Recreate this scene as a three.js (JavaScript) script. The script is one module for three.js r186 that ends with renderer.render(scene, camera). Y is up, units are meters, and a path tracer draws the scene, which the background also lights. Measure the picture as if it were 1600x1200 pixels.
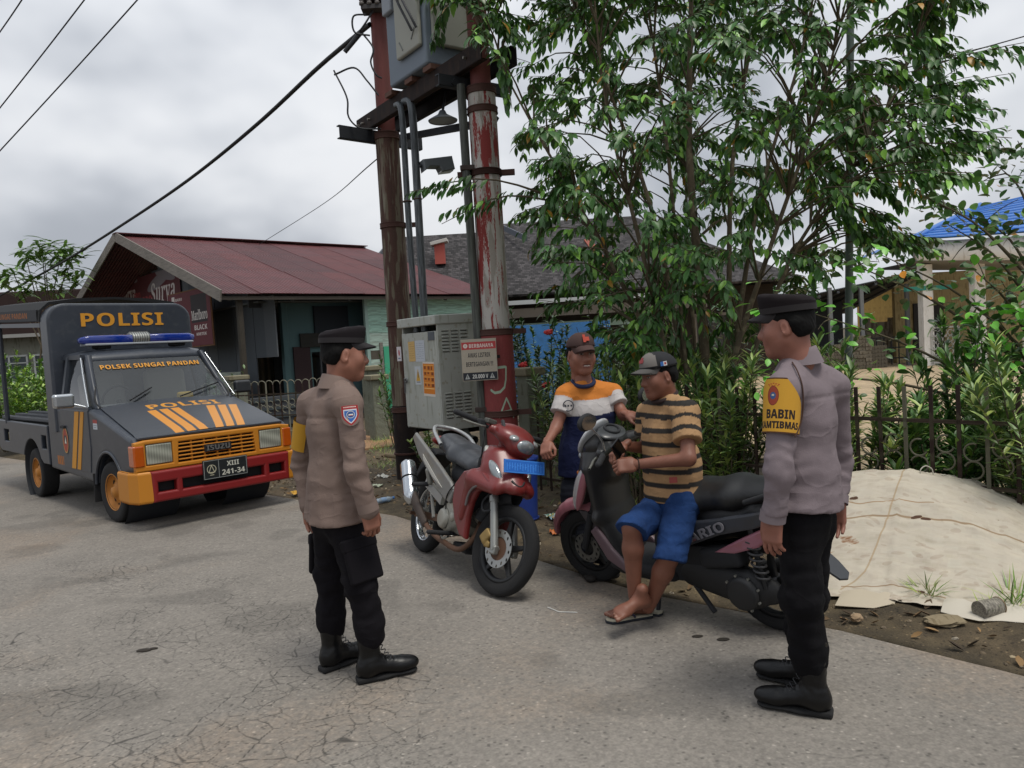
import * as THREE from 'three';
import { RoundedBoxGeometry } from 'three/addons/geometries/RoundedBoxGeometry.js';
import { TextGeometry } from 'three/addons/geometries/TextGeometry.js';
import { FontLoader } from 'three/addons/loaders/FontLoader.js';
import { mergeGeometries } from 'three/addons/utils/BufferGeometryUtils.js';
import { ImprovedNoise } from 'three/addons/math/ImprovedNoise.js';

// ---------------------------------------------------------------- camera, sky, sun, exposure
const scene = new THREE.Scene();
const CAM_H = 1.54, FPX = 1200;                       // eye height; focal length for a 1600 x 1200 frame
const camera = new THREE.PerspectiveCamera(2 * Math.atan(600 / FPX) * 180 / Math.PI, 4 / 3, 0.05, 900);
camera.position.set(0, CAM_H, 0);
camera.rotation.order = 'YXZ';
camera.rotation.set(-2.86 * Math.PI / 180, 0, -3.4 * Math.PI / 180);
camera.updateMatrixWorld(true);
const renderer = new THREE.WebGLRenderer({ antialias: true });
renderer.setSize(1024, 768);
renderer.toneMapping = THREE.LinearToneMapping;
renderer.toneMappingExposure = 0.97;
renderer.shadowMap.enabled = true;

// tileable value noise
function hash(x, y, s) { let h = Math.imul(x, 374761393) + Math.imul(y, 668265263) + Math.imul(s, 974634777); h = Math.imul(h ^ (h >>> 13), 1274126177); return ((h ^ (h >>> 16)) >>> 0) / 4294967296; }
function vnoise(x, y, p, s) {
  const xi = Math.floor(x), yi = Math.floor(y), fx = x - xi, fy = y - yi, m = (v) => ((v % p) + p) % p;
  const sx = fx * fx * (3 - 2 * fx), sy = fy * fy * (3 - 2 * fy), x0 = m(xi), x1 = m(xi + 1), y0 = m(yi), y1 = m(yi + 1);
  const a = hash(x0, y0, s), b = hash(x1, y0, s), c = hash(x0, y1, s), d = hash(x1, y1, s);
  return a + (b - a) * sx + (c - a) * sy + (a - b - c + d) * sx * sy;
}
function fbm(u, v, p, oct, s = 1) { let r = 0, a = 0.5, t = 0; for (let i = 0; i < oct; i++) { r += a * vnoise(u * p, v * p, p, s + i * 17); t += a; a *= 0.5; p *= 2; } return r / t; }
const clamp = (x, a = 0, b = 1) => Math.min(b, Math.max(a, x)), mix = (a, b, t) => a + (b - a) * t, sstep = (a, b, x) => { const t = clamp((x - a) / (b - a)); return t * t * (3 - 2 * t); };
let seedState = 7;
const rnd = () => { seedState = (seedState + 0x6d2b79f5) | 0; let t = Math.imul(seedState ^ (seedState >>> 15), 1 | seedState); t = (t + Math.imul(t ^ (t >>> 7), 61 | t)) ^ t; return ((t ^ (t >>> 14)) >>> 0) / 4294967296; };
const rr = (a, b) => a + (b - a) * rnd();
const noise3 = new ImprovedNoise(), nz = (x, y, z) => noise3.noise(x, y, z);

// overcast sky: layered grey cloud, thinner and paler in patches, slightly brighter towards the zenith
{
  const w = 1024, h = 512, data = new Float32Array(w * h * 4);
  for (let j = 0; j < h; j++) {
    const el = (j + 0.5) / h * Math.PI - Math.PI / 2, y = Math.sin(el);
    for (let i = 0; i < w; i++) {
      const az = (i + 0.5) / w * Math.PI * 2, cx = Math.cos(el) * Math.cos(az), cz = Math.cos(el) * Math.sin(az);
      const k = 1.6 / (Math.abs(y) + 0.35);
      let n = 0, a = 0.5, f = 1; for (let o = 0; o < 6; o++) { n += a * nz(cx * k * f + 3.1, y * 2.2 * f + 7.7, cz * k * f + o * 5.3); a *= 0.52; f *= 2.05; }
      const c = sstep(-0.30, 0.36, n);
      const base = 0.59 + 0.42 * clamp(y);
      const g = base * mix(0.72, 1.30, c);
      const o = (j * w + i) * 4, cool = mix(1.0, 0.35, c);
      if (y < -0.02) { data[o] = 0.22; data[o + 1] = 0.2; data[o + 2] = 0.17; } else { data[o] = g * (1 - 0.08 * cool); data[o + 1] = g * (1 - 0.015 * cool); data[o + 2] = g * (1 + 0.095 * cool); }
      data[o + 3] = 1;
    }
  }
  const t = new THREE.DataTexture(data, w, h, THREE.RGBAFormat, THREE.FloatType);
  t.mapping = THREE.EquirectangularReflectionMapping; t.magFilter = THREE.LinearFilter; t.minFilter = THREE.LinearFilter; t.wrapS = THREE.RepeatWrapping; t.needsUpdate = true;
  scene.background = t; scene.environment = t;
}
const sun = new THREE.DirectionalLight(new THREE.Color(1.0, 0.955, 0.87), 2.2);
sun.position.set(3.0, 14, -1.0); sun.target.position.set(-0.3, 0, -5);
sun.castShadow = true; sun.shadow.radius = 36; sun.shadow.mapSize.set(2048, 2048);
Object.assign(sun.shadow.camera, { left: -22, right: 22, top: 22, bottom: -22, near: 0.5, far: 60 });
scene.add(sun, sun.target);

// ---------------------------------------------------------------- helpers
const V = (x, y, z) => new THREE.Vector3(x, y, z);
function ray(u, v) { return V((u - 800) / FPX, -(v - 600) / FPX, -1).applyEuler(camera.rotation); }
function W(u, v, d) { const r = ray(u, v); return r.multiplyScalar(d / -r.z).add(V(0, CAM_H, 0)); }       // pixel + depth along -z
function G(u, v, y = 0) { const r = ray(u, v); return r.multiplyScalar((y - CAM_H) / r.y).add(V(0, CAM_H, 0)); }   // pixel on a level plane
const lin = (hex) => new THREE.Color(hex);
const usedNames = {};
function numbered(n) { usedNames[n] = (usedNames[n] ?? -1) + 1; return usedNames[n] ? n + '_' + String(usedNames[n]).padStart(3, '0') : n; }
function shadows(o) { o.castShadow = true; o.receiveShadow = true; return o; }
function part(name, geo, m, parent) { const o = shadows(new THREE.Mesh(geo, m)); o.name = name; parent.add(o); return o; }
function thing(name, label, category, pos, turn = 0, group) {
  const o = new THREE.Group(); o.name = numbered(name); scene.add(o);
  if (pos) o.position.copy(pos); o.rotation.y = turn; o.userData = { label, category }; if (group) o.userData.group = group; return o;
}
function single(name, geo, m, label, category, group) { const o = part(numbered(name), geo, m, scene); o.userData = { label, category }; if (group) o.userData.group = group; return o; }
function structure(name, geo, m) { const o = part(numbered(name), geo, m, scene); o.userData = { kind: 'structure' }; return o; }
function copyOf(t, label) { const c = t.clone(); c.name = numbered(t.name.replace(/_\d{3}$/, '')); c.userData = { ...t.userData }; if (label) c.userData.label = label; scene.add(c); return c; }
const mats = {};
function mat(color, roughness = 0.7, o = {}) {
  const key = JSON.stringify([color, roughness, Object.keys(o).map((k) => [k, o[k]?.uuid ?? o[k]])]);
  if (!mats[key]) mats[key] = new THREE[(o.transmission || o.clearcoat || o.sheen || o.specularIntensity !== undefined) ? 'MeshPhysicalMaterial' : 'MeshStandardMaterial']({ color: Array.isArray(color) ? new THREE.Color().setRGB(...color) : new THREE.Color(color), roughness, ...o });
  return mats[key];
}
function dataTex(n, fn, srgb = true, rep = 1) {
  const d = new Uint8Array(n * n * 4);
  for (let j = 0; j < n; j++) for (let i = 0; i < n; i++) { const c = fn(i / n, j / n), o = (j * n + i) * 4; if (typeof c === 'number') { d[o] = d[o + 1] = d[o + 2] = clamp(c) * 255; } else for (let k = 0; k < 3; k++) d[o + k] = clamp(c[k], 0, 255); d[o + 3] = 255; }
  const t = new THREE.DataTexture(d, n, n); t.wrapS = t.wrapT = THREE.RepeatWrapping; t.magFilter = THREE.LinearFilter; t.minFilter = THREE.LinearMipmapLinearFilter; t.generateMipmaps = true; if (srgb) t.colorSpace = THREE.SRGBColorSpace; t.repeat.set(rep, rep); t.needsUpdate = true; return t;
}
function canvasTex(w, h, draw) { const c = document.createElement('canvas'); c.width = w; c.height = h; const g = c.getContext('2d'); draw(g, w, h); const t = new THREE.CanvasTexture(c); t.colorSpace = THREE.SRGBColorSpace; t.anisotropy = 4; return t; }
// geometries
const bx = (w, h, d, r = 0) => r ? new RoundedBoxGeometry(w, h, d, 2, Math.min(r, w / 2.01, h / 2.01, d / 2.01)) : new THREE.BoxGeometry(w, h, d);
const E0 = new THREE.Euler();
function at(g, x, y, z, rx = 0, ry = 0, rz = 0, order = 'XYZ') { const m = new THREE.Matrix4().makeRotationFromEuler(new THREE.Euler(rx, ry, rz, order)); m.setPosition(x, y, z); g.applyMatrix4(m); return g; }
const boxAt = (w, h, d, x, y, z, r = 0, rx = 0, ry = 0, rz = 0) => at(bx(w, h, d, r), x, y, z, rx, ry, rz);
function rod(a, b, r1, r2 = r1, seg = 12, caps = true) {
  const d = b.clone().sub(a), g = new THREE.CylinderGeometry(r2, r1, d.length(), seg, 1, !caps);
  g.applyQuaternion(new THREE.Quaternion().setFromUnitVectors(V(0, 1, 0), d.normalize())); const m = a.clone().add(b).multiplyScalar(0.5); g.translate(m.x, m.y, m.z); return g;
}
function bar(a, b, w, h) { const d = b.clone().sub(a), L = d.length(); d.normalize(); const up = Math.abs(d.y) > 0.95 ? V(1, 0, 0) : V(0, 1, 0), s = d.clone().cross(up).normalize(), u = s.clone().cross(d); const g = bx(L, h, w); g.applyMatrix4(new THREE.Matrix4().makeBasis(d, u, s.clone().negate().negate())); const m = a.clone().add(b).multiplyScalar(0.5); g.translate(m.x, m.y, m.z); return g; }
const tube = (pts, r, seg = 40, rad = 8, closed = false) => new THREE.TubeGeometry(new THREE.CatmullRomCurve3(pts.map((p) => Array.isArray(p) ? V(...p) : p), closed), seg, r, rad, closed);
function capped(pts, r, seg = 24, rad = 8) { const q = pts.map((p) => Array.isArray(p) ? V(...p) : p), g = tube(q, r, seg, rad); return merge([g, new THREE.SphereGeometry(r, rad, 6).translate(...q[0].toArray()), new THREE.SphereGeometry(r, rad, 6).translate(...q[q.length - 1].toArray())]); }
function shapeOf(pts, holes = []) { const s = new THREE.Shape(pts.map(([x, y]) => new THREE.Vector2(x, y))); for (const h of holes) s.holes.push(new THREE.Path(h.map(([x, y]) => new THREE.Vector2(x, y)))); return s; }
function ext(pts, depth, bevel = 0, holes = [], seg = 2) { const g = new THREE.ExtrudeGeometry(shapeOf(pts, holes), { depth: depth - 2 * bevel, bevelEnabled: bevel > 0, bevelThickness: bevel, bevelSize: bevel, bevelOffset: -bevel, bevelSegments: seg, curveSegments: 16 }); g.translate(0, 0, -(depth - 2 * bevel) / 2); return g; }
const lathe = (pts, seg = 32) => new THREE.LatheGeometry(pts.map(([x, y]) => new THREE.Vector2(x, y)), seg);
function merge(list) {
  const out = list.map((g) => { const q = g.index ? g.toNonIndexed() : g.clone(); for (const k of Object.keys(q.attributes)) if (!['position', 'normal', 'uv', 'color'].includes(k)) q.deleteAttribute(k); if (!q.attributes.uv) q.setAttribute('uv', new THREE.BufferAttribute(new Float32Array(q.attributes.position.count * 2), 2)); q.clearGroups(); return q; });
  const anyC = out.some((g) => g.attributes.color); if (anyC) for (const g of out) if (!g.attributes.color) g.setAttribute('color', new THREE.BufferAttribute(new Float32Array(g.attributes.position.count * 3).fill(1), 3));
  return mergeGeometries(out);
}
function muv(g, s = 1) { // uv in metres, box projected
  if (g.index) g = g.toNonIndexed(); const p = g.attributes.position, n = g.attributes.normal, uv = new Float32Array(p.count * 2);
  for (let i = 0; i < p.count; i += 3) {
    let ax = 0, ay = 0, az = 0; for (let k = 0; k < 3; k++) { ax += Math.abs(n.getX(i + k)); ay += Math.abs(n.getY(i + k)); az += Math.abs(n.getZ(i + k)); }
    for (let k = 0; k < 3; k++) { const j = i + k, x = p.getX(j), y = p.getY(j), z = p.getZ(j); const [a, b] = ay >= ax && ay >= az ? [x, z] : ax >= az ? [z, y] : [x, y]; uv[2 * j] = a * s; uv[2 * j + 1] = b * s; }
  }
  g.setAttribute('uv', new THREE.BufferAttribute(uv, 2)); return g;
}
// surface through rings of points (each the same count)
function loft(rings, closed = true, caps = true) {
  const n = rings[0].length, pos = [], idx = [], uv = [];
  rings.forEach((r, j) => r.forEach((p, i) => { pos.push(p.x, p.y, p.z); uv.push(i / (n - (closed ? 0 : 1)), j / (rings.length - 1)); }));
  for (let j = 0; j + 1 < rings.length; j++) for (let i = 0; i < (closed ? n : n - 1); i++) { const a = j * n + i, b = j * n + (i + 1) % n, c = a + n, d = b + n; idx.push(a, b, d, a, d, c); }
  if (caps) for (const [j, flip] of [[0, true], [rings.length - 1, false]]) { const c = rings[j].reduce((s, p) => s.add(p), V(0, 0, 0)).multiplyScalar(1 / n), k = pos.length / 3; pos.push(c.x, c.y, c.z); uv.push(0.5, 0.5); for (let i = 0; i < n; i++) { const a = j * n + i, b = j * n + (i + 1) % n; flip ? idx.push(b, a, k) : idx.push(a, b, k); } }
  const g = new THREE.BufferGeometry(); g.setAttribute('position', new THREE.Float32BufferAttribute(pos, 3)); g.setAttribute('uv', new THREE.Float32BufferAttribute(uv, 2)); g.setIndex(idx); g.computeVertexNormals(); return g;
}
const ring = (y, rx, rz, n = 28, zo = 0, xo = 0) => Array.from({ length: n }, (_, i) => { const a = -i / n * Math.PI * 2; return V(xo + Math.cos(a) * rx, y, zo + Math.sin(a) * rz); });
const font = await new FontLoader().loadAsync('fonts/droid/droid_sans_bold.typeface.json');
function text(s, size, depth = 0.003, stretch = 1) { const g = new TextGeometry(s, { font, size, depth, curveSegments: 4 }); g.computeBoundingBox(); const b = g.boundingBox; g.translate(-(b.min.x + b.max.x) / 2, -(b.min.y + b.max.y) / 2, 0); g.scale(stretch, 1, 1); return g; }
const P3 = (w, h) => new THREE.PlaneGeometry(w, h);

// ---- signed distance bodies, meshed by surface nets
// prims: {a,b,ra,rb,k,flat:[axis,f],neg} round cone | {c,r:V,q,k,neg} ellipsoid | {c,h:V,q,e,k,neg} rounded box
const T1 = V(0, 0, 0), T2 = V(0, 0, 0), T3 = V(0, 0, 0);
function primDist(p, s) {
  if (s.r) { T1.copy(p).sub(s.c); if (s.qi) T1.applyQuaternion(s.qi); const r = s.r, k0 = Math.hypot(T1.x / r.x, T1.y / r.y, T1.z / r.z), k1 = Math.hypot(T1.x / (r.x * r.x), T1.y / (r.y * r.y), T1.z / (r.z * r.z)); return k1 < 1e-9 ? -Math.min(r.x, r.y, r.z) : k0 * (k0 - 1) / k1; }
  if (s.h) { T1.copy(p).sub(s.c); if (s.qi) T1.applyQuaternion(s.qi); const e = s.e ?? 0.01, x = Math.abs(T1.x) - s.h.x + e, y = Math.abs(T1.y) - s.h.y + e, z = Math.abs(T1.z) - s.h.z + e; return Math.hypot(Math.max(x, 0), Math.max(y, 0), Math.max(z, 0)) + Math.min(Math.max(x, y, z), 0) - e; }
  T1.copy(p).sub(s.a); const t = clamp(T1.dot(s.ab) / s.l2); T1.addScaledVector(s.ab, -t); let m = 1;
  if (s.flat) { const d = T1.dot(s.flat[0]); T1.addScaledVector(s.flat[0], d * (1 / s.flat[1] - 1)); m = 0.5 + 0.5 * Math.min(1, s.flat[1]); }
  return (T1.length() - mix(s.ra, s.rb, t)) * m;
}
function sdf(prims, cell, o = {}) {
  const lo = V(1e9, 1e9, 1e9), hi = V(-1e9, -1e9, -1e9);
  for (const s of prims) {
    s.k ??= 0.02; if (s.q) s.qi = s.q.clone().invert();
    if (s.a) { s.rb ??= s.ra; s.ab = s.b.clone().sub(s.a); s.l2 = Math.max(s.ab.lengthSq(), 1e-9); const R = Math.max(s.ra, s.rb) * Math.max(1, s.flat?.[1] ?? 1); s.lo = s.a.clone().min(s.b).subScalar(R); s.hi = s.a.clone().max(s.b).addScalar(R); }
    else { const R = s.q ? (s.r ?? s.h).length() : 0, e = s.q ? V(R, R, R) : (s.r ?? s.h); s.lo = s.c.clone().sub(e); s.hi = s.c.clone().add(e); }
    if (!s.neg) { lo.min(s.lo); hi.max(s.hi); }
  }
  const pad = 3 * cell + (o.pad ?? 0.012); lo.subScalar(pad); hi.addScalar(pad);
  const nx = Math.ceil((hi.x - lo.x) / cell) + 1, ny = Math.ceil((hi.y - lo.y) / cell) + 1, nzz = Math.ceil((hi.z - lo.z) / cell) + 1, F = new Float32Array(nx * ny * nzz).fill(1), p = V(0, 0, 0);
  for (const s of prims) {
    const m = s.k + 3 * cell + (o.pad ?? 0.012), i0 = Math.max(0, Math.floor((s.lo.x - m - lo.x) / cell)), i1 = Math.min(nx - 1, Math.ceil((s.hi.x + m - lo.x) / cell)), j0 = Math.max(0, Math.floor((s.lo.y - m - lo.y) / cell)), j1 = Math.min(ny - 1, Math.ceil((s.hi.y + m - lo.y) / cell)), k0 = Math.max(0, Math.floor((s.lo.z - m - lo.z) / cell)), k1 = Math.min(nzz - 1, Math.ceil((s.hi.z + m - lo.z) / cell));
    for (let k = k0; k <= k1; k++) for (let j = j0; j <= j1; j++) for (let i = i0; i <= i1; i++) {
      const q = (k * ny + j) * nx + i; p.set(lo.x + i * cell, lo.y + j * cell, lo.z + k * cell); const d = primDist(p, s), f = F[q];
      if (s.neg) { const h = clamp(0.5 - 0.5 * (f + d) / s.k); F[q] = mix(f, -d, h) + s.k * h * (1 - h); }
      else { const h = clamp(0.5 + 0.5 * (f - d) / s.k); F[q] = mix(f, d, h) - s.k * h * (1 - h); }
    }
  }
  if (o.field) for (let k = 0, q = 0; k < nzz; k++) for (let j = 0; j < ny; j++) for (let i = 0; i < nx; i++, q++) if (Math.abs(F[q]) < 0.13) { p.set(lo.x + i * cell, lo.y + j * cell, lo.z + k * cell); F[q] = o.field(p, F[q]); }
  const id = new Int32Array(nx * ny * nzz).fill(-1), pos = [], idx = [], st = [1, nx, nx * ny];
  for (let k = 0; k < nzz - 1; k++) for (let j = 0; j < ny - 1; j++) for (let i = 0; i < nx - 1; i++) {
    const q = (k * ny + j) * nx + i; let mask = 0; for (let c = 0; c < 8; c++) if (F[q + (c & 1) + ((c >> 1) & 1) * nx + (c >> 2) * st[2]] < 0) mask |= 1 << c;
    if (mask === 0 || mask === 255) continue;
    let x = 0, y = 0, z = 0, n = 0;
    for (let c = 0; c < 8; c++) for (let e = 0; e < 3; e++) if (!(c & (1 << e))) { const d = c | (1 << e); if (((mask >> c) & 1) !== ((mask >> d) & 1)) { const fa = F[q + (c & 1) + ((c >> 1) & 1) * nx + (c >> 2) * st[2]], fb = F[q + (d & 1) + ((d >> 1) & 1) * nx + (d >> 2) * st[2]], t = fa / (fa - fb); x += (c & 1) + (e === 0 ? t : 0); y += ((c >> 1) & 1) + (e === 1 ? t : 0); z += (c >> 2) + (e === 2 ? t : 0); n++; } }
    id[q] = pos.length / 3; pos.push(lo.x + (i + x / n) * cell, lo.y + (j + y / n) * cell, lo.z + (k + z / n) * cell);
  }
  for (let k = 1; k < nzz - 1; k++) for (let j = 1; j < ny - 1; j++) for (let i = 1; i < nx - 1; i++) {
    const q = (k * ny + j) * nx + i, f = F[q] < 0;
    for (let e = 0; e < 3; e++) { if (f === F[q + st[e]] < 0) continue; const u = st[(e + 1) % 3], v = st[(e + 2) % 3], a = id[q], b = id[q - u], c = id[q - u - v], d = id[q - v]; if (a < 0 || b < 0 || c < 0 || d < 0) continue; f ? idx.push(a, b, c, a, c, d) : idx.push(a, c, b, a, d, c); }
  }
  const g = new THREE.BufferGeometry(); g.setAttribute('position', new THREE.Float32BufferAttribute(pos, 3)); g.setIndex(idx); g.computeVertexNormals();
  if (o.color) { const n = pos.length / 3, col = new Float32Array(n * 3), nr = g.attributes.normal; for (let i = 0; i < n; i++) { p.set(pos[3 * i], pos[3 * i + 1], pos[3 * i + 2]); const c = o.color(p, T3.set(nr.getX(i), nr.getY(i), nr.getZ(i))); col[3 * i] = c.r; col[3 * i + 1] = c.g; col[3 * i + 2] = c.b; } g.setAttribute('color', new THREE.BufferAttribute(col, 3)); }
  g.setAttribute('uv', new THREE.BufferAttribute(new Float32Array(pos.length / 3 * 2), 2));
  return g;
}
const VC = (rough, o = {}) => mat('#ffffff', rough, { vertexColors: true, ...o });
// ---------------------------------------------------------------- ground, road, verge
const EDGE = [[12, 8.2], [8, 3.6], [5, 0.1], [2.12, -3.22], [1.61, -3.82], [0.70, -4.60], [0.24, -5.26], [-1.165, -7.2], [-2.75, -8.65], [-6, -11.4], [-9.6, -14.4], [-16, -20], [-60, -62]];
const edgeCurve = []; for (let i = 0; i + 1 < EDGE.length; i++) { const [a, b] = [EDGE[i], EDGE[i + 1]], L = Math.hypot(b[0] - a[0], b[1] - a[1]), n = Math.max(1, Math.round(L / (L > 20 ? 2 : 0.07))); for (let k = 0; k < n; k++) { const t = k / n, x = mix(a[0], b[0], t), z = mix(a[1], b[1], t), j = 0.05 * nz(x * 1.3, 3, z * 1.3) + 0.03 * nz(x * 5, 9, z * 5) + 0.014 * nz(x * 17, 1, z * 17); edgeCurve.push([x + j, z + j]); } }
edgeCurve.push(EDGE[EDGE.length - 1]);
function edgeDist(x, z) { // > 0 on the verge side
  let best = 1e9, sgn = 1; for (let i = 0; i + 1 < EDGE.length; i++) { const [ax, az] = EDGE[i], [bx_, bz] = EDGE[i + 1], dx = bx_ - ax, dz = bz - az, t = clamp(((x - ax) * dx + (z - az) * dz) / (dx * dx + dz * dz)), px = ax + dx * t - x, pz = az + dz * t - z, d = Math.hypot(px, pz); if (d < best) { best = d; sgn = dx * (z - az) - dz * (x - ax) > 0 ? 1 : -1; } }
  return best * sgn;
}
const crackLines = [[[60, 820], [190, 905], [300, 940], [430, 1000], [520, 1040]], [[330, 920], [460, 985], [600, 1090]], [[210, 960], [380, 1040], [450, 1110], [560, 1190]], [[340, 1010], [470, 1090], [520, 1150]], [[0, 1010], [110, 1080], [230, 1190]]].map((l) => l.map(([u, v]) => { const p = G(u, v); return [p.x, p.z]; }));
function lineDist(l, x, z) { let b = 9; for (let i = 0; i + 1 < l.length; i++) { const [ax, az] = l[i], [cx, cz] = l[i + 1], dx = cx - ax, dz = cz - az, t = clamp(((x - ax) * dx + (z - az) * dz) / (dx * dx + dz * dz)); b = Math.min(b, Math.hypot(ax + dx * t - x, az + dz * t - z)); } return b; }
const ROADW = 12, RX = -7, RZ = -10.5;
function worley(x, y, s) { const xi = Math.floor(x), yi = Math.floor(y); let f1 = 9, f2 = 9; for (let j = -1; j < 2; j++) for (let i = -1; i < 2; i++) { const px = xi + i + hash(xi + i, yi + j, s) - x, py = yi + j + hash(xi + i, yi + j, s + 5) - y, d = px * px + py * py; if (d < f1) { f2 = f1; f1 = d; } else if (d < f2) f2 = d; } return Math.sqrt(f2) - Math.sqrt(f1); }
const LOW = 384, lowField = (fn) => { const f = new Float32Array((LOW + 1) * (LOW + 1)); for (let j = 0; j <= LOW; j++) for (let i = 0; i <= LOW; i++) f[j * (LOW + 1) + i] = fn(i / LOW, j / LOW, RX + i / LOW * ROADW, RZ + j / LOW * ROADW); return (u, v) => { const x = Math.min(u * LOW, LOW - 1e-4), y = Math.min(v * LOW, LOW - 1e-4), i = x | 0, j = y | 0, fx = x - i, fy = y - j, o = j * (LOW + 1) + i; return mix(mix(f[o], f[o + 1], fx), mix(f[o + LOW + 1], f[o + LOW + 2], fx), fy); }; };
const rCoarse = lowField((u, v) => (fbm(u, v, 5, 4, 3) - 0.5) * 26 + (fbm(u, v, 40, 3, 11) - 0.5) * 16);
const rDust = lowField((u, v, x, z) => fbm(u, v, 9, 5, 23) + 0.14 * Math.exp(-((x + 1.6) ** 2 + (z + 2.6) ** 2) / 2.4) + 0.22 * Math.exp(-Math.max(0, -edgeDist(x, z)) / 0.22) - 0.08);
const rLine = lowField((u, v, x, z) => { let d = 9; for (const l of crackLines) d = Math.min(d, lineDist(l, x, z)); return d; });
const rOil = lowField((u, v) => fbm(u, v, 22, 3, 101)), rWob1 = lowField((u, v) => fbm(u, v, 60, 2, 31) - 0.5), rWob2 = lowField((u, v) => fbm(u, v, 60, 2, 37) - 0.5), rBreak = lowField((u, v) => fbm(u, v, 50, 2, 71)), rFine = lowField((u, v) => fbm(u, v, 35, 2, 77)), rBig = lowField((u, v) => fbm(u, v, 12, 3, 97));
const roadH = new Float32Array(2048 * 2048);
const roadTex = dataTex(2048, (u, v) => {
  const x = RX + u * ROADW, z = RZ + v * ROADW, i = Math.round(u * 2048), j = Math.round(v * 2048);
  const g1 = hash(i, j, 1), g2 = hash(i >> 1, j >> 1, 2), g3 = vnoise(u * 700, v * 700, 700, 8);
  let L = 120 + rCoarse(u, v) * 0.8 + (g1 - 0.5) * 15 + (g2 - 0.5) * 13 + (g3 - 0.5) * 13;
  if (g2 > 0.985) L += 26 * g1; if (g2 < 0.015) L -= 22;
  // tan road dust lying in ragged patches, thickest along the crumbling edge
  const dust = sstep(0.40, 0.72, rDust(u, v) + (g3 - 0.5) * 0.10);
  let crack = 0; const wu = clamp(u + 0.005 * rWob1(u, v)), wv = clamp(v + 0.005 * rWob2(u, v)), wx = x + 0.12 * rWob1(u, v), wz = z + 0.12 * rWob2(u, v);
  if (z > -6.2 && x < 0.9) {
    const dl = rLine(wu, wv) - 0.004, zone = Math.exp(-dl * dl / 0.11) * 0.95 + 0.55 * Math.exp(-(((x + 1.45) / 0.75) ** 2 + ((z + 2.75) / 0.55) ** 2)), patch = sstep(0.30, 0.62, zone * (0.45 + rFine(u, v)));
    if (patch > 0.02) { const w1 = worley(wx * 9, wz * 9, 61), w2 = worley(wx * 20, wz * 20, 67); crack = Math.max((1 - sstep(0.008, 0.042, w1)) * patch * sstep(0.30, 0.52, rBreak(u, v)), (1 - sstep(0.012, 0.07, w2)) * 0.6 * patch * sstep(0.5, 0.7, rFine(u, v))); }
    crack = Math.max(crack, (1 - sstep(0.006, 0.03, worley(wx * 5, wz * 5, 59))) * sstep(0.13, 0.04, dl) * sstep(0.36, 0.5, rBreak(u, v)));
  }
  const big = sstep(0.55, 0.7, rBig(u, v)); if (big > 0.01 && crack < 0.02) crack = (1 - sstep(0.004, 0.012, worley(wx * 1.5, wz * 1.5, 91))) * 0.35 * big;
  L *= 1 - 0.42 * crack; roadH[j * 2048 + i] = clamp(0.55 + (g2 - 0.5) * 0.35 + (g3 - 0.5) * 0.3 - crack * 0.5);
  L *= 1 - sstep(0.63, 0.72, rOil(u, v)) * 0.10;
  return [L * mix(1.02, 1.08, dust), L * mix(0.975, 0.98, dust), L * mix(0.915, 0.875, dust)];
});
const roadBump = dataTex(2048, (u, v) => roadH[Math.round(v * 2048) * 2048 + Math.round(u * 2048)], false);
for (const t of [roadTex, roadBump]) { t.wrapS = t.wrapT = THREE.MirroredRepeatWrapping; }
{
  const left = [...edgeCurve].filter((_, i) => i % 12 === 0).map(([x, z]) => [x - 5.2, z + 5.2]).reverse();
  const s = shapeOf([...edgeCurve, ...left].map(([x, z]) => [x, -z])), g = new THREE.ExtrudeGeometry(s, { depth: 0.08, bevelEnabled: true, bevelThickness: 0.012, bevelSize: 0.012, bevelOffset: -0.012, bevelSegments: 1 });
  g.rotateX(-Math.PI / 2); g.translate(0, -0.092, 0);
  const p = g.attributes.position, uv = g.attributes.uv; for (let i = 0; i < p.count; i++) uv.setXY(i, (p.getX(i) - RX) / ROADW, (p.getZ(i) - RZ) / ROADW);
  structure('road', g, mat('#ffffff', 0.9, { map: roadTex, bumpMap: roadBump, bumpScale: 0.004 }));
}
const dirtTex = dataTex(1024, (u, v) => {
  const c = fbm(u, v, 4, 5, 201), d = fbm(u, v, 32, 4, 211), g = hash(Math.round(u * 1024), Math.round(v * 1024), 9), s = hash(Math.floor(u * 340), Math.floor(v * 340), 10);
  let L = 96 + (c - 0.5) * 60 + (d - 0.5) * 55 + (g - 0.5) * 30; if (s > 0.985) L += 45; if (s < 0.03) L -= 35; const r = fbm(u, v, 7, 3, 221);
  return [L * mix(1.08, 1.02, r), L * mix(0.96, 0.95, r), L * mix(0.82, 0.76, r)];
});
const dirtBump = dataTex(512, (u, v) => fbm(u, v, 24, 4, 231) * 0.7 + 0.3 * hash(Math.round(u * 512), Math.round(v * 512), 12), false);
const groundY = (x, z) => { const e = edgeDist(x, z); if (e < -0.02) return -0.16; const n = nz(x * 2.1, 0.5, z * 2.1) * 0.02 + nz(x * 6, 4, z * 6) * 0.012 + nz(x * 15, 8, z * 15) * 0.006; return -0.014 + n * sstep(0, 0.5, e) + 0.03 * sstep(0.1, 1.2, e) - 0.012 * Math.exp(-(((e - 0.16) / 0.1) ** 2)); };
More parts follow.
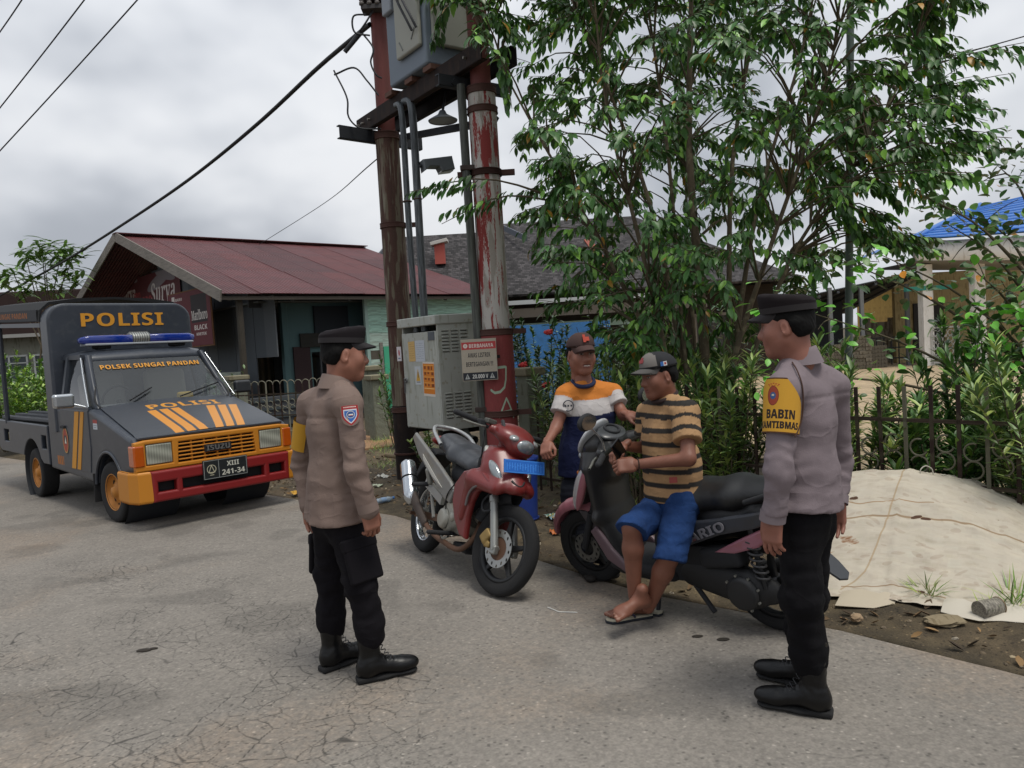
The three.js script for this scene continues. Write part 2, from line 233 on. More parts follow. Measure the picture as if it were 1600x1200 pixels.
{
  const axis = (lo, hi, step, far) => { const r = []; for (let x = lo; x <= hi + 1e-6; x += step) r.push(x); let s = step, x = hi; while (x < far) { s *= 1.35; x += s; r.push(x); } s = step; x = lo; while (x > -far) { s *= 1.35; x -= s; r.unshift(x); } return r; };
  const xs = axis(-5, 5.5, 0.06, 400), zs = axis(-13, 0.5, 0.06, 400), pos = [], uv = [], idx = [];
  for (const z of zs) for (const x of xs) { const far = Math.max(Math.abs(x), Math.abs(z)) > 40; pos.push(x, far ? -0.02 : groundY(x, z), z); uv.push(x / 3.1, z / 3.1); }
  const n = xs.length; for (let j = 0; j + 1 < zs.length; j++) for (let i = 0; i + 1 < n; i++) { const a = j * n + i; idx.push(a, a + n, a + 1, a + 1, a + n, a + n + 1); }
  const g = new THREE.BufferGeometry(); g.setAttribute('position', new THREE.Float32BufferAttribute(pos, 3)); g.setAttribute('uv', new THREE.Float32BufferAttribute(uv, 2)); g.setIndex(idx); g.computeVertexNormals();
  structure('ground', g, mat('#c9c0b2', 0.95, { map: dirtTex, bumpMap: dirtBump, bumpScale: 0.012 }));
}
const paveTex = dataTex(512, (u, v) => { const r = Math.floor(v * 16), x = u * 8 + (r % 2) * 0.5, fx = x - Math.floor(x), fy = v * 16 - r, j = Math.min(Math.min(fx, 1 - fx) * 2, Math.min(fy, 1 - fy)) < 0.05 ? 0.8 : 1, t = 0.92 + 0.16 * hash(Math.floor(x) % 8, r, 3), n = 0.9 + 0.2 * fbm(u, v, 16, 3, 301) + 0.14 * (fbm(u, v, 3, 3, 305) - 0.5); return [198 * j * t * n, 182 * j * t * n, 158 * j * t * n]; });
{ // paved yard behind the fence
  const s = shapeOf([[3.0, 7.0], [6.2, 5.2], [30, 12], [30, 40], [4.2, 40], [2.6, 12]]), g = new THREE.ExtrudeGeometry(s, { depth: 0.08, bevelEnabled: false }); g.rotateX(-Math.PI / 2); g.translate(0, -0.02, 0);
  structure('yard_paving', muv(g, 1 / 1.6), mat('#d8cfc0', 0.92, { map: paveTex }));
  const s2 = shapeOf([[-2.4, 12.2], [-1.7, 12.6], [-2.9, 15.3], [-3.7, 15.0]]), g2 = new THREE.ExtrudeGeometry(s2, { depth: 0.06, bevelEnabled: false }); g2.rotateX(-Math.PI / 2); g2.translate(0, -0.02, 0);
  structure('brick_path', muv(g2, 1 / 1.4), mat('#c8a990', 0.95, { map: paveTex }));
}
// ---------------------------------------------------------------- foliage kit
function leafGeo(len, wid, fold = 0.25, droop = 0.25, seg = 4) { // from the origin along +z, folded along the midrib
  const pos = [], idx = []; for (let i = 0; i <= seg; i++) { const t = i / seg, w = wid * Math.pow(Math.sin(Math.PI * Math.min(1, 0.06 + t * 0.94)), 0.85) * (t === 1 ? 0 : 1) / 2, y = -droop * len * t * t; pos.push(-w, y + w * fold, t * len, 0, y, t * len, w, y + w * fold, t * len); }
  for (let i = 0; i < seg; i++) { const a = i * 3; idx.push(a, a + 3, a + 1, a + 1, a + 3, a + 4, a + 1, a + 4, a + 2, a + 2, a + 4, a + 5); }
  const g = new THREE.BufferGeometry(); g.setAttribute('position', new THREE.Float32BufferAttribute(pos, 3)); g.setIndex(idx); g.computeVertexNormals(); g.setAttribute('uv', new THREE.BufferAttribute(new Float32Array(pos.length / 3 * 2), 2)); return g;
}
const leafMat = mat('#ffffff', 0.42, { transmission: 0.22, thickness: 0, side: THREE.DoubleSide });
const leafTint = (base, spread = 0.3) => { const c = lin(base).multiplyScalar(1.8), k = 1 + (rnd() - 0.5) * 2 * spread; return c.multiplyScalar(k).lerp(new THREE.Color(c.r * 1.25, c.g * 1.05, c.b * 0.6), rnd() * 0.5); };
const LQ = new THREE.Quaternion(), LM = new THREE.Matrix4(), LZ = V(0, 0, 1);
function leafMatrix(p, dir, roll, s) { const q = new THREE.Quaternion(); const z = dir.clone().normalize(), x = V(0, 1, 0).cross(z); if (x.lengthSq() < 1e-4) x.set(1, 0, 0); x.normalize(); const y = z.clone().cross(x); LM.makeBasis(x, y, z); q.setFromRotationMatrix(LM).multiply(LQ.setFromAxisAngle(LZ, roll)); return new THREE.Matrix4().compose(p, q, V(s, s, s)); }
function instanced(name, geo, m, list, parent, kind = 'stuff') {
  const o = shadows(new THREE.InstancedMesh(geo, m, list.length)); o.name = name; list.forEach(([mm, c], i) => { o.setMatrixAt(i, mm); if (c) o.setColorAt(i, c); }); parent.add(o); if (kind) o.userData.kind = kind; return o;
}
// leaves of one plant: the largest few hundred as parts, the rest joined
function foliage(list, geo, parent, nParts, viewer = camera.position) {
  const tints = [];
  if (nParts) { const keyed = list.map((l, i) => [V().setFromMatrixPosition(l[0]).distanceTo(viewer), i]).sort((a, b) => a[0] - b[0]).slice(0, nParts).map((k) => k[1]), set = new Set(keyed);
    for (const i of keyed) { const q = Math.floor(hash(i, 3, 5) * 5); tints[q] ??= mat([list[i][1].r, list[i][1].g, list[i][1].b], 0.42, { transmission: 0.22, thickness: 0, side: THREE.DoubleSide }); const o = part('leaf', geo, tints[q], parent); list[i][0].decompose(o.position, o.quaternion, o.scale); }
    list = list.filter((_, i) => !set.has(i)); }
  if (list.length) instanced('foliage', geo, leafMat, list, parent);
}
function VecDir(az, el) { return V(Math.cos(el) * Math.cos(az), Math.sin(el), Math.cos(el) * Math.sin(az)); }
// ---------------------------------------------------------------- power poles, transformer, cabinet
const LINE = -0.955;                                    // turn that lays local x along the pair of poles
const rustTex = dataTex(512, (u, v) => { const s = fbm(u * 3, v * 0.7, 8, 4, 401), p = sstep(0.5, 0.62, fbm(u * 2, v, 12, 4, 411)), q = sstep(0.6, 0.72, fbm(u * 3, v * 0.5, 9, 4, 421)), g = hash(Math.round(u * 512), Math.round(v * 512), 4); const c = [mix(84, 62, s), mix(56, 44, s), mix(46, 38, s)]; return c.map((x, i) => mix(mix(x, [112, 110, 92][i], p * 0.7), [142, 140, 126][i], q * 0.55) + (g - 0.5) * 16); });
const maroonTex = dataTex(256, (u, v) => { const s = fbm(u, v * 0.4, 10, 4, 431), g = hash(Math.round(u * 256), Math.round(v * 256), 4); return [mix(88, 118, s) + g * 10, mix(46, 58, s) + g * 6, mix(42, 54, s) + g * 6]; });
const peelTex = dataTex(1024, (u, v) => { const w = u + 0.02 * (fbm(u, v, 12, 3, 441) - 0.5), st = fbm(w, v * 0.25, 32, 4, 447), big = fbm(u, v * 0.5, 8, 4, 451), fine = fbm(u * 2, v, 120, 2, 457); const red = sstep(0.54, 0.60, st * 0.60 + big * 0.42 + (fine - 0.5) * 0.22), dk = sstep(0.6, 0.68, fbm(u, v * 0.3, 22, 3, 459)); const g = (hash(Math.round(u * 1024), Math.round(v * 1024), 6) - 0.5) * 18; return [mix(mix(176, 126, dk * 0.6), 128, red) + g, mix(mix(172, 118, dk * 0.6), 44, red) + g, mix(mix(166, 108, dk * 0.6), 40, red) + g]; });
const bumpNoise = dataTex(512, (u, v) => fbm(u, v, 24, 5, 463), false);
const redBaseTex = canvasTex(1024, 1024, (g, w, h) => {
  g.fillStyle = '#7d3433'; g.fillRect(0, 0, w, h);
  for (let i = 0; i < 2600; i++) { const x = rnd() * w, y = rnd() * h, s = rr(2, 16); g.fillStyle = ['rgba(96,40,36,.35)', 'rgba(146,70,62,.28)', 'rgba(90,48,38,.3)', 'rgba(150,120,104,.16)'][i % 4]; g.fillRect(x, y, s * 0.5, s * rr(0.4, 2.2)); }
  g.strokeStyle = '#9fc0a6'; g.lineCap = 'round'; g.lineJoin = 'round'; g.globalAlpha = 0.85;
  const st = (pts, lw) => { g.lineWidth = lw; g.beginPath(); pts.forEach(([x, y], i) => { const X = 512 + (x - 512) * 1.55, Y = 196 + (y - 232) * 0.72; i ? g.lineTo(X, Y) : g.moveTo(X, Y); }); g.stroke(); };
  st([[452, 250], [500, 238], [556, 232], [566, 236], [560, 330], [548, 390], [520, 424], [486, 430], [462, 408]], 15);
  st([[505, 620], [540, 520], [556, 478], [572, 520], [596, 600], [604, 630]], 14); st([[524, 582], [590, 572]], 11); st([[540, 700], [536, 800], [560, 730], [585, 790], [600, 700]], 11);
});
function pole(name, label, base, secs) {
  const t = thing(name, label, 'pole', base, 0, 'steel power poles carrying the transformer');
  for (const [nm, y0, y1, r0, r1, m] of secs) { const g = new THREE.CylinderGeometry(r1, r0, y1 - y0, 36, 1); g.rotateY(Math.PI); g.translate(0, (y0 + y1) / 2, 0); part(nm, g, m, t); }
  return t;
}
const peelM = mat('#ffffff', 0.75, { map: peelTex, bumpMap: peelTex, bumpScale: 0.003 }), rustM = mat('#ffffff', 0.85, { map: rustTex, bumpMap: bumpNoise, bumpScale: 0.004 }), maroonM = mat('#ffffff', 0.7, { map: maroonTex });
const ironM = mat('#3d3430', 0.75, { metalness: 0.3, map: rustTex }), darkIron = mat('#2b2e33', 0.6, { metalness: 0.4 });
const poleL = pole('power_pole', 'rusty brown steel pole with flaking paint left of grey cabinet', V(-1.31, -0.1, -9.27), [['base_section', 0, 1.0, 0.152, 0.15, mat('#5a4238', 0.85, { map: rustTex })], ['pole_shaft', 1.0, 4.2, 0.146, 0.138, rustM], ['upper_shaft', 4.2, 7.4, 0.105, 0.1, maroonM]]);
const poleR = pole('power_pole', 'red steel pole with peeling white paint and green graffiti letters', V(-0.13, -0.1, -7.6), [['base_section', 0, 1.78, 0.168, 0.166, mat('#ffffff', 0.75, { map: redBaseTex })], ['pole_shaft', 1.78, 4.15, 0.142, 0.136, peelM], ['upper_shaft', 4.15, 7.0, 0.1, 0.096, maroonM]]);
function clampBand(t, y, r, w = 0.05, lug = 0) { const g = new THREE.CylinderGeometry(r + 0.012, r + 0.012, w, 32, 1, true), list = [g, new THREE.TorusGeometry(r + 0.008, 0.008, 6, 32).rotateX(Math.PI / 2).translate(0, w / 2, 0), new THREE.TorusGeometry(r + 0.008, 0.008, 6, 32).rotateX(Math.PI / 2).translate(0, -w / 2, 0)]; if (lug) list.push(boxAt(0.14, w, 0.02, lug * (r + 0.07), 0, 0.02), boxAt(0.14, w, 0.02, lug * (r + 0.07), 0, -0.02)); const m = merge(list); m.translate(0, y, 0); part('clamp_band', m, mat('#4a3029', 0.8, { metalness: 0.2 }), t); }
clampBand(poleL, 0.95, 0.15); clampBand(poleL, 0.42, 0.152, 0.012); clampBand(poleL, 1.98, 0.144, 0.045); clampBand(poleL, 3.15, 0.14, 0.05, 1); clampBand(poleL, 4.2, 0.135, 0.07);
clampBand(poleR, 1.78, 0.16, 0.05, 1); clampBand(poleR, 0.98, 0.167, 0.05, 1); clampBand(poleR, 3.33, 0.14, 0.05, 1); clampBand(poleR, 3.33, 0.14, 0.05, -1); clampBand(poleR, 3.93, 0.137, 0.05); clampBand(poleR, 4.12, 0.134, 0.06);
{ // sticker on the rusty pole
  const g = new THREE.CylinderGeometry(0.1475, 0.1475, 0.17, 8, 1, true, -0.22, 0.36); g.translate(0, 1.62, 0);
  part('paper_sticker', g, mat('#ffffff', 0.8, { map: canvasTex(64, 96, (c) => { c.fillStyle = '#dcd6da'; c.fillRect(0, 0, 64, 96); c.fillStyle = '#b3283d'; c.beginPath(); c.ellipse(32, 40, 9, 20, 0, 0, 7); c.fill(); c.fillStyle = '#7788a5'; c.fillRect(16, 74, 32, 8); }), side: THREE.DoubleSide }), poleL);
}
// platform beams between the poles
const mid = V(-0.72, 4.3, -8.435);
{
  const t = thing('transformer_platform', 'rusty steel channel beams bolted across both power poles', 'platform', V(mid.x, 4.22, mid.z), LINE);
  const chan = (L, h) => merge([boxAt(L, h, 0.012, 0, 0, 0), boxAt(L, 0.012, 0.06, 0, h / 2, -0.03), boxAt(L, 0.012, 0.06, 0, -h / 2, -0.03)]);
  part('channel_beam', muv(at(chan(2.75, 0.17), -0.02, 0.06, 0.2)), mat('#6a4a3c', 0.8, { map: rustTex, metalness: 0.2 }), t); part('channel_beam', muv(at(chan(2.75, 0.17), -0.02, 0.06, -0.2, 0, Math.PI)), ironM, t);
  part('cross_beam', muv(at(chan(1.15, 0.14), -1.14, -0.1, 0, 0, Math.PI / 2 + 0.1)), darkIron, t); part('cross_beam', muv(at(chan(0.8, 0.1), 0.9, -0.1, 0, 0, Math.PI / 2)), darkIron, t);
  for (const x of [-0.42, 0.05, 0.45]) part('seat_bracket', boxAt(0.16, 0.05, 0.52, x, 0.17, 0), mat('#5b3d31', 0.8), t);
  part('brace', bar(V(-0.95, -0.12, -0.2), V(0.85, -0.42, -0.2), 0.06, 0.07), darkIron, t); part('brace', bar(V(0.9, -0.42, -0.25), V(0.9, -0.1, 0.25), 0.05, 0.06), darkIron, t);
  for (const [x, z] of [[-1.3, 0.21], [-1.2, 0.21], [-1.02, 0.21], [1.1, 0.21]]) part('bolt', rod(V(x, 0.06, z), V(x, 0.06, z + 0.03), 0.014, 0.014, 6), mat('#77736d', 0.5, { metalness: 0.6 }), t);
}
{ // transformer
  const t = thing('transformer', 'grey distribution transformer standing on beams between power poles', 'transformer', V(mid.x + 0.06, 4.42, mid.z + 0.05), LINE), b = mat('#6c7783', 0.6), pl = mat('#97988f', 0.65);
  part('tank', boxAt(0.82, 1.0, 0.6, 0, 0.5, 0, 0.03), b, t); part('lid', boxAt(1.0, 0.04, 0.78, 0, 1.02, 0, 0.01), mat('#565f69', 0.6), t);
  part('radiator_panel', boxAt(0.5, 0.74, 0.05, 0.12, 0.56, 0.325, 0.03), pl, t); part('radiator_panel', boxAt(0.05, 0.74, 0.46, 0.435, 0.56, 0.0, 0.03), pl, t);
  part('terminal_box', boxAt(0.2, 0.2, 0.06, -0.28, 0.84, 0.325, 0.02), mat('#8a9199', 0.6), t); part('cooling_rib', boxAt(0.1, 0.8, 0.4, -0.45, 0.5, 0, 0.02), mat('#59646f', 0.6), t);
  for (const [x, y, z, a] of [[0.0, 0.3, 0.353, 0.6], [0.26, 0.34, 0.353, -0.7], [0.26, 0.8, 0.353, 0.8], [0.02, 0.82, 0.353, -0.4]]) part('weld_rib', at(bx(0.012, 0.12, 0.008), x, y, z, 0, 0, a), mat('#6f7372', 0.7), t);
  for (const x of [-0.28, -0.02, 0.24]) part('bushing', lathe([[0.001, 0], [0.05, 0], [0.05, 0.05], [0.03, 0.07], [0.06, 0.1], [0.03, 0.13], [0.06, 0.16], [0.03, 0.2], [0.03, 0.3], [0.001, 0.31]], 16).translate(x, 1.04, 0.05), mat('#6d4c3f', 0.35), t);
  for (const d of [0, 0.09]) part('lead_cable', tube([[0.1 + d, 1.45, 0.25], [0.02 + d, 1.0, 0.42], [0.15 + d, 0.7, 0.45], [0.28 + d, 0.45, 0.42], [0.3 + d, 0.35, 0.38]], 0.014, 30, 6), mat('#2a2c30', 0.6), t);
}
{ // upper insulators and loose leads at the rusty pole
  const t = thing('cable_bracket', 'bundled insulators and drooping black leads on rusty pole top', 'bracket', V(-1.35, 5.45, -9.2)), k = mat('#23262a', 0.6);
  part('insulator_rack', merge([boxAt(0.42, 0.06, 0.2, 0.06, 0.2, 0.06), boxAt(0.36, 0.05, 0.2, 0.05, 0.08, 0.06)]), mat('#3b3838', 0.7), t);
  for (let i = 0; i < 5; i++) part('insulator', lathe([[0.001, 0], [0.028, 0], [0.028, 0.03], [0.016, 0.04], [0.028, 0.05], [0.028, 0.09], [0.001, 0.1]], 12).translate(-0.12 + i * 0.09, 0.1, 0.15), mat('#6d6763', 0.4), t);
  const leads = [[[0.0, 0.05, 0.1], [-0.1, -0.12, 0.15], [-0.2, -0.22, 0.12], [-0.32, -0.36, 0.1]], [[-0.08, 0.0, 0.13], [-0.22, -0.02, 0.15], [-0.22, -0.2, 0.15], [-0.05, -0.24, 0.13]], [[-0.14, -0.2, 0.12], [-0.02, -0.4, 0.14], [-0.06, -0.55, 0.14], [0.0, -0.7, 0.13], [0.05, -0.72, 0.1]], [[-0.5, -0.65, 0.1], [-0.25, -0.6, 0.14], [-0.12, -0.75, 0.14], [0.0, -0.92, 0.12]], [[-0.5, -0.6, 0.1], [-0.36, -0.95, 0.14], [-0.36, -1.15, 0.14], [-0.25, -1.28, 0.14], [0.0, -1.3, 0.1]]];
  for (const l of leads) part('lead', tube(l, 0.011, 24, 6), k, t);
  part('joint_sleeve', rod(V(-0.36, -0.4, 0.1), V(-0.16, -0.2, 0.12), 0.026, 0.03, 10), k, t);
}
{ // service conduits
  const zinc = mat('#6d7377', 0.5, { metalness: 0.35, map: bumpNoise });
  const a = W(650, 500, 8.45), b = W(663, 500, 8.35);
  for (const [p, off, n] of [[a, -0.01, 'thin'], [b, 0.012, 'thick']]) { const t = thing('conduit_pipe', n === 'thin' ? 'thinner grey conduit pipe rising from cabinet top beside rusty pole' : 'thicker grey conduit pipe rising from cabinet top beneath small floodlight', 'pipe', V(p.x, 1.75, p.z)); part('pipe', tube([[0, 0, 0], [off, 1.2, 0], [off, 2.38, 0], [off - 0.02, 2.47, -0.04], [-0.08, 2.5, -0.14]], n === 'thin' ? 0.034 : 0.042, 50, 12), zinc, t); part('pipe_clip', new THREE.TorusGeometry(0.044, 0.008, 6, 20).rotateX(Math.PI / 2).translate(off, 1.42, 0), mat('#43302a', 0.8), t); }
  const c = W(745, 500, 7.55), t = thing('conduit_pipe', 'olive grey conduit strapped up beside the peeling red pole', 'pipe', V(c.x, -0.02, c.z)); part('pipe', tube([[0, 0, 0], [0, 1.4, 0], [-0.01, 3.0, 0], [-0.015, 4.1, 0]], 0.042, 40, 12), mat('#5f635c', 0.6, { map: bumpNoise }), t); for (const y of [0.95, 1.5, 3.3]) part('pipe_clip', boxAt(0.14, 0.05, 0.1, 0, y, 0, 0.01), mat('#3c302b', 0.8), t);
  const lamp = thing('floodlight', 'small bent grey floodlight on arm above the fence pipe', 'lamp', W(683, 258, 8.35), 0.4); part('housing', at(ext([[-0.17, 0.06], [0.16, 0.07], [0.17, -0.07], [0.02, -0.09], [0.0, -0.03], [-0.1, -0.02], [-0.17, -0.06]], 0.16, 0.012), 0, 0, 0, 0, 0, 0.12), mat('#63686c', 0.5, { metalness: 0.3 }), lamp); part('glass', boxAt(0.14, 0.02, 0.12, 0.09, -0.07, 0, 0.004, 0, 0, 0.15), mat('#aeb2b3', 0.25), lamp); part('arm', rod(V(-0.12, 0, 0), V(-0.2, -0.02, 0), 0.018), darkIron, lamp);
  const sp = thing('cone_lamp', 'wide grey cone lamp hanging beneath the transformer beams', 'lamp', W(692, 188, 8.2)); part('shade', lathe([[0.001, 0.1], [0.03, 0.1], [0.05, 0.06], [0.155, 0.0], [0.15, -0.012], [0.05, 0.04], [0.001, 0.06]], 32), mat('#6f7479', 0.5, { metalness: 0.2, side: THREE.DoubleSide }), sp); part('reflector', new THREE.CircleGeometry(0.146, 32).rotateX(Math.PI / 2).translate(0, -0.004, 0), mat('#84888c', 0.5, { side: THREE.DoubleSide }), sp); part('stem', rod(V(0, 0.08, 0), V(0.05, 0.32, -0.05), 0.014), darkIron, sp);
}
{ // cabinet
  const corner = W(693, 670, 8.0), w = 0.8, d = 0.47, h = 1.17, t = thing('electric_cabinet', 'pale grey steel electrical cabinet with louvres mounted between poles', 'cabinet', V(corner.x - 0.578 * w / 2 + 0.817 * d / 2 - 0.0, 0.69, corner.z - 0.817 * w / 2 - 0.578 * d / 2), LINE);
  const cabTex = dataTex(512, (u, v) => { const s = fbm(u, v, 6, 4, 501), dr = sstep(0.6, 0.75, fbm(u * 1.0, v * 0.14, 30, 3, 505)), st = sstep(0.7, 0.8, fbm(u, v, 20, 3, 509)); return [168, 171, 164].map((c, i) => c + (s - 0.5) * 18 - dr * [18, 18, 22][i] - st * [14, 18, 24][i]); });
  const cm = mat('#ffffff', 0.5, { map: cabTex }), dk = mat('#5b5e5b', 0.8);
  // side walls with real louvre slots
  const slots = (x0, y0, nx, ny, sx, sy, sw, sh) => { const r = []; for (let i = 0; i < nx; i++) for (let j = 0; j < ny; j++) { const x = x0 + i * sx, y = y0 + j * sy; r.push([[x, y], [x + sw, y], [x + sw, y + sh], [x, y + sh]]); } return r; };
  const holes = [...slots(-0.13, 0.82, 3, 7, 0.115, 0.036, 0.085, 0.014), ...slots(-0.13, 0.12, 3, 8, 0.115, 0.036, 0.085, 0.014)];
  part('shell', muv(merge([boxAt(w, h, 0.02, 0, h / 2, -d / 2 + 0.01), boxAt(0.02, h, d - 0.06, -w / 2 + 0.01, h / 2, 0), boxAt(w - 0.04, 0.02, d - 0.04, 0, 0.01, 0)])), cm, t);
  const side = part('louvre_side', muv(at(ext([[-d / 2, 0], [d / 2, 0], [d / 2, h], [-d / 2, h]], 0.02, 0.002, holes), w / 2 - 0.011, 0, 0, 0, -Math.PI / 2, 0)), cm, t);
  for (const hole of holes) part('louvre', at(bx(0.012, 0.012, 0.085), w / 2 + 0.003, hole[2][1] + 0.002, (hole[0][0] + hole[1][0]) / 2, 0, 0, -0.5), cm, side);
  part('inner_case', boxAt(0.02, h - 0.05, d - 0.06, w / 2 - 0.06, h / 2, 0), dk, t);
  const door = part('door', muv(boxAt(w - 0.03, h - 0.13, 0.022, -0.005, (h - 0.13) / 2 + 0.01, d / 2 - 0.004, 0.006)), cm, t);
  for (const s of [1, -1]) part('door_jamb', muv(boxAt(0.02, h, 0.02, s * (w / 2 - 0.012), h / 2, d / 2 - 0.016)), cm, t);
  part('roof_cap', muv(boxAt(w + 0.05, 0.10, d + 0.05, -0.01, h + 0.0, 0.012, 0.012, 0.02)), cm, t);
  part('lock_handle', merge([boxAt(0.03, 0.05, 0.03, -w / 2 + 0.06, 0.53, d / 2 + 0.02, 0.008), boxAt(0.014, 0.17, 0.014, -w / 2 + 0.045, 0.47, d / 2 + 0.026, 0.004), new THREE.TorusGeometry(0.02, 0.007, 8, 16).translate(-w / 2 + 0.09, 0.53, d / 2 + 0.03)]), mat('#6f7071', 0.35, { metalness: 0.8 }), t);
  part('name_plate', boxAt(0.13, 0.09, 0.006, w / 2 - 0.12, h - 0.17, d / 2 + 0.01), mat('#50565c', 0.5), t);
  const paper = (nm, W_, H_, x, y, draw, tilt = 0) => part(nm, at(P3(W_, H_), x, y, d / 2 + 0.0095, 0, 0, tilt), mat('#ffffff', 0.75, { map: canvasTex(128, Math.round(128 * H_ / W_), draw) }), t);
  const scrib = (g, w, h, col, n) => { g.strokeStyle = col; g.lineWidth = 2; for (let i = 0; i < n; i++) { const y = h * (0.14 + 0.8 * i / n); g.beginPath(); for (let x = w * 0.1; x < w * 0.9; x += 5) { const yy = y + (rnd() - 0.5) * 5; x < w * 0.11 ? g.moveTo(x, yy) : rnd() < 0.2 ? g.moveTo(x, yy) : g.lineTo(x, yy); } g.stroke(); } };
  paper('notice_paper', 0.15, 0.22, -0.17, 0.85, (g, w, h) => { g.fillStyle = '#c5a468'; g.fillRect(0, 0, w, h); scrib(g, w, h, '#6d552e', 7); }, 0.02); paper('notice_paper', 0.21, 0.23, 0.015, 0.85, (g, w, h) => { g.fillStyle = '#b7bdc4'; g.fillRect(0, 0, w, h); scrib(g, w, h, '#7b8794', 8); });
  paper('warning_paper', 0.14, 0.2, -0.06, 0.585, (g, w, h) => { g.fillStyle = '#b9bfc3'; g.fillRect(0, 0, w, h); g.fillStyle = '#c59a3c'; g.beginPath(); g.moveTo(w / 2, h * 0.12); g.lineTo(w * 0.84, h * 0.8); g.lineTo(w * 0.16, h * 0.8); g.fill(); g.fillStyle = '#333'; g.fillRect(w * 0.46, h * 0.3, w * 0.09, h * 0.32); g.fillRect(w * 0.2, h * 0.84, w * 0.6, 7); });
  paper('orange_notice', 0.25, 0.37, 0.175, 0.545, (g, w, h) => { g.fillStyle = '#cfc9bf'; g.fillRect(0, 0, w, h); g.fillStyle = '#cf7a22'; g.fillRect(3, 10, w - 6, h - 24); g.fillStyle = '#7c3f12'; for (let j = 0; j < 4; j++) for (let i = 0; i < 3; i++) { g.fillRect(12 + i * 38 + rr(0, 5), 24 + j * 32, rr(14, 30), rr(10, 20)); } g.fillStyle = '#e2a14c'; for (let j = 0; j < 4; j++) g.fillRect(8, 17 + j * 32, w - 16, 4); g.fillStyle = '#f0c27a'; g.fillRect(8, h - 46, w - 16, 5); }, -0.03);
  part('support_bracket', merge([boxAt(0.05, 0.05, 0.6, -0.3, -0.03, -0.1), boxAt(0.05, 0.05, 0.6, 0.3, -0.03, -0.1)]), ironM, t);
  part('cable_duct', merge([tube([[0.25, 0.0, 0], [0.25, -0.3, 0], [0.22, -0.8, 0]], 0.06, 20, 12), tube([[0.05, 0.0, 0.05], [0.05, -0.4, 0.04], [0.05, -0.8, 0.03]], 0.05, 20, 12), tube([[0.3, 0.02, -0.05], [0.42, -0.1, -0.05], [0.55, -0.12, -0.05]], 0.045, 16, 10)]), mat('#4a4d46', 0.75, { map: bumpNoise }), t);
}
{ // warning sign
  const c = W(749, 562, 7.36), t = thing('warning_sign', 'high voltage danger plate with red header on peeling pole', 'sign', c, 0.06);
  const S = canvasTex(512, 600, (g, w, h) => {
    g.fillStyle = '#a99f8f'; g.fillRect(0, 0, w, h); g.fillStyle = '#b23a3c'; g.fillRect(6, 40, w - 12, 108); g.fillStyle = '#1d2028'; g.fillRect(6, h - 118, w - 12, 112);
    g.fillStyle = '#d9d2c9'; g.font = 'bold 76px sans-serif'; g.textAlign = 'center'; g.textBaseline = 'middle'; g.fillText('BERBAHAYA', 290, 96, 360);
    g.beginPath(); g.arc(62, 94, 32, 0, 7); g.fill(); g.fillStyle = '#b23a3c'; g.font = 'bold 40px sans-serif'; g.fillText('✱', 62, 96); g.fillRect(50, 84, 24, 5); g.fillRect(50, 98, 24, 5);
    g.fillStyle = '#17181b'; g.font = 'bold 92px sans-serif'; g.fillText('AWAS LISTRIK', w / 2, 232, 330); g.fillText('BERTEGANGAN !!!', w / 2, 362, 400);
    g.fillStyle = '#d5d3cd'; g.font = 'bold 80px sans-serif'; g.fillText('20.000 V', w / 2, h - 60, 230); for (const x of [70, w - 80]) { g.fillStyle = '#aeb0ad'; g.beginPath(); g.moveTo(x, h - 104); g.lineTo(x + 36, h - 26); g.lineTo(x - 36, h - 26); g.fill(); g.strokeStyle = '#333'; g.lineWidth = 7; g.beginPath(); g.moveTo(x + 4, h - 82); g.lineTo(x - 7, h - 58); g.lineTo(x + 6, h - 58); g.lineTo(x - 3, h - 36); g.stroke(); }
    g.globalAlpha = 0.12; for (let i = 0; i < 900; i++) { g.fillStyle = i % 2 ? '#5b4632' : '#fff'; g.fillRect(rnd() * w, rnd() * h, rr(1, 6), rr(1, 14)); }
  });
  part('plate', bx(0.34, 0.4, 0.008, 0.003), mat('#8d867a', 0.6), t); part('face', at(P3(0.336, 0.396), 0, 0, 0.006), mat('#ffffff', 0.6, { map: S }), t); part('mount_strap', boxAt(0.3, 0.03, 0.02, 0.05, 0.02, -0.018), ironM, t);
}
// overhead cables
const wire = (pts, r, label, group) => single('overhead_cable', tube(pts, r, 60, 6), mat('#17181b', 0.7), label, 'cable', group);
wire([W(578, 38, 9.2), W(500, 103, 10.6), W(410, 187, 12.2), W(300, 277, 14.4), W(190, 352, 17), W(90, 414, 20), W(0, 462, 23), W(-140, 530, 28)], 0.03, 'thick black twisted cable sagging from the rusty pole across the sky');
for (const [a, b, d1, d2] of [[[-20, 78], [60, -40], 12, 10], [[-30, 206], [170, -50], 12, 10], [[-30, 268], [270, -62], 12, 10]]) wire([W(...a, d1), W((a[0] + b[0]) / 2, (a[1] + b[1]) / 2 + 2, (d1 + d2) / 2), W(...b, d2)], 0.009, 'thin bare wire crossing the open sky left of the rusty pole', 'thin wires in the open sky');
wire([W(405, 382, 22), W(500, 322, 18), W(592, 246, 9.4)], 0.008, 'thin drop wire running from rusty pole down to the red roof');
wire([W(1250, 138, 11), W(1420, 105, 11), W(1640, 46, 11)], 0.009, 'thin wire leaving the tree crown over the blue roof');
wire([W(1180, 262, 11), W(1400, 296, 13), W(1640, 268, 15)], 0.006, 'thin slack wire through the twigs below the crown');
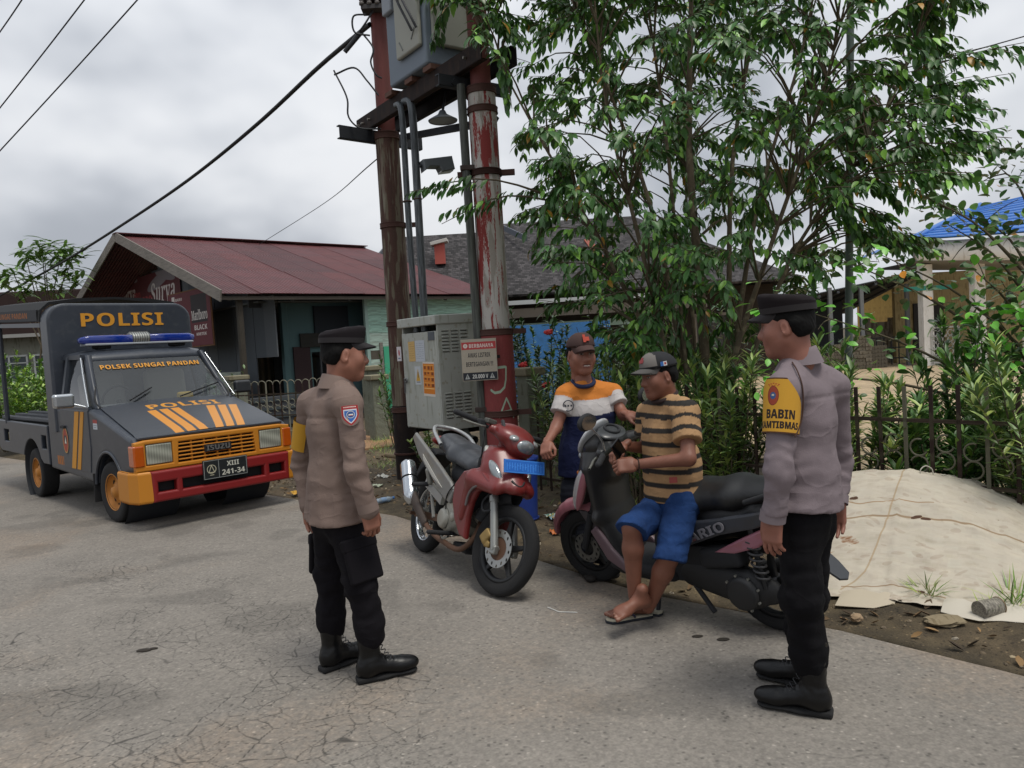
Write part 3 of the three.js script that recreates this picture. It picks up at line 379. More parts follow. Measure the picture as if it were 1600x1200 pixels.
// ---------------------------------------------------------------- police pickup (x forward, y up, z its right side)
{
  const t = thing('police_pickup', 'charcoal police pickup with blue light bar and yellow lettering', 'pickup truck', V(-3.53, 0, -8.23), 0.796 - Math.PI / 2);
  const grime = dataTex(512, (u, v) => { const s = fbm(u, v, 6, 5, 601), d = sstep(0.55, 0.75, fbm(u, v, 18, 4, 605)), g = hash(Math.round(u * 512), Math.round(v * 512), 8); return [41, 47, 57].map((c, i) => c + (s - 0.5) * 12 + d * [10, 9, 6][i] + (g - 0.5) * 5); });
  const paint = mat('#ffffff', 0.46, { map: grime, clearcoat: 0.28, clearcoatRoughness: 0.3 }), yellow = mat('#bd7a1c', 0.5, { map: null }), red = mat('#7d1719', 0.42), black = mat('#141518', 0.75), rubber = mat('#1d1d1e', 0.9), chrome = mat('#b9bdc0', 0.22, { metalness: 0.9 }), letter = mat('#c98a1e', 0.6);
  const glass = mat('#dfe6ea', 0.04, { transmission: 1, thickness: 0, ior: 1.5 });
  const arc = (cx, cy, r, a0, a1, n = 12) => Array.from({ length: n + 1 }, (_, i) => { const a = (a0 + (a1 - a0) * i / n) * Math.PI / 180; return [cx + r * Math.cos(a), cy + r * Math.sin(a)]; });
  // lower body with wheel arch
  part('body', muv(ext([[-1.95, 0.42], ...arc(0, 0.31, 0.4, 172, 10), [0.62, 0.42], [0.70, 0.56], [0.70, 0.84], [0.66, 0.87], [-0.42, 1.135], [-1.95, 1.14]], 1.6, 0.035, [], 3)), paint, t);
  part('underbody', boxAt(3.9, 0.18, 1.2, -1.9, 0.44, 0, 0.02), black, t); part('axle', rod(V(-2.7, 0.3, -0.68), V(-2.7, 0.3, 0.68), 0.06), black, t);
  for (const s of [1, -1]) part('wheel_well', at(new THREE.CylinderGeometry(0.36, 0.36, 0.5, 24, 1, true).rotateX(Math.PI / 2), 0, 0.31, s * 0.5), mat('#34363a', 0.95, { side: THREE.DoubleSide }), t);
  for (const s of [1, -1]) part('fender_lip', new THREE.TorusGeometry(0.405, 0.018, 6, 24, 2.9).rotateZ(0.12).translate(0, 0.31, s * 0.795), paint, t);
  // hood with its painted print
  const hoodTex = canvasTex(1024, 768, (g, w, h) => {
    g.fillStyle = '#2c3138'; g.fillRect(0, 0, w, h); for (let i = 0; i < 2500; i++) { g.fillStyle = ['rgba(70,74,80,.10)', 'rgba(40,42,48,.12)', 'rgba(110,104,92,.07)'][i % 3]; g.fillRect(rnd() * w, rnd() * h, rr(2, 40), rr(1, 12)); }
    const U = (lat) => (lat + 0.74) / 1.48 * w, Y = (x) => (0.68 - x) / 1.1 * -h + h;    // lateral (left to right as seen from ahead), forward
    g.fillStyle = '#c88719'; g.font = 'bold 150px sans-serif'; g.textBaseline = 'alphabetic'; g.textAlign = 'center'; g.save(); g.translate(U(0.07), Y(-0.10)); g.scale(1.16, 1.0); g.fillText('POLISI', 0, 0); g.restore();
    g.fillStyle = '#c98319'; const band = (a0, a1, b0, b1, x0, x1) => { for (let i = 0; i < 3; i++) { const k0 = i / 3, k1 = (i + 0.74) / 3; g.beginPath(); g.moveTo(U(mix(a0, a1, k0)), Y(x0)); g.lineTo(U(mix(a0, a1, k1)), Y(x0)); g.lineTo(U(mix(b0, b1, k1)), Y(x1)); g.lineTo(U(mix(b0, b1, k0)), Y(x1)); g.fill(); } };
    band(-0.36, 0.0, -0.38, -0.02, -0.06, 0.7); band(0.26, 0.64, 0.02, 0.36, -0.04, 0.7);
  });
  { const pos = [], uv = [], idx = [], nx = 10, nn = 14; for (let j = 0; j <= nx; j++) for (let i = 0; i <= nn; i++) { const k = j / nx, x = mix(-0.42, 0.68, k), w = mix(0.70, 0.745, k), z = w - 2 * w * i / nn, e = Math.abs(z) / w; pos.push(x, mix(1.142, 0.872, k) + 0.035 * (1 - e * e) * (1 - 0.3 * k) + 0.006 - (k > 0.95 ? 0.012 : 0), z); uv.push((0.74 - z) / 1.48, 1 - k); }
    for (let j = 0; j < nx; j++) for (let i = 0; i < nn; i++) { const a = j * (nn + 1) + i; idx.push(a, a + nn + 1, a + 1, a + 1, a + nn + 1, a + nn + 2); }
    const g = new THREE.BufferGeometry(); g.setAttribute('position', new THREE.Float32BufferAttribute(pos, 3)); g.setAttribute('uv', new THREE.Float32BufferAttribute(uv.map((v, i) => i % 2 ? v : v), 2)); g.setIndex(idx.map((v, i) => idx[i % 3 === 1 ? i + 1 : i % 3 === 2 ? i - 1 : i])); g.computeVertexNormals();
    part('hood', g, mat('#ffffff', 0.42, { map: hoodTex, clearcoat: 0.15, clearcoatRoughness: 0.4, side: THREE.DoubleSide }), t); }
  part('hood_edge', boxAt(0.04, 0.03, 1.5, 0.68, 0.868, 0, 0.012), paint, t);
  // front: yellow fascia, grille, lamps
  const fasc = part('fascia', at(ext([[-0.80, 0.555], [0.80, 0.555], [0.80, 0.835], [0.70, 0.85], [-0.70, 0.85], [-0.80, 0.835]], 0.07, 0.012, [[[-0.40, 0.60], [0.40, 0.60], [0.385, 0.80], [-0.385, 0.80]], [[-0.70, 0.61], [-0.45, 0.61], [-0.45, 0.81], [-0.70, 0.81]], [[0.45, 0.61], [0.70, 0.61], [0.70, 0.81], [0.45, 0.81]]]), 0.715, 0, 0, 0, Math.PI / 2, 0), yellow, t);
  part('grille_back', boxAt(0.02, 0.22, 0.8, 0.69, 0.70, 0), black, t);
  for (let i = 0; i < 5; i++) part('grille_slat', boxAt(0.045, 0.014, 0.79, 0.725, 0.628 + i * 0.037, 0, 0.005), yellow, fasc);
  for (const z of [-0.26, -0.13, 0, 0.13, 0.26]) part('grille_upright', boxAt(0.03, 0.2, 0.014, 0.72, 0.70, z), yellow, fasc);
  part('maker_badge', at(text('ISUZU', 0.05, 0.012, 1.25), 0.752, 0.702, 0, 0, Math.PI / 2, 0), mat('#9a9a98', 0.3, { metalness: 0.7 }), t); part('badge_plate', boxAt(0.008, 0.075, 0.28, 0.748, 0.702, 0), black, t);
  const lensTex = dataTex(128, (u, v) => { const s = 0.82 + 0.06 * Math.sin(u * 60) + 0.1 * Math.sin(v * 9 + u * 4); return [176 * s, 180 * s, 166 * s]; });
  for (const s of [1, -1]) {
    part('headlight', boxAt(0.03, 0.19, 0.24, 0.735, 0.71, s * 0.575, 0.012), mat('#ffffff', 0.12, { map: lensTex, clearcoat: 1, clearcoatRoughness: 0.05 }), t); part('reflector', boxAt(0.012, 0.2, 0.25, 0.70, 0.71, s * 0.575), chrome, t);
    part('indicator', boxAt(0.14, 0.2, 0.1, 0.69, 0.705, s * 0.765, 0.015), mat('#b0500f', 0.2, { clearcoat: 0.8 }), t);
    part('bumper_corner', at(ext([[0.86, 0.70], [0.835, 0.82], [0.70, 0.862], [0.42, 0.858], [0.42, 0.825], [0.68, 0.83], [0.79, 0.80], [0.80, 0.70]].map(([x, z]) => [x, -s * z]), 0.30, 0.025, [], 3).rotateX(-Math.PI / 2), 0, 0.415, 0), yellow, t);
    part('mudflap', boxAt(0.015, 0.3, 0.2, -0.42, 0.32, s * 0.72), rubber, t);
    part('side_mirror', merge([boxAt(0.09, 0.15, 0.2, -0.62, 1.24, s * 0.98, 0.03), rod(V(-0.56, 1.16, s * 0.79), V(-0.6, 1.2, s * 0.9), 0.014)]), s > 0 ? chrome : mat('#2a2d31', 0.5), t);
    part('wiper', merge([bar(V(-0.44, 1.165, s * 0.04 + 0.36), V(-0.56, 1.285, s * 0.04 - 0.02 + 0.0 + (s > 0 ? 0.1 : -0.12)), 0.016, 0.012)].map((g) => g.translate(0.03, 0.03, s > 0 ? 0.0 : -0.46))), black, t);
  }
  const bslots = [[[-0.42, 0.355], [0.42, 0.355], [0.42, 0.455], [-0.42, 0.455]], [[-0.65, 0.36], [-0.48, 0.36], [-0.48, 0.455], [-0.65, 0.455]], [[0.48, 0.36], [0.65, 0.36], [0.65, 0.455], [0.48, 0.455]]];
  part('bumper', at(ext([[-0.70, 0.27], [0.70, 0.27], [0.71, 0.56], [-0.71, 0.56]], 0.09, 0.02, bslots, 3), 0.825, 0, 0, 0, Math.PI / 2, 0), red, t); part('bumper_back', boxAt(0.02, 0.26, 1.4, 0.765, 0.41, 0), black, t);
  const plateTex = canvasTex(512, 230, (g, w, h) => { g.fillStyle = '#14191c'; g.fillRect(0, 0, w, h); g.strokeStyle = '#8e9290'; g.lineWidth = 6; g.strokeRect(6, 6, w - 12, h - 12); g.beginPath(); g.moveTo(176, 8); g.lineTo(176, h - 8); g.stroke(); g.fillStyle = '#c4c4b8'; g.textAlign = 'center'; g.font = 'bold 82px sans-serif'; g.fillText('XIII', 345, 98); g.font = 'bold 90px sans-serif'; g.fillText('241-34', 345, 202, 300); g.strokeStyle = '#b8b39a'; g.lineWidth = 8; g.beginPath(); g.arc(92, 110, 50, 0, 7); g.moveTo(92, 64); g.lineTo(60, 150); g.moveTo(92, 64); g.lineTo(124, 150); g.moveTo(52, 150); g.lineTo(132, 150); g.moveTo(70, 182); g.lineTo(116, 182); g.stroke(); });
  part('number_plate', boxAt(0.012, 0.19, 0.46, 0.88, 0.50, 0, 0.004), black, t); part('plate_face', at(P3(0.45, 0.185), 0.888, 0.50, 0, 0, Math.PI / 2, 0), mat('#ffffff', 0.5, { map: plateTex }), t);
  // greenhouse
  const q = (a, b, c, d) => { const g = new THREE.BufferGeometry(); g.setAttribute('position', new THREE.Float32BufferAttribute([...a, ...b, ...c, ...a, ...c, ...d], 3)); g.setAttribute('uv', new THREE.Float32BufferAttribute([0, 0, 1, 0, 1, 1, 0, 0, 1, 1, 0, 1], 2)); g.computeVertexNormals(); return g; };
  part('windshield', q([-0.43, 1.15, 0.69], [-0.43, 1.15, -0.69], [-0.91, 1.672, -0.585], [-0.91, 1.672, 0.585]), mat('#c9d0d4', 0.06, { transmission: 0.94, thickness: 0, ior: 1.5 }), t);
  part('windshield_seal', tube([[-0.428, 1.15, 0.70], [-0.428, 1.158, 0], [-0.428, 1.15, -0.70], [-0.66, 1.41, -0.65], [-0.915, 1.675, -0.59], [-0.92, 1.69, 0], [-0.915, 1.675, 0.59], [-0.66, 1.41, 0.65]], 0.014, 90, 6, true), black, t);
  part('cab_roof', muv(loft([[-0.88, 0.60, 1.67], [-0.93, 0.635, 1.715], [-1.05, 0.66, 1.745], [-1.3, 0.67, 1.755], [-1.56, 0.67, 1.75]].map(([x, w, y]) => [[w + 0.02, y - 0.06], [w, y - 0.015], [w * 0.8, y + 0.01], [0, y + 0.022], [-w * 0.8, y + 0.01], [-w, y - 0.015], [-w - 0.02, y - 0.06], [0, y - 0.05]].map(([z, yy]) => V(x, yy, z))))), paint, t);
  for (const s of [1, -1]) {
    part('a_pillar', loft([[-0.44, 1.12, 0.74, 0.05], [-0.68, 1.40, 0.695, 0.045], [-0.92, 1.69, 0.64, 0.045]].map(([x, y, z, w]) => [V(x + 0.03, y + 0.02, s * (z - 0.05)), V(x + 0.03, y + 0.02, s * z), V(x - w, y - 0.01, s * (z + 0.012)), V(x - w, y - 0.01, s * (z - 0.05))])), paint, t);
    part('roof_channel', bar(V(-0.95, 1.69, s * 0.665), V(-1.52, 1.70, s * 0.68), 0.05, 0.05), paint, t); part('b_pillar', bar(V(-1.36, 1.12, s * 0.785), V(-1.36, 1.70, s * 0.68), 0.05, 0.07), paint, t); part('window_sill', bar(V(-0.46, 1.135, s * 0.785), V(-1.5, 1.14, s * 0.79), 0.03, 0.03), paint, t);
    part('side_window', q([-0.5, 1.15, s * 0.775], [-1.35, 1.15, s * 0.775], [-1.35, 1.68, s * 0.675], [-0.94, 1.68, s * 0.67]), glass, t);
    const door = part('door', muv(at(ext([[-0.52, 0.47], [-0.46, 0.72], [-0.47, 1.125], [-1.40, 1.13], [-1.42, 0.47]], 0.02, 0.006), 0, 0, s * 0.798)), paint, t);
    part('handle', boxAt(0.13, 0.035, 0.03, -1.32, 0.93, s * 0.815, 0.01), black, door); part('chrome_strip', tube([[-0.46, 1.16, s * 0.795], [-0.70, 1.42, s * 0.745], [-0.93, 1.68, s * 0.69]], 0.008, 16, 6), chrome, door);
  }
  part('dashboard', boxAt(0.3, 0.2, 1.34, -0.66, 1.06, 0, 0.05), mat('#6a6a68', 0.8), t); part('steering_wheel', merge([at(new THREE.TorusGeometry(0.17, 0.014, 8, 28), -0.86, 1.18, 0.36, 0, Math.PI / 2 - 0.0, 0.0), rod(V(-0.86, 1.18, 0.36), V(-0.68, 1.06, 0.36), 0.03)]), black, t);
  for (const s of [1, -1]) part('seat', merge([boxAt(0.45, 0.14, 0.5, -1.12, 0.86, s * 0.36, 0.05), boxAt(0.14, 0.62, 0.48, -1.36, 1.2, s * 0.36, 0.06, 0, 0, 0.15), boxAt(0.09, 0.16, 0.24, -1.42, 1.55, s * 0.36, 0.04)]), mat(s > 0 ? '#8a857c' : '#96907f', 0.9), t);
  part('dash_cloth', boxAt(0.12, 0.09, 0.16, -0.62, 1.19, -0.28, 0.03), mat('#c9a33a', 0.8), t);
  part('windshield_lettering', at(text('POLSEK SUNGAI PANDAN', 0.062, 0.004, 1.06).rotateX(-0.74), 0, 0, 0).rotateY(Math.PI / 2).translate(-0.80, 1.566, 0), letter, t);
  // bulkhead and canopy
  const bh = Array.from({ length: 9 }, (_, i) => { const a = Math.PI / 2 * i / 8; return [-0.82 + 0.2 - 0.2 * Math.cos(a), 2.13 + 0.2 * Math.sin(a)]; }), prof = [[-0.82, 0.86], ...bh, ...bh.map(([x, y]) => [-x, y]).reverse(), [0.82, 0.86]].reverse();
  part('bulkhead', muv(at(ext(prof, 0.3, 0.03, [], 3), -1.705, 0, 0, 0, Math.PI / 2, 0)), paint, t);
  part('bulkhead_lettering', at(text('POLISI', 0.155, 0.004, 1.42), -1.553, 2.135, 0.0, 0, Math.PI / 2, 0), letter, t);
  const CANOPY = new THREE.Matrix4().makeTranslation(-1.9, 2.0, 0).multiply(new THREE.Matrix4().makeRotationZ(-0.055)).multiply(new THREE.Matrix4().makeTranslation(1.9, -1.92, 0));
  part('roof_cover', muv(at(ext([[-0.83, 2.06], [-0.815, 2.2], [-0.72, 2.29], [-0.4, 2.335], [0, 2.35], [0.4, 2.335], [0.72, 2.29], [0.815, 2.2], [0.83, 2.06], [0.81, 2.06], [0.795, 2.19], [0.7, 2.265], [0, 2.325], [-0.7, 2.265], [-0.795, 2.19], [-0.81, 2.06]].reverse(), 2.7, 0), -3.18, 0, 0, 0, Math.PI / 2, 0).applyMatrix4(CANOPY)), mat('#4a4c51', 0.8, { map: grime }), t);
  const bandTex = canvasTex(1024, 96, (g, w, h) => { g.fillStyle = '#33353a'; g.fillRect(0, 0, w, h); g.fillStyle = '#9a5a26'; g.font = 'bold 70px sans-serif'; g.textBaseline = 'middle'; g.fillText('POLSEK SUNGAI PANDAN', 24, h / 2, w - 48); });
  for (const s of [1, -1]) { part('side_band', at(P3(2.5, 0.13), -3.15, 2.135, s * 0.834, 0, s > 0 ? 0 : Math.PI, 0).applyMatrix4(CANOPY), mat('#ffffff', 0.8, { map: bandTex }), t); part('roof_rail', bar(V(-1.85, 2.02, s * 0.8), V(-4.42, 2.02, s * 0.8), 0.04, 0.05).applyMatrix4(CANOPY), paint, t); for (const x of [-4.38]) part('canopy_post', rod(V(x + 0.55, 0.9, s * 0.79), V(x + 0.6, 2.25, s * 0.8), 0.03), paint, t); }
  part('grab_ring', merge([new THREE.TorusGeometry(0.1, 0.018, 8, 20, 3.3).rotateZ(1.2).translate(-2.1, 1.38, 0.6), rod(V(-1.97, 1.28, 0.62), V(-2.36, 1.3, 0.62), 0.03)]), black, t);
  // bed
  const slot = (x, y, w, h) => [[x, y], [x + w, y], [x + w, y + h], [x, y + h]];
  for (const s of [1, -1]) part('bed_side', muv(at(ext([[-4.42, 0.62], [-4.2, 0.52], ...arc(-2.7, 0.31, 0.43, 152, 28).map(([x, y]) => [x, y]), [-2.22, 0.46], [-1.97, 0.46], [-1.97, 0.92], [-4.42, 0.94]], 0.05, 0.01, [slot(-4.0, 0.66, 0.26, 0.16), slot(-2.24, 0.64, 0.2, 0.16)]), 0, 0, s * 0.785)), paint, t);
  part('bed_floor', muv(boxAt(2.46, 0.04, 1.5, -3.2, 0.90, 0)), mat('#3b3d40', 0.85, { map: grime }), t);
  for (const z of [0.68, 0.52, 0.36]) part('bench_slat', muv(boxAt(2.42, 0.035, 0.1, -3.2, 0.965 + (0.68 - z) * 0.1, z, 0.006)), mat('#54565a', 0.8), t);
  part('bed_liner', boxAt(2.3, 0.3, 1.3, -3.1, 0.74, 0), black, t); part('tail_bar', boxAt(0.04, 0.2, 1.5, -4.42, 0.84, 0, 0.01), paint, t);
  for (const s of [1, -1]) part('rear_arch', new THREE.CylinderGeometry(0.42, 0.42, 0.28, 24, 1, true, 0, Math.PI).rotateX(Math.PI / 2).rotateZ(Math.PI).translate(-2.7, 0.31, s * 0.66), mat('#34363a', 0.95, { side: THREE.DoubleSide }), t);
  // door stripes, emblem, side marks (right side of the truck)
  for (const s of [1, -1]) { for (const [a, b] of [[-0.88, -0.74], [-0.69, -0.58]]) part('door_stripe', at(ext([[a, 1.11], [b, 1.11], [b - 0.25, 0.48], [a - 0.25, 0.48]], 0.003), 0, 0, s * 0.8105), letter, t);
    const em = canvasTex(128, 192, (g) => { g.fillStyle = '#3a3f47'; g.fillRect(0, 0, 128, 192); g.fillStyle = '#9a3a24'; g.beginPath(); g.ellipse(64, 96, 54, 84, 0, 0, 7); g.fill(); g.strokeStyle = '#b98a3a'; g.lineWidth = 9; g.stroke(); g.fillStyle = '#2a2723'; g.beginPath(); g.arc(64, 92, 32, 0, 7); g.fill(); g.fillStyle = '#d6cfc0'; g.beginPath(); g.moveTo(64, 66); g.lineTo(82, 118); g.lineTo(46, 118); g.fill(); });
    part('door_emblem', at(new THREE.CircleGeometry(0.13, 24).scale(0.8, 1.2, 1), -1.28, 0.78, s * 0.812, 0, s > 0 ? 0 : Math.PI, 0), mat('#ffffff', 0.55, { map: em }), t);
    for (let i = 0; i < 8; i++) part('side_mark', at(ext([[0, 0], [0.045, 0], [0.03, 0.10], [-0.012, 0.10]], 0.002), -1.66 + i * 0.068, 0.49, s * 0.8005), mat('#a5631f', 0.6), t); }
  part('side_sticker', at(P3(0.13, 0.1), -0.28, 0.985, 0.8015), mat('#ffffff', 0.6, { map: canvasTex(64, 48, (g) => { g.fillStyle = '#b9bec4'; g.fillRect(0, 0, 64, 48); g.fillStyle = '#9c4038'; g.fillRect(0, 0, 64, 18); g.fillStyle = '#8a929c'; g.fillRect(8, 26, 48, 5); g.fillRect(8, 36, 40, 5); }) }), t);
  // light bar
  const blue = mat('#0a2f8f', 0.12, { clearcoat: 1, clearcoatRoughness: 0.06, transmission: 0.25, thickness: 0 });
  for (const s of [1, -1]) { part('light_dome', loft([[0.10, 0.075, 0.055], [0.30, 0.075, 0.058], [0.56, 0.07, 0.055], [0.63, 0.045, 0.035], [0.645, 0.02, 0.018]].map(([z, a, b]) => Array.from({ length: 16 }, (_, i) => { const w = i / 16 * Math.PI * 2 * s; const c = Math.cos(w), n = Math.sin(w); return V(-1.12 + a * 1.4 * Math.sign(c) * Math.sqrt(Math.abs(c)), 1.875 + b * Math.sign(n) * Math.sqrt(Math.abs(n)), s * z); }))), blue, t); part('bar_foot', merge([boxAt(0.14, 0.06, 0.1, -1.12, 1.80, s * 0.42, 0.02), boxAt(0.05, 0.05, 0.2, -1.08, 1.80, s * 0.42, 0.02)]), black, t); }
  part('bar_base', boxAt(0.22, 0.025, 1.2, -1.12, 1.825, 0, 0.01), mat('#8f949a', 0.5), t);
  part('bar_siren', lathe([[0.001, -0.11], [0.075, -0.11], [0.085, -0.09], [0.085, 0.09], [0.075, 0.11], [0.001, 0.11]], 24).rotateX(Math.PI / 2).scale(1.15, 0.85, 1).translate(-1.12, 1.885, 0), mat('#a7a9a6', 0.4, { metalness: 0.5 }), t); for (let i = 0; i < 8; i++) part('siren_rib', new THREE.TorusGeometry(0.086, 0.006, 6, 24).scale(1.15, 0.86, 1).translate(-1.12, 1.885, -0.091 + i * 0.026), mat('#6b6d6b', 0.4, { metalness: 0.5 }), t);
  // wheels
  const tyreG = lathe([[0.17, -0.08], [0.2, -0.09], [0.26, -0.098], [0.292, -0.09], [0.305, -0.07], [0.307, 0], [0.305, 0.07], [0.292, 0.09], [0.26, 0.098], [0.2, 0.09], [0.17, 0.08]], 40).rotateX(Math.PI / 2);
  const rimG = merge([lathe([[0.19, -0.07], [0.192, 0.085], [0.178, 0.088], [0.168, 0.06], [0.15, 0.02], [0.1, 0.04], [0.075, 0.06], [0.055, 0.062], [0.05, 0.09], [0.001, 0.095]], 36).rotateX(Math.PI / 2)]);
  for (const [x, z, s] of [[0, 0.69, 1], [0, -0.69, -1], [-2.7, 0.69, 1], [-2.7, -0.69, -1]]) {
    const tw = part('tyre', tyreG, rubber, t); tw.position.set(x, 0.306, z); if (x === 0) tw.rotation.y = 0.06; const rm = part('rim', rimG, mat('#b0732a', 0.6), tw); rm.rotation.y = s > 0 ? 0 : Math.PI;
    for (let i = 0; i < 8; i++) { const a = i / 8 * Math.PI * 2; part('rim_slot', new THREE.CircleGeometry(0.018, 10).scale(1.5, 0.8, 1).rotateZ(a + Math.PI / 2).translate(0.128 * Math.cos(a), 0.128 * Math.sin(a), 0.036), mat('#1b1510', 0.9), rm); }
  }
}
// ---------------------------------------------------------------- motorcycles (x forward, y up, z right)
const cone = (a, b, ra, rb = ra, k = 0.02, flat) => ({ a: V(...a), b: V(...b), ra, rb, k, flat: flat && [V(...flat[0]).normalize(), flat[1]] });
const ell = (c, r, k = 0.02, e) => ({ c: V(...c), r: V(...r), k, q: e && new THREE.Quaternion().setFromEuler(new THREE.Euler(...e)) });
const rbx = (c, h, e = 0.015, k = 0.02, rot) => ({ c: V(...c), h: V(...h), e, k, q: rot && new THREE.Quaternion().setFromEuler(new THREE.Euler(...rot)) });
const neg = (p) => ({ ...p, neg: true });
const bikeM = { black: mat('#17181a', 0.55), matte: mat('#222326', 0.85), rubber: mat('#1a1a1b', 0.92, { bumpMap: bumpNoise, bumpScale: 0.002 }), alloy: mat('#85857f', 0.45, { metalness: 0.55 }), castAlloy: mat('#77766f', 0.6, { metalness: 0.35, map: bumpNoise }), chrome: mat('#c2c6ca', 0.16, { metalness: 0.95 }), lens: mat('#8c9396', 0.1, { clearcoat: 1, metalness: 0.35 }), rust: mat('#5a4030', 0.8), gold: mat('#8d7546', 0.55, { metalness: 0.4 }), amber: mat('#b9651d', 0.25), redLens: mat('#7d1512', 0.2) };
const dustMap = dataTex(256, (u, v) => { const s = fbm(u, v, 8, 5, 701), d = sstep(0.52, 0.7, fbm(u, v, 16, 4, 705)); const k = 0.86 + 0.16 * s; return [255 * k, 255 * k * mix(1, 0.97, d), 255 * k * mix(1, 0.93, d)]; });
function tyreGeo(R, w, r0) { // tread blocks are cut by a bump; the lathe gives the profile
  return lathe([[r0, -w * 0.34], [r0 + (R - r0) * 0.35, -w * 0.5], [R - w * 0.22, -w * 0.47], [R - w * 0.05, -w * 0.26], [R, 0], [R - w * 0.05, w * 0.26], [R - w * 0.22, w * 0.47], [r0 + (R - r0) * 0.35, w * 0.5], [r0, w * 0.34]], 48).rotateX(Math.PI / 2); }
function treadGeo(R, w, n) { const l = []; for (let i = 0; i < n; i++) { const a = i / n * Math.PI * 2; for (const s of [1, -1]) { const b = at(bx(0.014, 0.008, w * 0.34), 0, R - 0.006 - w * 0.04, s * w * 0.2, s * 0.42, s * 0.5, 0); l.push(b.rotateZ(a + (s > 0 ? 0 : Math.PI / n))); } } return merge(l); }
const castRim = (r0, w) => { const l = [lathe([[r0 - 0.022, -w / 2], [r0 + 0.004, -w / 2 - 0.004], [r0 + 0.006, w / 2 + 0.004], [r0 - 0.022, w / 2], [r0 - 0.03, 0], [r0 - 0.022, -w / 2]], 48).rotateX(Math.PI / 2), new THREE.CylinderGeometry(0.045, 0.045, w + 0.02, 20).rotateX(Math.PI / 2)]; for (let i = 0; i < 5; i++) l.push(ext([[0.03, -0.026], [r0 - 0.02, -0.012], [r0 - 0.02, 0.012], [0.03, 0.026]], 0.03, 0.006).rotateZ(i / 5 * Math.PI * 2 + 0.3)); return merge(l); };
const discGeo = (r) => { const holes = []; for (let i = 0; i < 14; i++) { const a = i / 14 * 6.283, q = r - 0.02 + (i % 2) * 0.01, s = 0.0075; holes.push(Array.from({ length: 8 }, (_, k) => [q * Math.cos(a) + s * Math.cos(-k / 8 * 6.283), q * Math.sin(a) + s * 1.6 * Math.sin(-k / 8 * 6.283)])); } holes.push(Array.from({ length: 20 }, (_, k) => [(r - 0.045) * Math.cos(-k / 20 * 6.283), (r - 0.045) * Math.sin(-k / 20 * 6.283)])); return ext(Array.from({ length: 36 }, (_, k) => [r * Math.cos(k / 36 * 6.283), r * Math.sin(k / 36 * 6.283)]), 0.005, 0, holes); };
function spoked(r0, w) { const l = []; for (let i = 0; i < 28; i++) { const a = i / 28 * 6.283, s = i % 2 ? 1 : -1, b = a + (i % 4 < 2 ? 0.35 : -0.35); l.push(rod(V(0.04 * Math.cos(b), 0.04 * Math.sin(b), s * 0.025), V((r0 - 0.015) * Math.cos(a), (r0 - 0.015) * Math.sin(a), s * 0.006), 0.0028, 0.0028, 5)); } return merge(l); }
function mirrorShape() { return sdf([ell([0, 0, 0], [0.022, 0.05, 0.078], 0.01)], 0.006); }

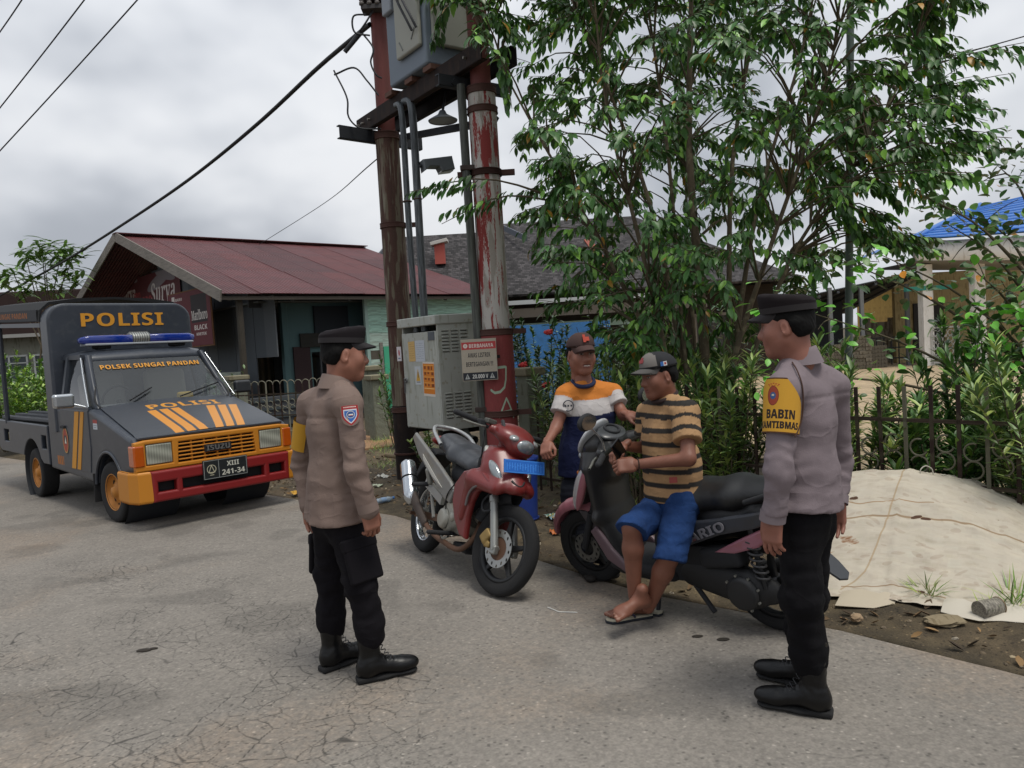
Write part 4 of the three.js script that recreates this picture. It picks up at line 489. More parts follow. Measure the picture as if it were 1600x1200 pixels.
{ // ------------ red motorcycle
  const fx = 0.4537, fz = 0.8912, t = thing('motorcycle', 'dusty red step-through motorcycle with blue number board and chrome muffler', 'motorcycle', V(-0.472, 0, -5.276), Math.atan2(-fz, fx));
  t.rotation.order = 'YXZ'; t.rotation.x = -15 * Math.PI / 180;
  const red = mat('#752423', 0.42, { map: dustMap, clearcoat: 0.35, clearcoatRoughness: 0.25 }), grey = mat('#8b8b88', 0.42, { metalness: 0.3, map: dustMap }), M = bikeM;
  const head = V(0.40, 0.80, 0), axis = V(-0.42, 0.908, 0).normalize(), steer = new THREE.Matrix4().makeTranslation(head.x, head.y, head.z).multiply(new THREE.Matrix4().makeRotationAxis(axis, 0.27)).multiply(new THREE.Matrix4().makeTranslation(-head.x, -head.y, -head.z));
  const S = (g) => g.applyMatrix4(steer), A = [0.655, 0.284, 0], B = [-0.645, 0.284, 0];
  const fw = part('front_wheel', S(merge([tyreGeo(0.284, 0.074, 0.205), treadGeo(0.284, 0.074, 44)]).translate(...A)), M.rubber, t); part('front_rim', S(castRim(0.205, 0.045).translate(...A)), M.black, fw); part('brake_disc', S(discGeo(0.118).translate(A[0], A[1], 0.055)), mat('#9b9b98', 0.3, { metalness: 0.8 }), fw); part('disc_carrier', S(new THREE.CylinderGeometry(0.075, 0.075, 0.008, 20).rotateX(Math.PI / 2).translate(A[0], A[1], 0.05)), M.rust, fw);
  const rw = part('rear_wheel', merge([tyreGeo(0.284, 0.095, 0.2), treadGeo(0.284, 0.095, 44)]).translate(...B), M.rubber, t); part('rear_rim', lathe([[0.188, -0.026], [0.21, -0.03], [0.212, 0.03], [0.188, 0.026], [0.196, 0], [0.188, -0.026]], 48).rotateX(Math.PI / 2).translate(...B), M.chrome, rw); part('spokes', spoked(0.2, 0.05).translate(...B), M.alloy, rw); part('rear_hub', lathe([[0.001, -0.06], [0.07, -0.06], [0.075, -0.01], [0.05, 0.02], [0.05, 0.06], [0.001, 0.06]], 24).rotateX(Math.PI / 2).translate(...B), M.castAlloy, rw); part('axle_nut', rod(V(-0.645, 0.284, 0.05), V(-0.645, 0.284, 0.16), 0.014, 0.014, 8), M.rust, rw);
  for (const s of [1, -1]) { part('fork_leg', S(merge([rod(V(0.655, 0.27, s * 0.085), V(0.53, 0.56, s * 0.085), 0.026, 0.026, 14), rod(V(0.535, 0.55, s * 0.085), V(0.52, 0.585, s * 0.085), 0.031, 0.031, 14), boxAt(0.05, 0.06, 0.045, 0.652, 0.272, s * 0.085, 0.012)])), mat('#8f908c', 0.35, { metalness: 0.6 }), t); part('fork_tube', S(rod(V(0.525, 0.57, s * 0.085), V(0.40, 0.84, s * 0.085), 0.015, 0.015, 12)), M.chrome, t); }
  part('front_axle', S(rod(V(0.655, 0.28, -0.11), V(0.655, 0.28, 0.11), 0.012)), M.alloy, t);
  part('brake_caliper', S(sdf([rbx([0.565, 0.335, 0.085], [0.045, 0.035, 0.032], 0.012, 0.01, [0, 0, 0.9]), rbx([0.59, 0.29, 0.085], [0.025, 0.02, 0.025], 0.01, 0.01)], 0.007)), M.gold, t);
  part('inner_fender', S(at(new THREE.TorusGeometry(0.325, 0.05, 8, 20, 1.1), 0.655, 0.284, 0, 0, 0, 1.62)), M.matte, t);
  part('mudguard_bracket', S(tube([[0.56, 0.5, 0.1], [0.5, 0.48, 0.12], [0.46, 0.53, 0.11], [0.5, 0.6, 0.1]], 0.008, 16, 6)), M.matte, t);
  // handlebar and headlight cowl
  part('handlebar', S(tube([[0.30, 1.035, 0.36], [0.36, 1.02, 0.24], [0.41, 0.985, 0.12], [0.42, 0.975, 0], [0.41, 0.985, -0.12], [0.36, 1.02, -0.24], [0.30, 1.035, -0.36]], 0.011, 40, 8)), M.black, t);
  for (const s of [1, -1]) { part('grip', S(capped([[0.345, 1.025, s * 0.26], [0.318, 1.032, s * 0.32], [0.29, 1.037, s * 0.385]], 0.018, 10, 12)), M.matte, t); part('switch_pod', S(boxAt(0.045, 0.045, 0.06, 0.365, 1.018, s * 0.22, 0.014)), M.matte, t); part('lever', S(tube([[0.39, 1.0, s * 0.2], [0.41, 0.995, s * 0.25], [0.395, 0.995, s * 0.33], [0.375, 0.998, s * 0.38]], 0.007, 16, 6)), M.alloy, t); }
  part('master_cylinder', S(boxAt(0.05, 0.035, 0.08, 0.39, 1.04, 0.17, 0.01)), M.castAlloy, t);
  part('headlight_cowl', S(sdf([ell([0.47, 0.985, 0], [0.13, 0.075, 0.155], 0.03, [0, 0, -0.35]), ell([0.545, 0.925, 0], [0.075, 0.075, 0.105], 0.03), cone([0.42, 1.0, 0.06], [0.40, 1.0, 0.15], 0.045, 0.03), cone([0.42, 1.0, -0.06], [0.40, 1.0, -0.15], 0.045, 0.03), cone([0.44, 0.93, 0], [0.41, 0.82, 0], 0.07, 0.06), neg(rbx([0.66, 0.93, 0], [0.06, 0.05, 0.075], 0.03, 0.01, [0, 0, -0.35]))], 0.008)), red, t);
  part('headlight', S(sdf([ell([0.588, 0.93, 0], [0.036, 0.052, 0.078], 0.01, [0, 0, -0.35])], 0.006)), M.lens, t);
  for (const s of [1, -1]) part('turn_lens', S(sdf([ell([0.565, 0.972, s * 0.088], [0.034, 0.02, 0.036], 0.01, [0.5 * s, s * 0.7, -0.4])], 0.006)), mat('#9b9f9f', 0.15, { clearcoat: 1, metalness: 0.3 }), t);
  part('cowl_tape', S(boxAt(0.1, 0.02, 0.02, 0.47, 1.03, 0.115, 0.005, 0, 0, -0.9)), mat('#39393b', 0.8), t);
  // front body
  const nose = [cone([0.48, 0.82, 0], [0.67, 0.665, 0], 0.10, 0.05, 0.04, [[0, 0, 1], 1.35]), ...[1, -1].flatMap((s) => [cone([0.46, 0.83, s * 0.08], [0.63, 0.67, s * 0.09], 0.06, 0.04, 0.04), cone([0.40, 0.86, s * 0.08], [0.48, 0.76, s * 0.12], 0.05, 0.05, 0.04), cone([0.40, 0.68, s * 0.165], [0.62, 0.645, s * 0.12], 0.065, 0.035, 0.05), cone([0.36, 0.62, s * 0.17], [0.30, 0.42, s * 0.165], 0.05, 0.035, 0.05, [[0, 0, 1], 0.7])]), neg(cone([0.66, 0.30, 0], [0.50, 0.62, 0], 0.34, 0.12, 0.03, [[0, 0, 1], 0.42]))];
  part('front_cowl', sdf(nose, 0.009), red, t);
  for (const s of [1, -1]) { part('side_lamp', sdf([ell([0.575, 0.752, s * 0.115], [0.095, 0.036, 0.026], 0.01, [0, s * 0.30, -0.72])], 0.006), M.lens, t); part('lamp_trim', sdf([ell([0.43, 0.855, s * 0.112], [0.06, 0.022, 0.03], 0.01, [0, s * 0.2, -0.9])], 0.006), mat('#b9b8b2', 0.4), t);
    part('leg_shield', at(ext([[0.46, 0.76], [0.60, 0.69], [0.56, 0.635], [0.46, 0.60], [0.405, 0.52], [0.38, 0.42], [0.375, 0.28], [0.30, 0.29], [0.21, 0.38], [0.155, 0.50], [0.16, 0.61], [0.26, 0.71]], 0.045, 0.018, [], 3), 0, 0, s * 0.155, 0.06 * s, s * 0.1, 0), red, t); part('shield_trim', tube([[0.375, 0.50, s * 0.185], [0.40, 0.57, s * 0.19], [0.45, 0.62, s * 0.19], [0.5, 0.645, s * 0.185]], 0.009, 16, 6), mat('#6a6463', 0.5), t); }
  for (const y of [0, 0.03]) part('nose_grille', tube([[0.68, 0.685 + y, 0.045], [0.705, 0.662 + y, 0.02], [0.71, 0.655 + y, 0], [0.705, 0.662 + y, -0.02], [0.68, 0.685 + y, -0.045]], 0.007, 16, 6), M.black, t);
  part('inner_leg_shield', sdf([cone([0.36, 0.80, 0], [0.24, 0.46, 0], 0.07, 0.05, 0.02, [[0, 0, 1], 2.0])], 0.012), M.matte, t);
  const boardTex = canvasTex(512, 150, (g, w, h) => { g.fillStyle = '#1d63bd'; g.fillRect(0, 0, w, h); g.strokeStyle = '#3f86d6'; g.lineWidth = 8; g.strokeRect(8, 8, w - 16, h - 16); g.fillStyle = 'rgba(70,140,225,.75)'; g.font = 'bold 92px sans-serif'; g.textBaseline = 'middle'; for (let i = 0; i < 14; i++) { g.fillRect(30 + i * 33, 32 + rnd() * 10, 12, 60 + rnd() * 34); g.fillRect(30 + i * 33, 40 + rnd() * 40, 24, 9); } for (let i = 0; i < 300; i++) { g.fillStyle = i % 2 ? 'rgba(20,80,170,.3)' : 'rgba(90,160,230,.2)'; g.fillRect(rnd() * w, rnd() * h, rr(2, 12), rr(2, 5)); } });
  part('number_board', boxAt(0.006, 0.085, 0.29, 0.672, 0.81, -0.03, 0.002, 0.06, 0, 0.25), mat('#1b5db4', 0.5), t); part('board_print', at(P3(0.288, 0.083).rotateY(Math.PI / 2), 0.677, 0.8115, -0.03, 0.06, 0, 0.25), mat('#ffffff', 0.5, { map: boardTex }), t);
  // seat, tail
  part('seat', sdf([cone([0.17, 0.74, 0], [-0.12, 0.775, 0], 0.085, 0.10, 0.05, [[0, 0, 1], 1.45]), cone([-0.12, 0.785, 0], [-0.44, 0.86, 0], 0.10, 0.075, 0.05, [[0, 0, 1], 1.5]), neg(cone([0.3, 0.56, 0], [-0.55, 0.68, 0], 0.12, 0.12, 0.03, [[0, 0, 1], 3]))], 0.01, { field: (p, d) => d + 0.003 * nz(p.x * 14, p.y * 14, p.z * 14) }), mat('#33363b', 0.38), t);
  part('seat_base', sdf([cone([0.2, 0.64, 0], [-0.1, 0.66, 0], 0.09, 0.09, 0.03, [[0, 0, 1], 1.2])], 0.012), M.matte, t);
  for (const s of [1, -1]) { part('tail_panel', at(ext([[0.16, 0.56], [0.08, 0.62], [-0.1, 0.70], [-0.35, 0.80], [-0.60, 0.90], [-0.645, 0.86], [-0.50, 0.74], [-0.22, 0.60], [0.0, 0.49], [0.10, 0.47]], 0.03, 0.012, [], 3), 0, 0, s * 0.125, s * 0.1, s * 0.04, 0), grey, t); part('tail_lower', at(ext([[0.02, 0.50], [-0.25, 0.60], [-0.5, 0.72], [-0.62, 0.80], [-0.6, 0.72], [-0.4, 0.60], [-0.12, 0.46]], 0.025, 0.01), 0, 0, s * 0.112), mat('#3c3e41', 0.5), t); part('panel_decal', at(ext([[-0.02, 0.56], [-0.2, 0.65], [-0.4, 0.755], [-0.38, 0.71], [-0.2, 0.615]], 0.004), 0, 0, s * 0.145, s * 0.1, s * 0.04, 0), mat('#b8b6ae', 0.5), t);
    part('grab_rail', tube([[-0.30, 0.84, s * 0.15], [-0.5, 0.93, s * 0.14], [-0.62, 0.965, s * 0.08], [-0.64, 0.97, 0]], 0.014, 24, 8), mat('#a5a7a8', 0.4, { metalness: 0.4 }), t); }
  part('tail_lamp', sdf([ell([-0.645, 0.86, 0], [0.05, 0.04, 0.085], 0.01)], 0.008), M.redLens, t);
  part('rear_fender', at(ext([[-0.50, 0.76], [-0.62, 0.80], [-0.80, 0.66], [-0.93, 0.50], [-0.90, 0.49], [-0.74, 0.62], [-0.60, 0.70]], 0.17, 0.01), 0, 0, 0), M.matte, t);
  // engine, exhaust, frame
  part('engine', sdf([rbx([0.02, 0.36, 0], [0.16, 0.10, 0.10], 0.05, 0.03), cone([0.12, 0.40, 0], [0.30, 0.44, 0], 0.075, 0.065, 0.02), ell([-0.02, 0.36, 0.11], [0.12, 0.105, 0.035], 0.03), ell([0.10, 0.36, 0.11], [0.06, 0.06, 0.03], 0.02), rbx([-0.16, 0.36, 0], [0.09, 0.06, 0.07], 0.03, 0.03)], 0.01), mat('#8f8d84', 0.5, { metalness: 0.45 }), t);
  part('crankcase_cover', merge([lathe([[0.001, 0.03], [0.05, 0.03], [0.065, 0.02], [0.075, 0.0]], 24).rotateX(Math.PI / 2).translate(-0.03, 0.35, 0.142), lathe([[0.001, 0.022], [0.03, 0.02], [0.035, 0.0]], 16).rotateX(Math.PI / 2).translate(0.1, 0.38, 0.135)]), mat('#a09e94', 0.45, { metalness: 0.5 }), t);
  for (let i = 0; i < 6; i++) part('cylinder_fin', new THREE.CylinderGeometry(0.082, 0.082, 0.006, 20).rotateZ(Math.PI / 2 + 0.2).translate(0.16 + i * 0.022, 0.41 + i * 0.005, 0), M.castAlloy, t);
  part('exhaust_pipe', tube([[0.33, 0.40, 0.03], [0.37, 0.30, 0.08], [0.28, 0.20, 0.12], [0.05, 0.20, 0.15], [-0.22, 0.24, 0.16], [-0.45, 0.33, 0.165]], 0.019, 50, 10), M.rust, t);
  part('exhaust_shield', sdf([cone([-0.30, 0.27, 0.17], [-0.60, 0.42, 0.18], 0.036, 0.05, 0.02, [[0, 0, 1], 0.6])], 0.008), mat('#4a403a', 0.6, { metalness: 0.4 }), t);
  part('muffler', lathe([[0.001, -0.02], [0.03, -0.02], [0.05, 0.02], [0.062, 0.06], [0.062, 0.33], [0.052, 0.35], [0.02, 0.355], [0.001, 0.33]], 28).rotateZ(0.72).translate(-0.575, 0.38, 0.19), M.chrome, t); part('muffler_strap', new THREE.TorusGeometry(0.063, 0.006, 6, 28).rotateX(Math.PI / 2).rotateZ(0.72).translate(-0.705, 0.53, 0.19), M.matte, t);
  part('swingarm', merge([bar(V(-0.12, 0.33, 0.1), V(-0.645, 0.284, 0.105), 0.03, 0.05), bar(V(-0.12, 0.33, -0.1), V(-0.645, 0.284, -0.105), 0.03, 0.05)]), M.rust, t);
  part('foot_bracket', merge([bar(V(-0.08, 0.46, 0.15), V(-0.42, 0.55, 0.155), 0.03, 0.06), bar(V(-0.30, 0.5, 0.16), V(-0.16, 0.33, 0.165), 0.016, 0.02)]), mat('#9c9c98', 0.45, { metalness: 0.5 }), t); part('passenger_peg', capped([[-0.36, 0.54, 0.16], [-0.40, 0.52, 0.27]], 0.017, 6, 10), M.matte, t); part('passenger_peg', capped([[-0.30, 0.56, 0.18], [-0.31, 0.64, 0.21]], 0.02, 6, 10), M.alloy, t);
  part('foot_peg', merge([capped([[0.05, 0.26, 0.12], [0.05, 0.255, 0.27]], 0.016, 6, 10), rod(V(0.05, 0.26, -0.2), V(0.05, 0.26, 0.15), 0.012)]), M.matte, t); part('brake_pedal', tube([[-0.02, 0.25, 0.15], [0.1, 0.23, 0.18], [0.2, 0.26, 0.19]], 0.008, 14, 6), M.alloy, t);
  part('rear_shock', merge([rod(V(-0.34, 0.34, 0.12), V(-0.36, 0.66, 0.12), 0.014), rod(V(-0.34, 0.34, -0.12), V(-0.36, 0.66, -0.12), 0.014)]), M.black, t); for (const s of [1, -1]) part('shock_spring', tube(Array.from({ length: 60 }, (_, i) => [-0.345 - i * 0.0002 + 0.03 * Math.cos(i * 0.75), 0.4 + i * 0.0038, s * 0.12 + 0.03 * Math.sin(i * 0.75)]), 0.005, 160, 5), M.rust, t);
  part('side_stand', merge([rod(V(0.0, 0.26, -0.1), V(-0.02, -0.06, -0.26), 0.012), boxAt(0.06, 0.01, 0.05, -0.02, -0.065, -0.27)]), M.matte, t); part('belly_guard', boxAt(0.22, 0.05, 0.16, 0.16, 0.19, 0, 0.015), M.matte, t);
  part('frame_tube', merge([tube([[0.38, 0.8, 0], [0.2, 0.55, 0], [0.0, 0.52, 0], [-0.3, 0.66, 0]], 0.03, 30, 8)]), M.black, t);
  part('control_cable', merge([tube([[0.38, 1.0, 0.15], [0.42, 0.92, 0.16], [0.36, 0.8, 0.13], [0.25, 0.6, 0.14], [0.16, 0.45, 0.15]], 0.005, 30, 5), tube([[0.2, 0.66, 0.17], [0.12, 0.56, 0.2], [0.06, 0.5, 0.19], [0.04, 0.42, 0.17]], 0.005, 24, 5)]), M.black, t);
}
{ // ------------ scooter
  const f = [-0.6551, -0.7555], t = thing('scooter', 'black and pink automatic scooter carrying the seated man', 'scooter', V(0.897, 0, -4.371), Math.atan2(-f[1], f[0]));
  t.rotation.order = 'YXZ'; t.rotation.x = -7 * Math.PI / 180;
  const M = bikeM, pink = mat('#a16877', 0.42, { map: dustMap, clearcoat: 0.3, clearcoatRoughness: 0.3 }), blk = mat('#1b1c1f', 0.42, { map: dustMap, clearcoat: 0.2, clearcoatRoughness: 0.4 }), silver = mat('#84868a', 0.4, { metalness: 0.4 });
  const head = V(0.45, 0.75, 0), axis = V(-0.42, 0.908, 0).normalize(), steer = new THREE.Matrix4().makeTranslation(head.x, head.y, head.z).multiply(new THREE.Matrix4().makeRotationAxis(axis, 0.12)).multiply(new THREE.Matrix4().makeTranslation(-head.x, -head.y, -head.z)), S = (g) => g.applyMatrix4(steer);
  const A = [0.65, 0.245, 0], B = [-0.62, 0.25, 0];
  const fw = part('front_wheel', S(merge([tyreGeo(0.245, 0.08, 0.17), treadGeo(0.245, 0.08, 40)]).translate(...A)), M.rubber, t); part('front_rim', S(castRim(0.174, 0.045).translate(...A)), M.black, fw); part('brake_disc', S(discGeo(0.095).translate(A[0], A[1], -0.055)), mat('#6f6f6d', 0.35, { metalness: 0.7 }), fw);
  const rw = part('rear_wheel', merge([tyreGeo(0.25, 0.09, 0.18), treadGeo(0.25, 0.09, 40)]).translate(...B), M.rubber, t); part('rear_rim', castRim(0.184, 0.05).translate(...B), M.black, rw);
  for (const s of [1, -1]) part('fork_leg', S(merge([rod(V(0.65, 0.256, s * 0.075), V(0.55, 0.5, s * 0.075), 0.022), rod(V(0.555, 0.49, s * 0.075), V(0.47, 0.7, s * 0.06), 0.013)])), M.matte, t);
  { const fp = (d, r) => [0.65 + r * Math.cos(d * Math.PI / 180), 0.245 + r * Math.sin(d * Math.PI / 180), 0], list = []; for (let d = 18; d < 150; d += 12) { const w = (q) => 0.032 + 0.03 * Math.sin(clamp((q - 5) / 150) * Math.PI); list.push(cone(fp(d, 0.262), fp(d + 12, 0.262), w(d), w(d + 12), 0.02)); }
    part('front_fender', S(sdf([...list, neg(cone([0.65, 0.245, -0.2], [0.65, 0.245, 0.2], 0.258, 0.258, 0.008)), neg(rbx([0.65, 0.245, 0], [0.27, 0.27, 0.046], 0.01, 0.008, [0, 0, 0.6]))].filter((p, q) => !(p.neg && p.h)), 0.007)), pink, t); }
  part('fender_tip', S(sdf([ell([0.85, 0.36, 0], [0.03, 0.025, 0.03], 0.01)], 0.006)), M.matte, t); part('fender_brace', S(at(ext([[0.60, 0.50], [0.66, 0.50], [0.6, 0.40], [0.52, 0.36], [0.50, 0.40]], 0.13, 0.01), 0, 0, 0)), mat('#4c474a', 0.5), t);
  // front apron
  part('front_apron', sdf([cone([0.46, 0.86, 0], [0.63, 0.57, 0], 0.09, 0.06, 0.04, [[0, 0, 1], 1.7]), cone([0.44, 0.80, 0], [0.42, 0.50, 0], 0.055, 0.05, 0.05, [[0, 0, 1], 3.4]), cone([0.42, 0.50, 0], [0.32, 0.26, 0], 0.05, 0.04, 0.03, [[0, 0, 1], 3.4]), cone([0.40, 0.90, 0], [0.42, 0.76, 0], 0.06, 0.07, 0.04, [[0, 0, 1], 1.5]), neg(cone([0.65, 0.245, -0.09], [0.65, 0.245, 0.09], 0.29, 0.29, 0.02))], 0.01), blk, t);
  for (const s of [1, -1]) { part('front_lamp', sdf([ell([0.56, 0.655, s * 0.125], [0.17, 0.05, 0.035], 0.01, [0, s * 0.34, -1.0])], 0.007), mat('#b6b4b4', 0.14, { clearcoat: 1 }), t); part('lamp_trim', sdf([ell([0.52, 0.665, s * 0.15], [0.18, 0.032, 0.022], 0.01, [0, s * 0.3, -1.0])], 0.007), pink, t); part('leg_panel', at(ext([[0.42, 0.46], [0.47, 0.42], [0.36, 0.26], [0.22, 0.20], [0.20, 0.24], [0.32, 0.34]], 0.03, 0.012), 0, 0, s * 0.165), mat('#5d4a50', 0.5), t); }
  part('steering_column_cover', S(sdf([cone([0.34, 0.95, 0], [0.46, 0.92, 0], 0.06, 0.08, 0.03, [[0, 0, 1], 1.5]), cone([0.46, 0.93, 0], [0.545, 0.84, 0], 0.07, 0.04, 0.03, [[0, 0, 1], 1.6]), cone([0.36, 0.93, 0.05], [0.30, 0.93, 0.2], 0.05, 0.03), cone([0.36, 0.93, -0.05], [0.30, 0.93, -0.2], 0.05, 0.03)], 0.009)), blk, t);
  part('visor', S(sdf([ell([0.49, 0.97, 0], [0.13, 0.03, 0.14], 0.01, [0, 0, -0.95])], 0.006)), mat('#a7aaad', 0.15, { clearcoat: 1 }), t); part('headlight', S(sdf([ell([0.55, 0.865, 0], [0.035, 0.04, 0.09], 0.01, [0, 0, -0.7])], 0.006)), M.lens, t); part('instrument_panel', S(sdf([ell([0.35, 1.0, 0], [0.075, 0.022, 0.11], 0.01, [0, 0, 0.45])], 0.006)), mat('#3c3e40', 0.3), t); part('dial', S(new THREE.TorusGeometry(0.045, 0.008, 8, 24).rotateX(Math.PI / 2).rotateZ(0.45).translate(0.342, 1.022, 0)), M.matte, t);
  part('handlebar', S(tube([[0.20, 0.93, 0.36], [0.28, 0.935, 0.2], [0.33, 0.93, 0], [0.28, 0.935, -0.2], [0.20, 0.93, -0.36]], 0.011, 30, 8)), M.black, t);
  for (const s of [1, -1]) { part('grip', S(capped([[0.245, 0.935, s * 0.26], [0.19, 0.93, s * 0.38]], 0.018, 8, 12)), M.matte, t); part('lever', S(tube([[0.31, 0.92, s * 0.18], [0.32, 0.91, s * 0.24], [0.285, 0.905, s * 0.32], [0.26, 0.9, s * 0.38]], 0.007, 16, 6)), M.alloy, t); part('mirror_stem', S(tube([[0.27, 0.95, s * 0.2], [0.26, 1.03, s * 0.23], [0.28, 1.12, s * 0.29]], 0.006, 16, 6)), M.chrome, t); const mr = part('mirror', S(mirrorShape().translate(0.28, 1.15, s * 0.31)), M.matte, t); part('mirror_glass', S(new THREE.CircleGeometry(1, 24).scale(0.068, 0.042, 1).rotateY(-Math.PI / 2).translate(0.2565, 1.15, s * 0.31)), M.chrome, mr); }
  // floor, body
  part('floorboard', sdf([rbx([0.12, 0.235, 0], [0.24, 0.035, 0.17], 0.03, 0.02), cone([0.0, 0.2, -0.1], [0.3, 0.2, -0.1], 0.04, 0.04), cone([0.0, 0.2, 0.1], [0.3, 0.2, 0.1], 0.04, 0.04)], 0.012), M.matte, t);
  part('body', sdf([cone([-0.04, 0.40, 0], [-0.16, 0.56, 0], 0.12, 0.12, 0.05, [[0, 0, 1], 1.2]), cone([-0.14, 0.52, 0], [-0.62, 0.62, 0], 0.13, 0.10, 0.05, [[0, 0, 1], 1.1]), cone([-0.62, 0.66, 0], [-0.86, 0.75, 0], 0.08, 0.04, 0.05, [[0, 0, 1], 1.3])], 0.011), blk, t);
  part('seat', sdf([cone([-0.02, 0.69, 0], [-0.26, 0.68, 0], 0.065, 0.085, 0.04, [[0, 0, 1], 1.7]), cone([-0.26, 0.68, 0], [-0.48, 0.72, 0], 0.085, 0.085, 0.04, [[0, 0, 1], 1.75]), cone([-0.48, 0.72, 0], [-0.78, 0.76, 0], 0.085, 0.055, 0.04, [[0, 0, 1], 1.7])], 0.01), mat('#1d1e20', 0.5), t);
  for (const s of [1, -1]) {
    part('side_panel', at(ext([[-0.10, 0.42], [-0.24, 0.44], [-0.45, 0.535], [-0.66, 0.60], [-0.86, 0.70], [-0.86, 0.74], [-0.6, 0.665], [-0.35, 0.60], [-0.16, 0.56]], 0.03, 0.012), 0, 0, s * 0.152, 0, s * 0.02, 0), mat('#3c3f46', 0.4, { map: dustMap }), t);
    part('pink_wedge', at(ext([[-0.40, 0.435], [-0.56, 0.53], [-0.80, 0.66], [-0.83, 0.64], [-0.66, 0.5], [-0.52, 0.445]], 0.03, 0.012), 0, 0, s * 0.158), pink, t);
    part('panel_stripe', at(ext([[-0.14, 0.445], [-0.25, 0.462], [-0.5, 0.575], [-0.5, 0.585], [-0.25, 0.474], [-0.14, 0.458]], 0.004), 0, 0, s * 0.171), mat('#8a5a63', 0.4), t);
    part('model_lettering', at(text('VARIO', 0.05, 0.004, 1.5).rotateZ(s * -0.42), -0.345, 0.532, s * 0.182, 0, s > 0 ? 0 : Math.PI, 0), mat('#77757a', 0.5), t);
    part('under_cover', at(ext([[-0.02, 0.38], [-0.12, 0.43], [-0.36, 0.44], [-0.5, 0.42], [-0.42, 0.30], [-0.2, 0.22], [0.0, 0.2]], 0.02, 0.008), 0, 0, s * 0.13), M.matte, t);
  }
  part('grab_rail', tube([[-0.6, 0.72, -0.15], [-0.78, 0.79, -0.14], [-0.86, 0.81, 0], [-0.78, 0.79, 0.14], [-0.6, 0.72, 0.15]], 0.014, 30, 8), M.matte, t); part('tail_lamp', sdf([ell([-0.88, 0.70, 0], [0.05, 0.045, 0.09], 0.01)], 0.008), M.redLens, t);
  part('rear_fender', at(ext([[-0.07, 0], [0.07, 0], [0.062, 0.26], [0.045, 0.33], [0, 0.35], [-0.045, 0.33], [-0.062, 0.26]], 0.014, 0.004).rotateX(Math.PI / 2).rotateY(-Math.PI / 2), 0, 0, 0, 0, 0, 0).applyMatrix4(new THREE.Matrix4().makeTranslation(-0.74, 0.56, 0).multiply(new THREE.Matrix4().makeRotationZ(0.66))), mat('#33363b', 0.55), t);
  part('engine_case', sdf([cone([-0.2, 0.27, -0.10], [-0.56, 0.25, -0.12], 0.085, 0.10, 0.04, [[0, 0, 1], 0.6]), cone([-0.56, 0.25, -0.12], [-0.66, 0.25, -0.10], 0.095, 0.07, 0.03, [[0, 0, 1], 0.6]), rbx([-0.2, 0.30, 0.0], [0.13, 0.09, 0.08], 0.04, 0.03)], 0.009), mat('#2a2a2b', 0.6, { metalness: 0.3 }), t);
  part('belt_cover', lathe([[0.001, 0.02], [0.07, 0.02], [0.085, 0.008], [0.09, -0.01]], 28).rotateX(-Math.PI / 2).translate(-0.55, 0.245, -0.185), mat('#202123', 0.5), t); part('air_box', sdf([rbx([-0.42, 0.40, -0.12], [0.13, 0.055, 0.05], 0.03, 0.02, [0, 0, -0.2])], 0.01), M.matte, t);
  for (let i = 0; i < 7; i++) { const a = 0.5 + i * 0.75; part('cover_bolt', new THREE.CylinderGeometry(0.007, 0.007, 0.012, 6).rotateX(Math.PI / 2).translate(-0.55 + 0.098 * Math.cos(a), 0.245 + 0.092 * Math.sin(a), -0.178), M.alloy, t); }
  part('rear_shock', rod(V(-0.66, 0.28, -0.14), V(-0.6, 0.58, -0.13), 0.014), M.black, t); part('shock_spring', tube(Array.from({ length: 56 }, (_, i) => [-0.655 + i * 0.0009 + 0.032 * Math.cos(i * 0.8), 0.32 + i * 0.0038, -0.138 + 0.032 * Math.sin(i * 0.8)]), 0.0065, 180, 6), mat('#3a3a3c', 0.5), t);
  part('side_stand', merge([rod(V(0.02, 0.18, -0.12), V(-0.02, 0.0, -0.24), 0.012), boxAt(0.06, 0.01, 0.05, -0.02, -0.02, -0.25)]), M.matte, t); part('centre_stand', merge([rod(V(-0.22, 0.2, -0.12), V(-0.34, 0.08, -0.14), 0.014), rod(V(-0.22, 0.2, 0.12), V(-0.34, 0.08, 0.14), 0.014)]), M.matte, t);
  part('exhaust', merge([tube([[-0.1, 0.2, 0.05], [-0.25, 0.16, 0.12], [-0.45, 0.2, 0.15]], 0.02, 20, 8), rod(V(-0.45, 0.22, 0.16), V(-0.8, 0.34, 0.17), 0.05, 0.055, 16)]), M.matte, t); part('front_indicator', boxAt(0.02, 0.03, 0.05, 0.56, 0.76, -0.1, 0.01), M.amber, t);
}
// ---------------------------------------------------------------- people
const skinTone = (c) => { const k = lin(c); return (p) => { const n = 1 + 0.10 * nz(p.x * 30, p.y * 30, p.z * 30) + 0.05 * nz(p.x * 110, p.y * 110, p.z * 110); return new THREE.Color(k.r * n, k.g * n, k.b * n); }; };
const SKIN = VC(0.55);
